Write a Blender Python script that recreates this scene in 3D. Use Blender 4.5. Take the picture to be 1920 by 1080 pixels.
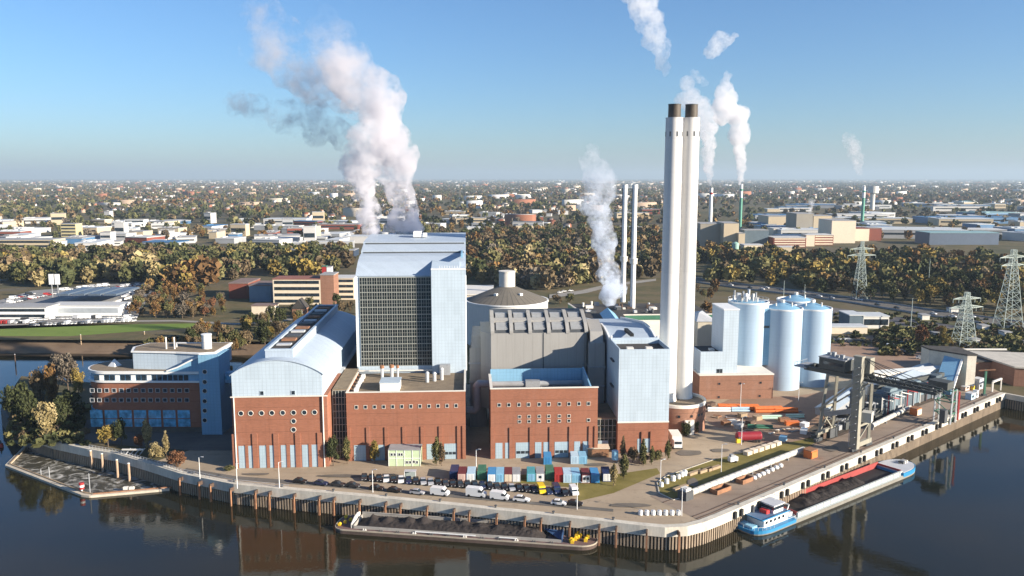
import bpy, bmesh, math, random
import numpy as np
from mathutils import Vector, Matrix
R = math.radians
sc = bpy.context.scene
for o in list(bpy.data.objects): bpy.data.objects.remove(o)

# ------------------------------------------------------------------ camera, world, sun, exposure
F = 1500.0; CAM_Z = 92.0; PITCH = math.atan(207 / F)
cam = bpy.data.objects.new('camera', bpy.data.cameras.new('camera'))
sc.collection.objects.link(cam)
cam.location = (0, 0, CAM_Z); cam.rotation_euler = (R(90) - PITCH, 0, 0)
cam.data.sensor_width = 36; cam.data.lens = 36 * F / 1920
cam.data.clip_start = 1; cam.data.clip_end = 200000
sc.camera = cam
SUN_AZ, SUN_EL = 66.0, 18.0            # sun is behind the camera, 66 degrees round to the right, low autumn sun
w = bpy.data.worlds.new('World'); sc.world = w; w.use_nodes = True
nt = w.node_tree; bg = nt.nodes['Background']
sky = nt.nodes.new('ShaderNodeTexSky'); sky.sky_type = 'NISHITA'; sky.sun_disc = False
sky.sun_elevation = R(SUN_EL); sky.sun_rotation = R(180 - SUN_AZ)
sky.altitude = 0; sky.air_density = 1.0; sky.dust_density = 0.5; sky.ozone_density = 6.5
nt.links.new(sky.outputs[0], bg.inputs[0]); bg.inputs[1].default_value = 0.07
sun = bpy.data.objects.new('sun', bpy.data.lights.new('sun', 'SUN')); sc.collection.objects.link(sun)
sun.data.energy = 5.0; sun.data.angle = R(0.5); sun.data.color = (1.0, 0.89, 0.74)
az, el = R(SUN_AZ), R(SUN_EL)
to_sun = Vector((math.sin(az) * math.cos(el), -math.cos(az) * math.cos(el), math.sin(el)))
sun.rotation_euler = to_sun.to_track_quat('Z', 'Y').to_euler()
vs = sc.view_settings; vs.view_transform = 'Standard'; vs.look = 'None'; vs.gamma = 1; vs.exposure = 1.3
sc.cycles.use_denoising = True
sc.cycles.max_bounces = 8; sc.cycles.diffuse_bounces = 2; sc.cycles.glossy_bounces = 3
sc.cycles.transmission_bounces = 3; sc.cycles.transparent_max_bounces = 12; sc.cycles.volume_bounces = 6
sc.cycles.volume_max_steps = 256

# ------------------------------------------------------------------ helpers
_c, _s = math.cos(PITCH), math.sin(PITCH)
def P(px, py, z=0.0):                   # ground point (at height z) seen at a photo position
    u = (px - 960) / F; v = (540 - py) / F
    d = (u, _c + v * _s, -_s + v * _c); t = (z - CAM_Z) / d[2]
    return (d[0] * t, d[1] * t)
def Q(px, py, Y):                       # x and z at a known depth
    u = (px - 960) / F; v = (540 - py) / F
    d = (u, _c + v * _s, -_s + v * _c); t = Y / d[1]
    return (d[0] * t, CAM_Z + d[2] * t)
def QX(px, py, Y): return Q(px, py, Y)[0]
def QZ(py, Y): return Q(960, py, Y)[1]

class MB:
    def __init__(s): s.v = []; s.f = []; s.m = []; s.cm = 0
    def add(s, vs, fs):
        o = len(s.v); s.v += [tuple(p) for p in vs]; s.f += [tuple(i + o for i in f) for f in fs]; s.m += [s.cm] * len(fs); return s
    def box(s, x0, x1, y0, y1, z0, z1):
        return s.add([(x0,y0,z0),(x1,y0,z0),(x1,y1,z0),(x0,y1,z0),(x0,y0,z1),(x1,y0,z1),(x1,y1,z1),(x0,y1,z1)],
              [(3,2,1,0),(4,5,6,7),(0,1,5,4),(1,2,6,5),(2,3,7,6),(3,0,4,7)])
    def obox(s, cx, cy, z0, lx, ly, lz, rz=0.0, taper=1.0):
        c, n = math.cos(rz), math.sin(rz); vs = []
        for z, k in ((z0, 1.0), (z0 + lz, taper)):
            for a, b in ((-1,-1),(1,-1),(1,1),(-1,1)):
                X, Y = a * lx / 2 * k, b * ly / 2 * k
                vs.append((cx + X * c - Y * n, cy + X * n + Y * c, z))
        return s.add(vs, [(3,2,1,0),(4,5,6,7),(0,1,5,4),(1,2,6,5),(2,3,7,6),(3,0,4,7)])
    def prism(s, pts, z0, z1):
        n = len(pts)
        return s.add([(x, y, z0) for x, y in pts] + [(x, y, z1) for x, y in pts],
              [tuple(range(n))[::-1], tuple(range(n, 2 * n))] + [(i, (i+1) % n, n + (i+1) % n, n + i) for i in range(n)])
    def extx(s, prof, x0, x1):
        n = len(prof)
        return s.add([(x0, y, z) for y, z in prof] + [(x1, y, z) for y, z in prof],
              [tuple(range(n)), tuple(range(n, 2 * n))[::-1]] + [(i, n + i, n + (i+1) % n, (i+1) % n) for i in range(n)])
    def exty(s, prof, y0, y1):
        n = len(prof)
        return s.add([(x, y0, z) for x, z in prof] + [(x, y1, z) for x, z in prof],
              [tuple(range(n))[::-1], tuple(range(n, 2 * n))] + [(i, (i+1) % n, n + (i+1) % n, n + i) for i in range(n)])
    def cyl(s, cx, cy, z0, z1, r0, r1=None, n=24, a0=0.0):
        if r1 is None: r1 = r0
        vs = [(cx + r0 * math.cos(a0 + 2*math.pi*i/n), cy + r0 * math.sin(a0 + 2*math.pi*i/n), z0) for i in range(n)]
        vs += [(cx + r1 * math.cos(a0 + 2*math.pi*i/n), cy + r1 * math.sin(a0 + 2*math.pi*i/n), z1) for i in range(n)]
        return s.add(vs, [tuple(range(n))[::-1], tuple(range(n, 2*n))] + [(i, (i+1) % n, n + (i+1) % n, n + i) for i in range(n)])
    def ring(s, cx, cy, z0, z1, ro, ri, n=32):
        vs = []
        for r, z in ((ro, z0), (ro, z1), (ri, z1), (ri, z0)):
            vs += [(cx + r * math.cos(2*math.pi*i/n), cy + r * math.sin(2*math.pi*i/n), z) for i in range(n)]
        fs = []
        for k in range(4):
            a, b = k * n, ((k + 1) % 4) * n
            fs += [(a + i, a + (i+1) % n, b + (i+1) % n, b + i) for i in range(n)]
        return s.add(vs, fs)
    def tube(s, p, q, r, n=8, r2=None):
        p, q = Vector(p), Vector(q); d = q - p
        if d.length < 1e-6: return s
        up = Vector((0, 0, 1)) if abs(d.normalized().z) < .95 else Vector((1, 0, 0))
        a = d.cross(up).normalized(); b = d.cross(a).normalized(); r2 = r if r2 is None else r2
        vs = [p + (a * math.cos(2*math.pi*i/n) + b * math.sin(2*math.pi*i/n)) * r for i in range(n)]
        vs += [q + (a * math.cos(2*math.pi*i/n) + b * math.sin(2*math.pi*i/n)) * r2 for i in range(n)]
        return s.add(vs, [tuple(range(n)), tuple(range(n, 2*n))[::-1]] + [(i, n + i, n + (i+1) % n, (i+1) % n) for i in range(n)])
    def beam(s, p, q, w, h):
        p, q = Vector(p), Vector(q); d = (q - p).normalized()
        up = Vector((0, 0, 1)) if abs(d.z) < .98 else Vector((0, 1, 0))
        a = d.cross(up).normalized() * (w / 2); b = a.cross(d).normalized() * (h / 2)
        vs = [p - a - b, p + a - b, p + a + b, p - a + b, q - a - b, q + a - b, q + a + b, q - a + b]
        return s.add(vs, [(0,1,2,3),(7,6,5,4),(0,4,5,1),(1,5,6,2),(2,6,7,3),(3,7,4,0)])
    def path(s, pts, r, n=8):
        for a, b in zip(pts, pts[1:]): s.tube(a, b, r, n)
        return s
    def blob(s, cx, cy, cz, rx, ry, rz, n=10, m=6, jit=0.0, rnd=None):
        vs = [(cx, cy, cz - rz)]
        for j in range(1, m):
            t = -math.pi/2 + math.pi * j / m
            for i in range(n):
                k = 1 + (rnd.uniform(-jit, jit) if rnd else 0); a = 2*math.pi*i/n
                vs.append((cx + rx*k*math.cos(t)*math.cos(a), cy + ry*k*math.cos(t)*math.sin(a), cz + rz*k*math.sin(t)))
        vs.append((cx, cy, cz + rz)); fs = []
        for i in range(n): fs.append((0, 1 + (i+1) % n, 1 + i))
        for j in range(m - 2):
            for i in range(n):
                a = 1 + j*n + i; b = 1 + j*n + (i+1) % n; fs.append((a, b, b + n, a + n))
        l = len(vs) - 1
        for i in range(n): fs.append((l, 1 + (m-2)*n + i, 1 + (m-2)*n + (i+1) % n))
        return s.add(vs, fs)
    def build(s, name, mats, parent=None, smooth=False):
        off = Vector((0, 0, 0)); p = parent
        while p: off += p.location; p = p.parent
        me = bpy.data.meshes.new(name)
        me.from_pydata([(x - off.x, y - off.y, z - off.z) for x, y, z in s.v], [], s.f)
        if not isinstance(mats, (list, tuple)): mats = [mats]
        for m in mats: me.materials.append(m)
        if len(mats) > 1: me.polygons.foreach_set('material_index', s.m)
        if smooth:
            me.polygons.foreach_set('use_smooth', [True] * len(me.polygons)); me.set_sharp_from_angle(angle=R(40))
        me.update()
        o = bpy.data.objects.new(name, me); sc.collection.objects.link(o)
        if parent: o.parent = parent
        return o
def tag(o, label, cat, group=None):
    o['label'] = label; o['category'] = cat
    if group: o['group'] = group
    return o
def kind(o, k): o['kind'] = k; return o
def thing(name, label, cat, loc=(0, 0, 0), group=None):
    o = bpy.data.objects.new(name, None); sc.collection.objects.link(o); o.location = loc
    o.empty_display_size = .5
    return tag(o, label, cat, group)
def dup(root, loc, rz=0.0, label=None, group=None, scale=None):
    def cp(o, par):
        c = o.copy(); sc.collection.objects.link(c)
        if par: c.parent = par
        for ch in list(o.children): cp(ch, c)
        return c
    r = cp(root, None); r.location = loc; r.rotation_euler = (0, 0, rz)
    if label: r['label'] = label
    if group: r['group'] = group
    if scale: r.scale = (scale,) * 3 if not isinstance(scale, tuple) else scale
    return r
def npmesh(name, verts, faces, mats, cols=None, mi=None):   # numpy mesh; faces (n,k); cols per face
    me = bpy.data.meshes.new(name); n, k = faces.shape
    me.vertices.add(len(verts)); me.vertices.foreach_set('co', np.ascontiguousarray(verts, dtype=np.float32).ravel())
    me.loops.add(n * k); me.loops.foreach_set('vertex_index', np.ascontiguousarray(faces, dtype=np.int32).ravel())
    me.polygons.add(n); me.polygons.foreach_set('loop_start', np.arange(0, n * k, k, dtype=np.int32))
    me.polygons.foreach_set('loop_total', np.full(n, k, dtype=np.int32))
    for m in mats: me.materials.append(m)
    if mi is not None: me.polygons.foreach_set('material_index', np.ascontiguousarray(mi, dtype=np.int32))
    if cols is not None:
        at = me.attributes.new('col', 'FLOAT_COLOR', 'FACE')
        c4 = np.ones((n, 4), dtype=np.float32); c4[:, :3] = cols
        at.data.foreach_set('color', c4.ravel())
    me.update(calc_edges=True); me.validate()
    return me

# ------------------------------------------------------------------ materials
def newmat(name):
    m = bpy.data.materials.new(name); m.use_nodes = True; t = m.node_tree
    return m, t, t.nodes['Principled BSDF']
def lin(c): return tuple(x / 12.92 if x <= .04045 else ((x + .055) / 1.055) ** 2.4 for x in c)
def mathn(t, op, a, b=None, c=None):
    n = t.nodes.new('ShaderNodeMath'); n.operation = op; n.use_clamp = op == 'MULTIPLY_ADD'
    for i, x in enumerate((a, b, c)):
        if x is None: continue
        if isinstance(x, (int, float)): n.inputs[i].default_value = x
        else: t.links.new(x, n.inputs[i])
    return n.outputs[0]
def noisen(t, vec, scale, detail=4, rough=.6):
    n = t.nodes.new('ShaderNodeTexNoise'); n.inputs['Scale'].default_value = scale
    n.inputs['Detail'].default_value = detail; n.inputs['Roughness'].default_value = rough
    if vec is not None: t.links.new(vec, n.inputs['Vector'])
    return n.outputs['Fac']
def mixc(t, f, a, b, mode='MIX'):
    n = t.nodes.new('ShaderNodeMix'); n.data_type = 'RGBA'; n.blend_type = mode; n.clamp_factor = True
    for i, x in ((0, f), (6, a), (7, b)):
        if isinstance(x, (int, float)): n.inputs[i].default_value = x
        elif isinstance(x, tuple): n.inputs[i].default_value = (*x, 1)
        else: t.links.new(x, n.inputs[i])
    return n.outputs[2]
def coords(t, stretch=(1, 1, 1)):
    tc = t.nodes.new('ShaderNodeTexCoord'); mp = t.nodes.new('ShaderNodeMapping'); mp.inputs['Scale'].default_value = stretch
    t.links.new(tc.outputs['Object'], mp.inputs[0]); return mp.outputs[0]
def ramp(t, f, stops):
    n = t.nodes.new('ShaderNodeValToRGB'); e = n.color_ramp.elements
    while len(e) < len(stops): e.new(.5)
    for i, (p, c) in enumerate(stops): e[i].position = p; e[i].color = (*c, 1) if len(c) == 3 else c
    t.links.new(f, n.inputs[0]); return n.outputs[0]
def bumpn(t, b, h, strength=.3, dist=.1):
    n = t.nodes.new('ShaderNodeBump'); n.inputs['Strength'].default_value = strength; n.inputs['Distance'].default_value = dist
    t.links.new(h, n.inputs['Height']); t.links.new(n.outputs[0], b.inputs['Normal'])
_mats = {}
def M(name, col, rough=.75, var=.22, scale=.25, metal=0.0, stretch=(1, 1, 1), spec=.35):
    if name in _mats: return _mats[name]
    m, t, b = newmat(name); v = coords(t, stretch)
    f = mathn(t, 'ADD', mathn(t, 'MULTIPLY', noisen(t, v, scale), .6), mathn(t, 'MULTIPLY', noisen(t, v, scale * 7), .4))
    c = mixc(t, mathn(t, 'MULTIPLY_ADD', f, 2.2, -.6), tuple(x * (1 - var) for x in col), tuple(min(1, x * (1 + var)) for x in col))
    t.links.new(c, b.inputs['Base Color']); b.inputs['Roughness'].default_value = rough
    b.inputs['Metallic'].default_value = metal; b.inputs['Specular IOR Level'].default_value = spec
    _mats[name] = m; return m
def cladding(name, col, pw=1.2, ph=1.2, line=.78, rough=.45, var=.12):
    m, t, b = newmat(name); tc = t.nodes.new('ShaderNodeTexCoord'); sx = t.nodes.new('ShaderNodeSeparateXYZ')
    t.links.new(tc.outputs['Object'], sx.inputs[0])
    h = mathn(t, 'ADD', sx.outputs[0], sx.outputs[1])
    l1 = mathn(t, 'LESS_THAN', mathn(t, 'FRACT', mathn(t, 'DIVIDE', mathn(t, 'ADD', h, 500), pw)), .14)
    l2 = mathn(t, 'LESS_THAN', mathn(t, 'FRACT', mathn(t, 'DIVIDE', mathn(t, 'ADD', sx.outputs[2], 500), ph)), .10)
    l = mathn(t, 'MAXIMUM', l1, l2)
    mp = coords(t, (1, 1, .15)); f = noisen(t, mp, .35); f2 = noisen(t, mp, 2.5)
    # one tint per panel
    cell = t.nodes.new('ShaderNodeCombineXYZ')
    t.links.new(mathn(t, 'FLOOR', mathn(t, 'DIVIDE', h, pw * 2)), cell.inputs[0]); t.links.new(mathn(t, 'FLOOR', mathn(t, 'DIVIDE', sx.outputs[2], ph * 4)), cell.inputs[1])
    wn = t.nodes.new('ShaderNodeTexWhiteNoise'); t.links.new(cell.outputs[0], wn.inputs['Vector'])
    k = mathn(t, 'ADD', mathn(t, 'MULTIPLY', f, .5), mathn(t, 'ADD', mathn(t, 'MULTIPLY', f2, .25), mathn(t, 'MULTIPLY', wn.outputs['Value'], .25)))
    c = mixc(t, k, tuple(x * (1 - var * 1.6) for x in col), tuple(min(1, x * (1 + var)) for x in col))
    c = mixc(t, mathn(t, 'MULTIPLY', l, 1 - line), c, tuple(x * .35 for x in col))
    st = noisen(t, coords(t, (1, 1, .06)), 1.1, 5, .7)          # rain streaks running down
    c = mixc(t, mathn(t, 'MULTIPLY', mathn(t, 'MULTIPLY_ADD', st, 4, -2.0), .22), c, tuple(x * .55 for x in col))
    t.links.new(c, b.inputs['Base Color']); b.inputs['Roughness'].default_value = rough; b.inputs['Specular IOR Level'].default_value = .3
    return m
def brickmat(name, col):
    m, t, b = newmat(name); tc = t.nodes.new('ShaderNodeTexCoord'); sx = t.nodes.new('ShaderNodeSeparateXYZ')
    t.links.new(tc.outputs['Object'], sx.inputs[0]); h = mathn(t, 'ADD', sx.outputs[0], sx.outputs[1])
    cb = t.nodes.new('ShaderNodeCombineXYZ'); t.links.new(h, cb.inputs[0]); t.links.new(sx.outputs[2], cb.inputs[1])
    br = t.nodes.new('ShaderNodeTexBrick'); br.inputs['Scale'].default_value = 1.0
    br.inputs['Brick Width'].default_value = .9; br.inputs['Row Height'].default_value = .3; br.inputs['Mortar Size'].default_value = .02
    br.inputs['Color1'].default_value = (*[x * .82 for x in col], 1); br.inputs['Color2'].default_value = (*[min(1, x * 1.15) for x in col], 1)
    br.inputs['Mortar'].default_value = (*[x * .7 + .05 for x in col], 1)
    t.links.new(cb.outputs[0], br.inputs['Vector'])
    st = coords(t, (.25, .25, 1.6)); f = noisen(t, st, .5, 5, .65); g = noisen(t, coords(t, (1, 1, .25)), .12, 3)
    c = mixc(t, mathn(t, 'MULTIPLY_ADD', f, 1.6, -.45), mixc(t, .55, br.outputs[0], tuple(x * .7 for x in col)), br.outputs[0])
    c = mixc(t, mathn(t, 'MULTIPLY_ADD', g, 1.2, -.35), c, tuple(min(1, x * 1.18) for x in col))
    sr = noisen(t, coords(t, (1, 1, .05)), .9, 5, .7)           # damp streaks and pale bloom down the wall
    c = mixc(t, mathn(t, 'MULTIPLY', mathn(t, 'MULTIPLY_ADD', sr, 4, -2.1), .4), c, tuple(x * .5 for x in col))
    c = mixc(t, mathn(t, 'MULTIPLY', mathn(t, 'MULTIPLY_ADD', noisen(t, coords(t, (1, 1, .4)), .22, 4, .6), 4, -2.2), .25), c, tuple(x * .7 + .12 for x in col))
    j = mathn(t, 'LESS_THAN', mathn(t, 'FRACT', mathn(t, 'DIVIDE', mathn(t, 'ADD', sx.outputs[2], 500.2), 4.0)), .035)
    c = mixc(t, mathn(t, 'MULTIPLY', j, .45), c, tuple(x * .3 for x in col))
    t.links.new(c, b.inputs['Base Color']); b.inputs['Roughness'].default_value = .85; b.inputs['Specular IOR Level'].default_value = .2
    return m
def glassmat(name, col, rough=.08, spec=.6, lit=0):
    m, t, b = newmat(name); v = coords(t)
    wn = noisen(t, v, .45, 2)
    c = mixc(t, mathn(t, 'MULTIPLY_ADD', wn, 2.4, -.7), tuple(x * .5 for x in col), tuple(x * 1.6 for x in col))
    t.links.new(c, b.inputs['Base Color']); b.inputs['Roughness'].default_value = rough; b.inputs['Specular IOR Level'].default_value = spec
    return m
def colattr(name, rough=.8, trans=0.0, mul=1.0):
    m, t, b = newmat(name); a = t.nodes.new('ShaderNodeAttribute'); a.attribute_name = 'col'
    t.links.new(a.outputs['Color'], b.inputs['Base Color']); b.inputs['Roughness'].default_value = rough
    b.inputs['Specular IOR Level'].default_value = .1
    return m
BRICK = brickmat('red_brick', (.30, .125, .075)); BRICK2 = brickmat('brown_brick', (.28, .145, .095))
CLAD = cladding('pale_blue_cladding', (.46, .545, .615)); CLADR = cladding('pale_blue_roof_sheet', (.40, .47, .545), 1.0, 50, .85, .5)
CLADB = cladding('blue_cladding', (.22, .42, .58)); GREYC = cladding('grey_concrete_cladding', (.33, .32, .30), 3.2, 40, .9, .8, .12)
SILOM = cladding('silo_steel', (.35, .455, .56), 400, 1.6, .93, .5, .06)
CONC = M('pale_concrete', (.50, .46, .39), .85, .25, .3); CONCW = M('white_concrete', (.66, .62, .55), .8, .12, .05, stretch=(1, 1, .2))
DARKC = M('weathered_and_shaded_concrete', (.12, .11, .095), .9, .4, .5)
WHITE = M('white_paint', (.75, .75, .73), .5, .08, .5); OFFW = M('off_white_wall', (.66, .63, .57), .7, .12, .3)
GREY = M('mid_grey_metal', (.28, .29, .30), .55, .2, .5); LGREY = M('light_grey_metal', (.48, .49, .50), .5, .15, .5)
DGREY = M('dark_grey_steel', (.07, .075, .08), .6, .3, .8); BLACK = M('black_rubber', (.015, .015, .016), .7, .3, 1)
RUST = M('rusty_steel', (.26, .13, .07), .85, .45, .8); RUSTD = M('dark_rusty_steel', (.085, .055, .04), .85, .5, .7)
BEIGE = M('beige_sheeting', (.52, .47, .37), .7, .1, .08); GRAVROOF = M('gravel_roof', (.20, .155, .105), .95, .35, .4)
DROOF = M('dark_roof_felt', (.055, .05, .045), .9, .5, .3); BLUEP = M('blue_paint', (.06, .22, .42), .5, .2, .6)
LBLUE = M('light_blue_paint', (.22, .45, .62), .5, .15, .6); TEAL = M('teal_paint', (.06, .30, .34), .5, .2, .6)
RED = M('red_paint', (.36, .035, .035), .5, .25, .6); ORANGE = M('orange_paint', (.62, .16, .04), .55, .25, .6)
YELLOW = M('yellow_paint', (.72, .46, .03), .5, .15, .6); GREENP = M('dark_green_paint', (.05, .16, .10), .55, .2, .6)
LGREEN = M('pale_green_panel', (.50, .60, .38), .6, .1, .6); CREAM = M('cream_paint', (.68, .58, .44), .6, .1, .5)
COAL = M('coal', (.034, .027, .024), .85, .6, .5); MAROON = M('maroon_paint', (.14, .03, .035), .6, .2, .6)
WOOD = M('weathered_timber', (.34, .25, .16), .85, .3, .6); NAVY = M('navy_paint', (.02, .035, .10), .35, .2, .7)
GLASS = glassmat('dark_window_glass', (.02, .03, .04)); GLASSB = glassmat('blue_window_glass', (.12, .36, .52), .12, .8)
CURTAIN = glassmat('curtain_wall_glass', (.020, .028, .030), .06, .5); ALU = M('aluminium_mullion', (.30, .31, .28), .4, .1, 1)
LEAF = colattr('leaves'); BARK = M('bark', (.10, .075, .055), .95, .3, 2.0)
TOWN = colattr('town_surfaces', .75)
# ------------------------------------------------------------------ the setting
WZ = -6.2
rnd = random.Random(7)
def sheet(name, pts, z, mat, k='structure'):
    me = bpy.data.meshes.new(name); bm = bmesh.new()
    f = bm.faces.new([bm.verts.new((x, y, z)) for x, y in pts]); bmesh.ops.triangulate(bm, faces=[f]); bm.to_mesh(me); bm.free()
    for p in me.polygons:
        if p.normal.z < 0: me.flip_normals(); break
    me.materials.append(mat); o = bpy.data.objects.new(name, me); sc.collection.objects.link(o); return kind(o, k)
# quay line (left island round to the right hand end), from the ground plan
quay_px = [(10, 748), (3, 768), (22, 797), (60, 815), (100, 828), (165, 842), (215, 850), (280, 869), (340, 888), (440, 908), (540, 918), (620, 925), (700, 932), (780, 940), (860, 948), (930, 956), (1000, 963), (1070, 971), (1140, 978), (1200, 985)]
QL = [P(x, y) for x, y in quay_px]
CORN = [(40.5, 201.6), (46.5, 202.3), (51.5, 204.9), (57, 209.0)]
Q1 = (212.0, 335.0)
def along(a, b, n): return [(a[0] + (b[0]-a[0]) * i / n, a[1] + (b[1]-a[1]) * i / n) for i in range(1, n + 1)]
QR = along(CORN[-1], Q1, 14)
SHORE = QL + CORN + QR                                     # water lies on its right hand side
QRET = [(217, 329), (232, 323), (300, 300), (2000, -200)]  # the bank beyond the quay's end
canal = [P(40, 705), (-186, 352), (-160, 330), (-122, 334), (-104, 380), (-98, 438)]   # plant side of the dock behind the office
bank = [(-98, 444), (-170, 446), (-260, 450), (-420, 452), (-3000, 440)]
FAR = 60000
land = [(FAR, -25000)] + list(reversed(QRET)) + list(reversed(SHORE)) + canal + bank + [(-FAR, 440), (-FAR, FAR), (FAR, FAR)]
def groundmat():
    m, t, b = newmat('ground'); v = coords(t)
    f1 = noisen(t, v, .0035, 6, .62); f2 = noisen(t, v, .03, 5, .65); f3 = noisen(t, v, .4, 4)
    a = ramp(t, f2, [(.30, (.030, .036, .020)), (.45, (.060, .058, .030)), (.55, (.105, .080, .045)), (.68, (.085, .080, .070)), (.8, (.15, .13, .11))])
    c = ramp(t, f1, [(.32, (.035, .042, .024)), (.47, (.075, .065, .035)), (.58, (.05, .05, .042)), (.7, (.115, .10, .085))])
    d = mixc(t, .5, a, c); d = mixc(t, mathn(t, 'MULTIPLY', f3, .5), d, mixc(t, 1.0, d, (.55, .55, .55), 'MULTIPLY')); d = mixc(t, 1.0, d, (1.8, 1.75, 1.7), 'MULTIPLY')
    t.links.new(d, b.inputs['Base Color']); b.inputs['Roughness'].default_value = .95; b.inputs['Specular IOR Level'].default_value = .1
    return m
sheet('ground', land, -0.02, groundmat())
def pavemat(name, c1, c2, sc_=.05, streak=(1, 1, 1), wear=.6):
    m, t, b = newmat(name); v = coords(t, streak)
    f = noisen(t, v, sc_, 6, .65); g = noisen(t, v, sc_ * 9, 4); k = noisen(t, v, sc_ * 60, 2)
    c = mixc(t, mathn(t, 'MULTIPLY_ADD', f, 2.6, -.8), c1, c2)
    c = mixc(t, mathn(t, 'MULTIPLY', mathn(t, 'GREATER_THAN', g, .62), wear * .5), c, tuple(x * .55 for x in c1))
    c = mixc(t, mathn(t, 'MULTIPLY', k, .35), c, tuple(x * .6 for x in c2))
    tr = noisen(t, coords(t, (.12, 1.4, 1)), sc_ * 5, 5, .7)      # tyre tracks and worn lanes along the quay
    c = mixc(t, mathn(t, 'MULTIPLY', mathn(t, 'MULTIPLY_ADD', tr, 5, -2.6), .35), c, tuple(x * .5 for x in c1))
    t.links.new(c, b.inputs['Base Color']); b.inputs['Roughness'].default_value = .92; b.inputs['Specular IOR Level'].default_value = .15
    return m
YARD = pavemat('yard_paving', (.30, .235, .165), (.44, .35, .25)); ASPH = pavemat('asphalt', (.12, .112, .10), (.18, .165, .145))
QPAVE = pavemat('quay_paving', (.22, .165, .125), (.33, .26, .20), .04); DIRT = pavemat('bare_earth', (.25, .165, .115), (.36, .24, .17), .03)
GRASSG = pavemat('rough_grass', (.14, .12, .03), (.24, .195, .065), .12); MEADOW = pavemat('meadow_grass', (.13, .20, .035), (.19, .25, .055), .02)
MUD = pavemat('mud', (.12, .085, .06), (.21, .15, .10), .05); SCRUB = pavemat('scrub_ground', (.09, .10, .045), (.20, .18, .09), .06)
# water
def watermat():
    m, t, b = newmat('river_water'); v = coords(t, (.6, 1, 1))
    n1 = noisen(t, v, .9, 3, .6); n2 = noisen(t, v, .07, 3, .5); n3 = noisen(t, v, .02, 3)
    c = mixc(t, mathn(t, 'MULTIPLY_ADD', n3, 3, -1), (.010, .012, .009), (.026, .021, .009))
    t.links.new(c, b.inputs['Base Color']); b.inputs['Specular IOR Level'].default_value = .5; b.inputs['IOR'].default_value = 1.33
    t.links.new(mathn(t, 'MULTIPLY_ADD', n2, .04, .005), b.inputs['Roughness'])
    bumpn(t, b, mathn(t, 'ADD', n1, mathn(t, 'MULTIPLY', n2, 2.0)), .05, .35); return m
bpw = MB(); bpw.add([(-FAR, -20000, WZ), (FAR, -20000, WZ), (FAR, 460, WZ), (-FAR, 460, WZ)], [(0, 1, 2, 3)])
kind(bpw.build('river_water', watermat()), 'structure')
# paved areas
Z1, Z2, Z3 = .03, .07, .11
shore_in = lambda d: None
def inset(path, d):                                        # offset a polyline to its left hand side
    out = []
    for i, p in enumerate(path):
        a = path[max(0, i-1)]; b = path[min(len(path)-1, i+1)]
        dx, dy = b[0]-a[0], b[1]-a[1]; l = math.hypot(dx, dy) or 1
        out.append((p[0] - dy/l*d, p[1] + dx/l*d))
    return out
SI = inset(SHORE, 1.2)
iA = 7
sheet('yard', SI[iA:] + [(212, 345), (160, 352), (140, 400), (60, 360), (-60, 345), (-92, 345), (-92, 262), (-110, 262)], Z1, YARD)
sheet('office_courtyard', [(-108, 262), (-92, 262), (-92, 340), (-108, 310), (-160, 300), (-168, 288), (-150, 272), (-130, 266)], Z2, ASPH)
qi = len(QL) + 2
sheet('quay_apron', SI[qi:] + list(reversed(inset(SHORE, 21)[qi:])), Z2, QPAVE)
sheet('laydown_dirt', [P(x, y) for x, y in ((1310, 775), (1370, 748), (1500, 742), (1600, 725), (1640, 760), (1560, 815), (1450, 835), (1340, 800))], Z2, DIRT)
sheet('storage_dirt', [P(x, y) for x, y in ((1540, 690), (1555, 645), (1640, 628), (1760, 668), (1770, 700), (1620, 700))], Z2, DIRT)
sheet('coal_stained_ground', [P(x, y) for x, y in ((1515, 806), (1560, 778), (1640, 757), (1760, 728), (1778, 742), (1700, 770), (1630, 797), (1535, 833))], Z3, pavemat('coal_dust', (.045, .038, .032), (.13, .105, .08), .12))
sheet('lawn', [P(x, y) for x, y in ((878, 893), (990, 890), (1130, 893), (1232, 878), (1238, 888), (1150, 925), (1085, 940), (1080, 915), (960, 905), (880, 900))], Z2, GRASSG)
sheet('verge', [P(x, y) for x, y in ((1232, 905), (1250, 893), (1340, 862), (1440, 838), (1530, 820), (1530, 830), (1470, 858), (1300, 930), (1262, 938), (1236, 925))], Z3, GRASSG)
kb = MB()
ve = [P(x, y) for x, y in ((1340, 862), (1250, 893), (1232, 905), (1236, 925), (1262, 938), (1300, 930))]
for a, b in zip(ve, ve[1:]): kb.beam((*a, .1), (*b, .1), .3, .3)
kind(kb.build('kerb', CONC), 'structure')
sheet('road_edge', [P(x, y) for x, y in ((350, 878), (440, 893), (600, 905), (880, 930), (1150, 955), (1150, 960), (880, 936), (600, 912), (440, 900), (345, 884))], Z3, ASPH)
PATCH = pavemat('asphalt_repair', (.13, .115, .095), (.20, .17, .14), .2)
for k, (px, py, w_, h_) in enumerate(((1290, 850, 60, 12), (1180, 948, 90, 10), (1350, 845, 40, 8), (1120, 872, 50, 6), (640, 893, 120, 6), (900, 880, 70, 5), (1300, 905, 22, 18), (480, 890, 60, 5), (1440, 880, 60, 9), (1560, 842, 30, 12))):
    sheet('asphalt_patch', [P(px + w_*.5*math.cos(q*.7)*rnd.uniform(.75, 1.1), py + h_*.5*math.sin(q*.7)*rnd.uniform(.75, 1.1)) for q in range(9)], Z3 + .04 + .012*k, PATCH)
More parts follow.
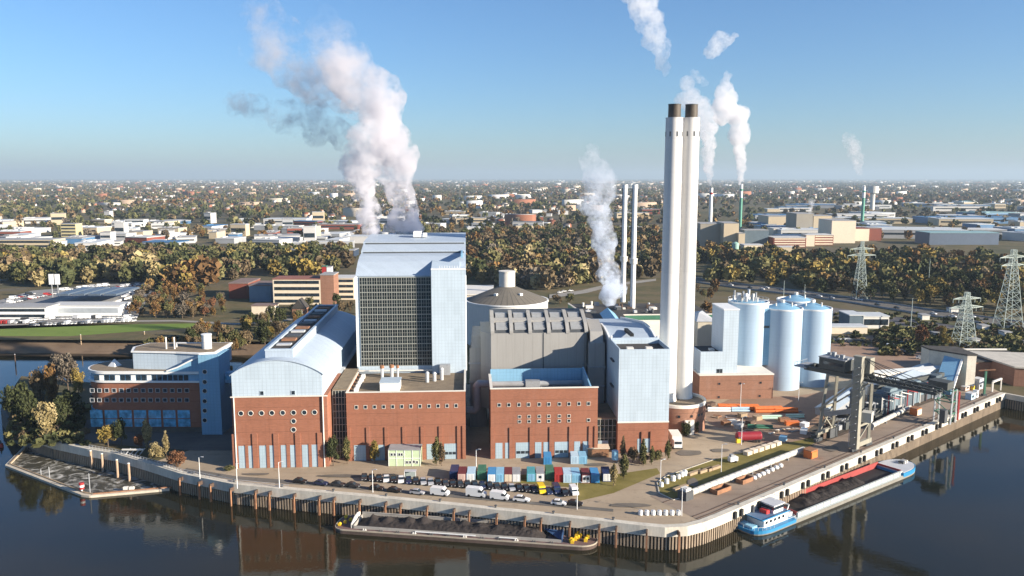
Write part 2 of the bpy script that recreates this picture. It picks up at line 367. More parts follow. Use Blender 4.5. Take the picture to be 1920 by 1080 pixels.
# far bank of the dock: mud slope, meadow, embankment road
mb = MB()
bx = [(-3000, 440), (-420, 452), (-260, 450), (-170, 446), (-98, 444)]
for (a, b) in zip(bx, bx[1:]):
    mb.add([(a[0], a[1] - 9, WZ - .3), (b[0], b[1] - 9, WZ - .3), (b[0], b[1] + 9, .02), (a[0], a[1] + 9, .02)], [(0, 1, 2, 3)])
kind(mb.build('mud_bank', MUD), 'structure')
sheet('meadow', [(-2900, 461), (-420, 462), (-260, 460), P(395, 612), P(395, 606), P(250, 608), P(0, 617), (-2900, 498)], .04, MEADOW)
rp = [P(x, y) for x, y in ((-300, 616), (0, 608), (200, 601), (330, 600), (440, 606), (520, 600), (600, 590))]
rw = [P(x, y) for x, y in ((-300, 619.5), (0, 611), (200, 604), (330, 603), (440, 609), (520, 604), (600, 594))]
sheet('embankment_road', rp + rw[::-1], .09, M('pale_road', (.27, .25, .22), .9, .15, .1))
# highway behind the plant on the right
hw = [P(x, y) for x, y in ((1290, 520), (1400, 535), (1500, 547), (1600, 560), (1750, 583), (1920, 606), (2100, 630))]
hv = [P(x, y) for x, y in ((1290, 528), (1400, 543), (1500, 555), (1600, 569), (1750, 594), (1920, 619), (2100, 645))]
sheet('highway', hw + hv[::-1], .5, ASPH)
hb = MB()
for a, b in zip(hv, hv[1:]): hb.beam((*a, .7), (*b, .7), .3, 1.2)
for a, b in zip(hw, hw[1:]): hb.beam((*a, .7), (*b, .7), .3, 1.2)
tag(hb.build('crash_barrier', GREY), 'long grey barrier along both edges of the highway', 'barrier')
sheet('scrubland', [P(x, y) for x, y in ((1560, 620), (1600, 580), (1750, 600), (1920, 624), (2100, 650), (2100, 690), (1830, 668), (1770, 668))], .05, SCRUB)
sheet('railway_yard', [P(x, y) for x, y in ((1420, 560), (1600, 582), (1760, 606), (1920, 632), (2100, 655), (2100, 668), (1900, 643), (1700, 612), (1560, 592), (1420, 572))], .1, M('track_bed', (.12, .11, .11), .95, .3, .2))
sheet('curved_road', [P(x, y) for x, y in ((1030, 553), (1090, 545), (1140, 533), (1230, 523), (1230, 527), (1145, 538), (1100, 550), (1030, 560))], .3, M('pale_road', (0, 0, 0)))
sheet('dealer_forecourt', [P(x, y) for x, y in ((-40, 606), (-40, 575), (60, 545), (260, 528), (290, 535), (255, 600), (0, 606))], .06, M('forecourt', (.24, .235, .225), .9, .2, .1))

# ------------------------------------------------------------------ quay wall and what is fixed to it
qw = thing('quay_wall', 'pale concrete quay wall over rusty sheet piling all round the plant', 'quay wall', (0, 200, 0))
def strip(path, d0, d1, z0, z1, mat, name):
    a, b = inset(path, -d0), inset(path, -d1); m = MB(); n = len(path)
    m.add([(*p, z0) for p in a] + [(*p, z1) for p in a] + [(*p, z0) for p in b] + [(*p, z1) for p in b], [])
    fs = []
    for i in range(n - 1):
        fs += [(i, i+1, n+i+1, n+i), (2*n+i, 2*n+i+1, 3*n+i+1, 3*n+i), (n+i, n+i+1, 3*n+i+1, 3*n+i), (i, i+1, 2*n+i+1, 2*n+i)]
    m.f += fs; m.m += [0] * len(fs); return m.build(name, mat, qw)
QWALL = M('quay_concrete', (.54, .50, .42), .85, .34, .22, stretch=(1, 1, .25))
strip(SHORE[3:], 0.5, -1.4, -2.5, .25, QWALL, 'concrete_beam')
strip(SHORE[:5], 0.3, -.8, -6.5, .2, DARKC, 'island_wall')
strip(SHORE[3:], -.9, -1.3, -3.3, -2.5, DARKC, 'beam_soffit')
def piling(path, name, mat):                               # corrugated sheet piling below the beam, gap shade put into the dark back wall
    pts = []; acc = 0
    full = []
    for a, b in zip(path, path[1:]):
        L = math.hypot(b[0]-a[0], b[1]-a[1]); n = max(1, int(L / .45))
        full += [((a[0] + (b[0]-a[0])*i/n, a[1] + (b[1]-a[1])*i/n), ((b[1]-a[1])/L, -(b[0]-a[0])/L)) for i in range(n)]
    m = MB()
    for i in range(0, len(full), 2):
        p, nn = full[i]; m.obox(p[0] + nn[0]*.05, p[1] + nn[1]*.05, WZ - .6, .42, .5, -2.5 - WZ + .6, math.atan2(nn[1], nn[0]) + math.pi/2)
    for (p, nn), (q, nq) in zip(full, full[1:]):
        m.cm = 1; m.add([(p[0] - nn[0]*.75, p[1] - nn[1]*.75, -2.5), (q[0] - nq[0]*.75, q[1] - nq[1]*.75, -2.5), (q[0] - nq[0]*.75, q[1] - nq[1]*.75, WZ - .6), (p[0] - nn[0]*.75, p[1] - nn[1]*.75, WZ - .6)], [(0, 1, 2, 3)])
    return m.build(name, [mat, DARKC], qw)
PILE = M('sheet_pile_steel', (.30, .235, .17), .85, .45, .35, stretch=(1, 1, .25))
piling(SHORE[3:], 'sheet_piling', PILE)
strip([Q1] + QRET[:3], .4, -1.0, -2.2, .1, CONC, 'return_wall'); piling([Q1] + QRET[:3], 'sheet_piling', PILE)
def on_path(path, s):
    for a, b in zip(path, path[1:]):
        L = math.hypot(b[0]-a[0], b[1]-a[1])
        if s <= L: return (a[0]+(b[0]-a[0])*s/L, a[1]+(b[1]-a[1])*s/L, (b[0]-a[0])/L, (b[1]-a[1])/L)
        s -= L
    return None
# fender piles on the front, black blocks added for dark openings at right
PF = SHORE[8:len(QL) + 2]
s = 1.0; fi = 0
fp0 = None
while True:
    r = on_path(PF, s)
    if r is None: break
    x, y, tx, ty = r; nx, ny = ty, -tx
    wd = 1.1 if fi % 3 != 2 else .7
    m = MB(); cx, cy = x + nx * 1.9, y + ny * 1.9
    m.obox(cx, cy, WZ - 1.2, .5, .5, 6.2, math.atan2(ty, tx))
    m.cm = 1; m.obox(cx - nx*.75, cy - ny*.75, -1.8, .4, 2.0, 1.2, math.atan2(ty, tx)); m.build('fender_pile', [RUST, RUSTD], qw)
    s += 8.0 if fi % 3 != 1 else 4.6; fi += 1
PRr = [CORN[-1]] + QR; s = 6.0; fi = 0
while True:
    r = on_path(PRr, s)
    if r is None: break
    x, y, tx, ty = r; nx, ny = ty, -tx; m = MB()
    m.obox(x + nx * .75, y + ny * .75, -2.2, .9, .9, 2.0, math.atan2(ty, tx)); m.build('dark_opening_block', BLACK, qw)
    s += 3.0 if fi % 2 == 0 else 8.5; fi += 1
# dark open shaft boxes already covered by the piling; mooring bollards along the edge
bol = None
pos = [on_path(PF, 4 + 16.5 * i) for i in range(9)] + [on_path(PRr, 10 + 23 * i) for i in range(8)]
pos = [p for p in pos if p]
for i, (x, y, tx, ty) in enumerate(pos):
    bx_, by_ = x - ty * -.9 * -1 - 0, y
    bx_, by_ = x - ty * 1.0, y + tx * 1.0
    lab = 'small black mooring bollard on the quay edge, number %d along from the office end' % (i + 1)
    lab = 'small black mooring bollard on the front quay edge below the car park' if i < 9 else 'small black mooring bollard on the crane quay edge'
    if bol is None:
        m = MB(); m.cyl(bx_, by_, .2, .75, .28, .22, 10); m.cyl(bx_, by_, .75, .95, .42, .42, 10)
        bol = thing('mooring_bollard', lab, 'bollard', (bx_, by_, .2), 'mooring bollards on the quay edge'); m.build('bollard_post', DGREY, bol)
    else: dup(bol, (bx_, by_, .2), 0, lab)
# crane rails
m = MB()
for d in (2.4, 4.0, 15.5):
    pr = inset(SHORE, d)[qi:]
    for a, b in zip(pr, pr[1:]): m.beam((*a, .13), (*b, .13), .25, .12)
kind(m.build('crane_rails', RUSTD), 'structure')
# ------------------------------------------------------------------ plant buildings
def win(name, x, z, y, wd, h, parent, frame=WHITE, pane=GLASS, d=.12, fr=.11):   # a window on a wall that faces the camera
    m = MB(); a, b = wd / 2, h / 2
    for x0, x1, z0, z1 in ((x-a-fr, x+a+fr, z+b, z+b+fr), (x-a-fr, x+a+fr, z-b-fr, z-b), (x-a-fr, x-a, z-b, z+b), (x+a, x+a+fr, z-b, z+b)): m.box(x0, x1, y-d, y+.02, z0, z1)
    o = m.build(name, frame, parent)
    m2 = MB(); m2.box(x-a, x+a, y-d*.35, y+.01, z-b, z+b); p = m2.build('pane', pane, o); return o
def roundwin(x, z, y, r, parent):
    m = MB(); n = 14
    vo = [(x + (r+.15)*math.cos(2*math.pi*i/n), z + (r+.15)*math.sin(2*math.pi*i/n)) for i in range(n)]
    vi = [(x + r*math.cos(2*math.pi*i/n), z + r*math.sin(2*math.pi*i/n)) for i in range(n)]
    m.add([(a, y-.15, b) for a, b in vo] + [(a, y-.15, b) for a, b in vi] + [(a, y, b) for a, b in vo] + [(a, y-.05, b) for a, b in vi],
          [(i, (i+1) % n, n + (i+1) % n, n + i) for i in range(n)] + [(i, 2*n+i, 2*n+(i+1) % n, (i+1) % n) for i in range(n)] + [(n+i, n+(i+1) % n, 3*n+(i+1) % n, 3*n+i) for i in range(n)])
    o = m.build('round_window', CONCW, parent)
    p = MB(); p.exty(vi, y-.05, y+.0); p.build('pane', GLASS, o); return o
def capping(m, x0, x1, y0, y1, z, w_=.5, h=.35):
    m.box(x0-.12, x1+.12, y0-.12, y0+w_, z, z+h); m.box(x0-.12, x1+.12, y1-w_, y1+.12, z, z+h)
    m.box(x0-.12, x0+w_, y0+w_, y1-w_, z, z+h); m.box(x1-w_, x1+.12, y0+w_, y1-w_, z, z+h)
def shutter(x0, x1, y, z1, parent, mat=None, dark=False):
    m = MB(); m.box(x0, x1, y-.06, y+.02, .05, z1); o = m.build('roller_door', mat or DOORM, parent)
    b = MB()
    if dark:
        n = max(2, int((x1-x0)/1.2))
        for i in range(n): b.box(x0+.25+(x1-x0-.3)*i/n, x0+(x1-x0-.3)*(i+1)/n, y-.12, y-.03, 1.6, 2.5)
        b.build('door_glazing', GLASS, o)
    return o
DOORM = cladding('door_panels', (.36, .46, .52), .8, 1.0, .75, .4)

# turbine hall with barrel roof
HX0, HX1, HY0, HY1 = -88.6, -58.8, 246.0, 342.0; HZ = 23.3; HC = -74.2; HEV = 30.6; HAP = 35.0
th = thing('turbine_hall', 'long barrel roofed hall with pale blue gable on a red brick base', 'hall', (HC, HY0, 0))
m = MB(); m.box(HX0, HX1, HY0, HY1, -.1, HZ); m.build('brick_base', BRICK, th)
hr = 14.1; rad = (hr**2 + (HAP-HEV)**2) / (2*(HAP-HEV)); arcp = []
a0 = math.asin(hr / rad)
for i in range(25):
    a = -a0 + 2*a0*i/24; arcp.append((HC + rad*math.sin(a), HAP - rad + rad*math.cos(a)))
m = MB(); prof = [(HC - hr, HZ), (HC + hr, HZ)] + arcp[::-1]
m.exty(prof, HY0 + .25, HY1); m.build('gable_wall', CLAD, th)
m = MB()
up = [(x + .0, z + .25) for x, z in arcp]; 
out = [(HC - hr - .5, HEV - .2)] + up + [(HC + hr + .5, HEV - .2)]; inn = [(HC + hr + .5, HEV - .5)] + [(x, z + .02) for x, z in arcp[::-1]] + [(HC - hr - .5, HEV - .5)]
m.exty(out + inn, HY0, HY1 + .2); m.build('barrel_roof', CLADR, th)
m = MB(); m.box(-78.6, -69.9, 250.5, 341, HAP - 1.2, 37.2); m.build('ridge_monitor', CLADR, th)
m = MB(); m.box(-77.6, -71.0, 252.5, 340, 37.15, 37.32); rv = m.build('monitor_vent', DROOF, th)
m = MB(); capping(m, -78.6, -69.9, 250.5, 341, 37.2, .8, .55); m.build('monitor_rim', CLAD, th)
for i in range(11):
    m = MB(); yy = 258 + i * 7.4; m.box(-76.8, -72.2, yy, yy + 2.6 + (i % 3) * .6, 37.32, 37.7 + .2*(i % 2)); m.build('vent_hatch', [LGREY, RUST, DGREY][i % 3], th)
m = MB(); m.box(HX0-.25, HX1+.25, HY0-.22, HY0+.02, HZ-.05, HZ+.32); m.build('string_course', CONCW, th)
for px in (491, 549): x, z = Q(px, 737, HY0); win('square_window', x, z, HY0 + .25, 1.1, 1.2, th, CLAD)
for px in (453, 471, 491, 510, 530, 550, 570, 589): x, z = Q(px, 774, HY0); roundwin(x, z, HY0, .72, th)
for py in (790, 806): x, z = Q(550, py, HY0); roundwin(x, z, HY0, .72, th)
for px in (443, 480, 519, 559, 600):
    x = QX(px, 850, HY0); m = MB(); m.box(x - .8, x + .8, HY0 - .32, HY0 - .002, -.1, 11.4); m.build('brick_pier', BRICK, th)
for px in (464, 503, 540, 581):
    x = QX(px, 850, HY0); m = MB(); m.box(x - .45, x + .45, HY0 - .22, HY0 - .002, -.1, 7.7); m.build('brick_pier', BRICK, th)
for i, (a, b) in enumerate(((449, 462), (467, 477), (487, 500), (506, 516), (527, 538), (544, 556), (566, 578), (584, 597))):
    shutter(QX(a, 850, HY0), QX(b, 850, HY0), HY0, 7.4, th)
for x in (HX0 + .8, -60.1): m = MB(); m.tube((x, HY0 - .35, 0), (x, HY0 - .35, HZ), .22); m.build('downpipe', CONCW, th)
m = MB(); m.box(HX0 - .1, HX1 + .1, HY0 + 30, HY1 - .3, HZ - .4, HZ + .1); m.build('eaves_gutter', LGREY, th)

# blue annexe behind the hall
m = MB(); m.box(-66, -53, 352, 372, 0, 30); m.cm = 1; m.box(-66.2, -52.8, 351.8, 372.2, 30, 30.5)
tag(m.build('hall_annexe', [CLADB, CLADR]), 'plain blue annexe between barrel roofed hall and tall boiler house', 'building')

# glazed stair link between the brick blocks
def glazed_link(x0, x1, y0, y1, z1, label):
    t = thing('glazed_link', label, 'glazed link', ((x0+x1)/2, y0, 0))
    m = MB(); m.box(x0, x1, y0 + .1, y1, 0, z1); m.build('glazing', CURTAIN, t)
    m = MB(); n = 5
    for i in range(n + 1): x = x0 + (x1-x0)*i/n; m.box(x-.09, x+.09, y0-.05, y0+.1, 0, z1)
    k = int(z1 / 2.1)
    for j in range(k + 1): z = z1*j/k; m.box(x0, x1, y0-.02, y0+.1, z-.08, z+.08)
    m.build('mullions', ALU, t); m = MB(); m.box(x0, x1, y0, y1, z1 + .09, z1 + .5); m.build('flat_roof', GRAVROOF, t)
    return t
gl1 = glazed_link(-58.7, -53.9, 254.5, 283, 23.0, 'tall dark glazed stair link between the two left brick blocks')
gl2 = glazed_link(28.5, 35.4, 262, 280, 11.0, 'low glazed entrance link beside the pale blue corner tower')
shutter(29.2, 32.6, 261.9, 3.6, gl2, dark=True)

# brick workshop block in front of the boiler house
BX0, BX1, BY0, BY1 = -53.8, -15.2, 253.0, 282.5; BZ = 22.9
wb = thing('workshop_block', 'wide red brick block with flat gravel roof below the glazed boiler house', 'brick building', ((BX0+BX1)/2, BY0, 0))
m = MB(); m.box(BX0, BX1, BY0, BY1, -.1, BZ - 1.1)
m.box(BX0, BX1, BY0, BY0 + .4, BZ - 1.1, BZ); m.box(BX0, BX0 + .4, BY0 + .4, BY1, BZ - 1.1, BZ); m.box(BX1 - .4, BX1, BY0 + .4, BY1, BZ - 1.1, BZ); m.build('brick_wall', BRICK, wb)
m = MB(); m.box(BX0 + .41, BX1 - .41, BY0 + .41, BY1, BZ - 1.09, BZ - .95); m.build('gravel_roof', GRAVROOF, wb)
m = MB(); capping(m, BX0, BX1, BY0, BY1, BZ, .5, .3); m.build('parapet_cap', CONCW, wb)
for i in range(12): x, z = Q(669 + i * 16.9, 762, BY0); win('square_window', x, z, BY0, .95, 1.05, wb, CONCW)
for px in (656, 691, 725, 758, 792, 826, 860, 870):
    x = QX(px, 830, BY0); m = MB(); m.box(x - .55, x + .55, BY0 - .32, BY0 - .002, -.1, 11.3); m.build('brick_pier', BRICK, wb)
for a, b, d in ((665, 687, 0), (697, 722, 0), (730, 755, 0), (764, 788, 0), (800, 812, 0), (814, 824, 0), (833, 856, 1)): shutter(QX(a, 850, BY0), QX(b, 850, BY0), BY0, 5.3, wb, dark=bool(d))
rz = BZ - .95
m = MB(); x, y = P(713, 731, rz + 2.6); m.box(-43.4, -37.0, 258, 265, rz, rz + 2.8); m.cm = 1; m.box(-43.6, -36.8, 257.8, 265.2, rz + 2.8, rz + 3.0); m.build('roof_hatch_house', [WHITE, CLAD], wb)
for i, (px, h, r_) in enumerate(((724, 3.4, .55), (742, 3.6, .6), (753, 3.4, .38))):
    x, y = P(px, 707, rz); m = MB(); m.cyl(x, y, rz, rz + h, r_, None, 12); m.cm = 1; m.cyl(x, y, rz + h, rz + h + 1.0, r_ * 1.5, r_ * 1.3, 12); m.build('roof_vent', [LGREY, RUST], wb)
for i, (px, py, h) in enumerate(((806, 717, 3.2), (820, 715, 2.6), (834, 713, 3.8))):
    x, y = P(px, py, rz); m = MB(); m.cyl(x, y, rz, rz + h, .6, None, 12); m.cyl(x, y, rz + h, rz + h + .6, .8, .3, 12); m.build('roof_vent', LGREY, wb)
m = MB(); x, y = P(840, 704, rz); m.box(x - 1.5, x + 2.2, y, y + 2.4, rz, rz + 3.6); m.build('roof_plant_box', GREY, wb)
for i in range(5): m = MB(); m.box(BX0 + 2, BX0 + 3.2, 257 + i*4.5, 259.4 + i*4.5, rz, rz + 1.2); m.build('rooflight', WHITE, wb)

# boiler house: curtain wall, projecting pale tower, stepped curved roof
OX0, OX1, OY, OYB = -55.8, -16.8, 285.0, 344.0
bo = thing('boiler_house', 'tallest block with dark glass curtain wall and stepped pale blue roof', 'boiler house', ((OX0+OX1)/2, OY, 0))
zt = QZ(475, 302); zt2 = QZ(460, 309); zt3 = QZ(450, 318)
prof = [(OY, 0), (OY, 57.0), (288, 59.3), (292, 61.4), (297, 63.0), (302, zt), (302.01, zt + .9), (309, zt2 + .4), (309.01, zt2 + 1.2), (318, zt3 + .5), (330, zt3 + 1), (OYB, zt3 + 1), (OYB, 0)]
m = MB(); m.extx(prof, OX0, OX1); m.build('clad_body', CLAD, bo)
pr = [(y, z) for y, z in prof[1:-1]]
m = MB(); m.extx([(y - (.3 if i == 0 else 0), z + .12) for i, (y, z) in enumerate(pr)] + [(y, z + .02) for y, z in pr[::-1]], OX0 - .2, OX1 + .2); m.build('stepped_roof', CLADR, bo)
for (y, z) in ((302, zt), (309, zt2 + .4)):
    m = MB(); m.box(OX0 + .6, OX1 - .4, y - .15, y - .02, z + .16, z + .62); m.build('roof_step_louvre', DGREY, bo)
m = MB(); m.box(OX1 - 1.6, OX1 - .9, 288, 302, 63.2, zt + 1.1); m.build('roof_fin', CLADB, bo)
GX0, GX1 = -54.6, -29.2; GZ0, GZ1 = 24.2, 56.6
m = MB(); m.box(GX0, GX1, OY - .06, OY - .002, GZ0, GZ1); m.build('curtain_glazing', CURTAIN, bo)
m = MB()
for i in range(30): x = GX0 + (GX1-GX0)*i/29; w_ = .16 if i % 2 else .07; m.box(x - w_/2, x + w_/2, OY - .34, OY - .061, GZ0, GZ1)
for j in range(25): z = GZ0 + (GZ1-GZ0)*j/24; w_ = .28 if j % 2 == 0 else .07; m.box(GX0, GX1, OY - .26, OY - .062, z - w_/2, z + w_/2)
m.build('curtain_mullions', ALU, bo)
m = MB(); m.box(OX0, -28.9, OY - .5, OY - .001, 22.1, 24.1); m.build('base_band', CLAD, bo)
m = MB(); m.extx([(281.8, 21.9), (281.8, 59.6), (284.99, 60.4), (284.99, 21.9)], -28.9, OX1); m.extx([(284.99, 58), (284.99, 60.4), (293, 61.9), (293, 58)], -28.9, OX1 - 2); m.build('stair_tower', CLAD, bo)
m = MB(); m.box(-29.0, OX1 + .1, 281.7, 282.3, 59.6, 60.0); 
for i in range(9): m.box(-26 + i*.9, -25.85 + i*.9, 282.5, 282.6, 59.7, 60.9)
m.build('tower_rim', WHITE, bo)
for x in (OX0 - .05, OX1 + .0): m = MB(); m.box(x - .35, x + .35, OY - .25, OY + .5, 22.1, 57.1); m.build('corner_trim', WHITE, bo)
m = MB(); m.box(-37.5, -34.5, 320, 325, zt3 + 1, zt3 + 3.2); m.box(-33.7, -32.2, 320, 323, zt3 + 1, zt3 + 2.6); m.build('roof_exhaust', WHITE, bo)
for i, (x, y) in enumerate(((-51, 338), (-42, 338))):
    m = MB(); m.cyl(x, y, zt3 + 1, zt3 + 1.9, 2.2 if i == 0 else 4, None, 20); m.build('steam_outlet', GREY, bo)

# brick block with the roof trough, and the grey filter house behind it
CX0, CX1, CY0, CY1 = -7.0, 28.3, 255.0, 274.5; CZ = 23.6
pb = thing('pump_block', 'red brick block with open roof trough in front of the grey filter house', 'brick building', ((CX0+CX1)/2, CY0, 0))
m = MB(); m.box(CX0, CX1, CY0, CY1, -.1, 18.5)
m.box(CX0, CX1, CY0, CY0 + .5, 18.5, CZ); m.build('brick_wall', BRICK, pb)
m = MB(); m.box(CX0, CX0 + .5, CY0 + .5, CY1, 18.5, CZ); m.build('side_parapet', BRICK, pb); m = MB(); m.extx([(CY0 + .5, 18.5), (CY0 + .5, CZ), (CY1, CZ + 2.4), (CY1, 18.5)], CX1 - 2.4, CX1 - 1.9); m.build('side_parapet', CLADB, pb)
m = MB(); m.box(CX0 - .2, CX1 + .2, CY0 - .2, CY0 + .6, CZ, CZ + .35); m.box(CX0 - .2, CX0 + .7, CY0 + .6, CY1, CZ, CZ + .35); m.build('parapet_cap', CONCW, pb)
m = MB(); m.box(CX0 + .5, CX1 - 2, CY1 - .3, CY1, 18.5, 25.6); m.build('trough_back_wall', CLADB, pb)
m = MB(); m.box(CX0 + .51, CX1, CY0 + .51, CY1 - .31, 18.5, 18.65); m.build('trough_floor', DROOF, pb)
m = MB(); m.tube((CX0 + 1, 270.5, 21.2), (CX1 - 3, 270.5, 21.2), 1.0, 12)
for i in range(5): x = CX0 + 5 + i*6.5; m.box(x-.2, x+.2, 270, 271, 18.6, 20.3)
m.box(5.5, 10.5, 269.2, 271.8, 20.4, 22.4); m.build('trough_duct', GREY, pb)
for px in (936, 954, 973, 991, 1011, 1029, 1049, 1067, 1086, 1104): x, z = Q(px, 758, CY0); win('square_window', x, z, CY0, .95, 1.05, pb, CONCW)
for px in (974, 992, 1011, 1029, 1049, 1067):
    for py in (780.5, 789.5): x, z = Q(px, py, CY0); win('square_window', x, z, CY0, .9, .85, pb, CONCW)
x, z = Q(1104, 789, CY0); win('square_window', x, z, CY0, .9, .95, pb, CONCW)
for px in (923, 958, 996, 1033, 1070, 1107, 1118):
    x = QX(px, 830, CY0); m = MB(); m.box(x - .55, x + .55, CY0 - .32, CY0 - .002, -.1, 10.6); m.build('brick_pier', BRICK, pb)
for a, b, d in ((929, 942, 0), (947, 956, 0), (967, 994, 1), (1003, 1015, 0), (1019, 1030, 0), (1040, 1066, 1), (1077, 1088, 0), (1093, 1104, 0)): shutter(QX(a, 850, CY0), QX(b, 850, CY0), CY0, 5.4, pb, dark=bool(d))
# pipe elbows beside it
def ductrun(name, pts, r_, mat, label, n=12):
    m = MB(); m.path(pts, r_, n)
    for p in pts[1:-1]: m.blob(*p, r_, r_, r_, n, 6)
    return tag(m.build(name, mat, smooth=True), label, 'duct')
ductrun('steam_duct', [(-7.2, 271, 21), (-11.3, 271, 21), (-12.3, 271, 20), (-12.3, 271, 12.5), (-13.2, 271, 11.5), (-16, 271, 11.5)], 1.35, GREY, 'thick grey bent duct in the gap between the two middle brick blocks')
fh = thing('filter_house', 'grey concrete filter house with ribbed louvre roof behind the middle brick block', 'filter house', (8, 284, 0))
m = MB(); fx0, fx1 = -7.6, 27.6
m.prism([(fx0, 284), (fx1 - 1.5, 284), (fx1 - .4, 284.5), (fx1, 285.5), (fx1, 308), (fx0 - 3.6, 308), (fx0 - 3.6, 288)], 8, 36.4); m.build('concrete_body', GREYC, fh)
m = MB(); m.extx([(284.2, 36.4), (287, 38.6), (296.5, 41.4), (308, 41.4), (308, 36.4)], fx0, fx1); m.build('sloping_top', DGREY, fh)
m = MB()
for i in range(6):
    x = fx0 + .6 + (fx1 - fx0 - 1.2) * i / 5
    m.extx([(283.8, 36.2), (283.8, 37.2), (286.8, 39.6), (296.3, 42.6), (298.5, 42.6), (298.5, 36.4)], x - .65, x + .65)
m.extx([(289.2, 38.8), (289.2, 40.2), (291.4, 40.8), (291.4, 38.8)], fx0, fx1)
m.build('roof_ribs', GREYC, fh)
for i in range(5):
    x = fx0 + .6 + (fx1 - fx0 - 1.2) * (i + .5) / 5
    for ya, yb, za, zb in ((285.2, 288.6, 37.7, 39.7), (292.2, 296.3, 40.5, 41.9)):
        m = MB(); n = 5
        for k in range(n): t_ = k / n; m.box(x - 2.1, x + 2.1, ya + (yb-ya)*t_, ya + (yb-ya)*(t_ + .45), za + (zb-za)*t_ - .35, za + (zb-za)*t_ + .2)
        m.build('roof_louvre', GREY, fh)
m = MB(); m.box(11.2, 11.55, 283.9, 284, 22, 36.4); m.build('expansion_joint', DGREY, fh)
# dark flue gas duct towers either side
for x0, x1, y0, y1, z1, l in ((-15.6, -9.6, 288, 300, 30, 'grey stepped duct tower between boiler house and filter house'), (27.6, 33.4, 282, 298, 33, 'grey stepped duct tower between filter house and corner tower')):
    t = thing('duct_tower', l, 'duct tower', ((x0+x1)/2, y0, 0)); m = MB(); m.box(x0, x1, y0, y1, 0, z1); m.build('duct_casing', GREYC, t)
    for z in (10, 17, 24): m = MB(); m.box(x0 - .3, x1 + .3, y0 - .3, y1 + .3, z, z + .6); m.build('stiffener_band', GREY, t)
    m = MB(); m.extx([(y0, z1), (y0 + 2, z1 + 4), (y1, z1 + 6), (y1, z1)], x0 + .6, x1 - .6); m.build('duct_hood', GREYC, t)

# pale corner tower
TX0, TX1, TY0 = 35.5, 52.7, 260.0; TBZ = 10.6; TTZ = 35.6
ct = thing('corner_tower', 'pale blue panelled tower with curved roof in front of the white chimneys', 'tower building', (44, TY0, 0))
m = MB(); m.box(TX0, TX1, TY0, 345, -.1, TBZ); m.build('brick_base', BRICK, ct)
ye = [(276, 36.2), (279.5, QZ(637.8, 279.5)), (285, QZ(626, 285)), (291, QZ(616, 291)), (297, QZ(610.5, 297)), (303, QZ(606.5, 303)), (312, QZ(604, 312)), (322, QZ(602, 322)), (345, QZ(598, 345))]
prof = [(TY0 + .02, TBZ), (TY0 + .02, 34.2), (275, 34.2), (275, 35.8)] + ye + [(345, TBZ)]
m = MB(); m.extx(prof, TX0, TX1); m.build('panelled_body', CLAD, ct)
m = MB(); m.box(TX0, TX1, TY0, TY0 + .4, 34.2, TTZ); m.box(TX0, TX0 + .4, TY0 + .4, 275, 34.2, TTZ + .2); m.box(TX1 - .4, TX1, TY0 + .4, 275, 34.2, TTZ + .2); m.build('terrace_parapet', CLAD, ct)
m = MB(); m.box(TX0 + .41, TX1 - .41, TY0 + .41, 275, 34.21, 34.35); m.build('terrace_floor', DROOF, ct)
for x in (39, 45.5): m = MB(); m.box(x, x + 2.2, 264, 266, 34.35, 35.3); m.build('terrace_unit', OFFW, ct)
m = MB(); m.extx([(y, z + .12) for y, z in ye] + [(y, z + .01) for y, z in ye[::-1]], TX0 + .5, TX1 - .5); m.build('curved_roof', CLADR, ct)
for x in (TX0, TX1 - .6): m = MB(); m.extx([(y, z + .9) for y, z in ye] + [(y, z + .0) for y, z in ye[::-1]], x, x + .6); m.build('roof_kerb', WHITE, ct)
m = MB(); m.extx([(276.5, 36.6), (276.5, 37.6), (288, QZ(618, 288) + .6), (288, QZ(621, 288))], 42.6, 43.8); m.build('roof_rail_slot', BLACK, ct)
m = MB(); m.box(TX0 - .15, TX1 + .15, TY0 - .15, TY0 + .02, TBZ - .15, TBZ + .3); m.build('string_course', CONCW, ct)
for px in (1204, 1221):
    x = QX(px, 825, TY0); m = MB(); m.box(x - .35, x + .35, TY0 - .4, TY0 - .002, -.1, 7.4); m.build('brick_pier', BRICK, ct)
for a, b in ((1195, 1202), (1208, 1219)): shutter(QX(a, 830, TY0), QX(b, 830, TY0), TY0, 4.9, ct)
for z in (20.5, 29.5):
    m = MB(); m.box(TX0 - .7, TX0 - .01, 268, 273, z, z + .5); m.build('side_louvre', DGREY, ct)

# round chimney podium and the three white chimneys
DC = (61.5, 289.5); DR = 10.4; DZ = 9.6
dp = thing('chimney_podium', 'round brown brick podium with pale parapet under the white chimneys', 'podium', (*DC, 0))
m = MB(); m.cyl(*DC, -.1, DZ, DR, None, 48); m.build('brick_drum', BRICK2, dp, True)
m = MB(); m.ring(*DC, DZ, DZ + 1.1, DR + .15, DR - .5, 48); m.build('drum_parapet', CONCW, dp, True)
m = MB(); m.cyl(*DC, DZ + .01, DZ + .12, DR - .5, None, 40); m.build('drum_roof', GRAVROOF, dp)
for px in (1258, 1272, 1284, 1294):
    a = math.atan2(-1, (px - 1262) / 30); x = DC[0] + (DR + .03)*math.cos(a); y = DC[1] + (DR + .03)*math.sin(a); x2, z = Q(px, 778, y)
    m = MB(); m.obox(x, y, 6.2, .9, .2, .9, a + math.pi/2); m.build('drum_window', GLASS, dp)
m = MB(); m.obox(DC[0] + 2.4, DC[1] - DR - .05, 0, 3.4, 1.2, 5.4, .22); m.build('drum_gate', OFFW, dp)
CHM = cladding('chimney_concrete', (.64, .625, .60), 400, 4.0, .96, .7, .09)
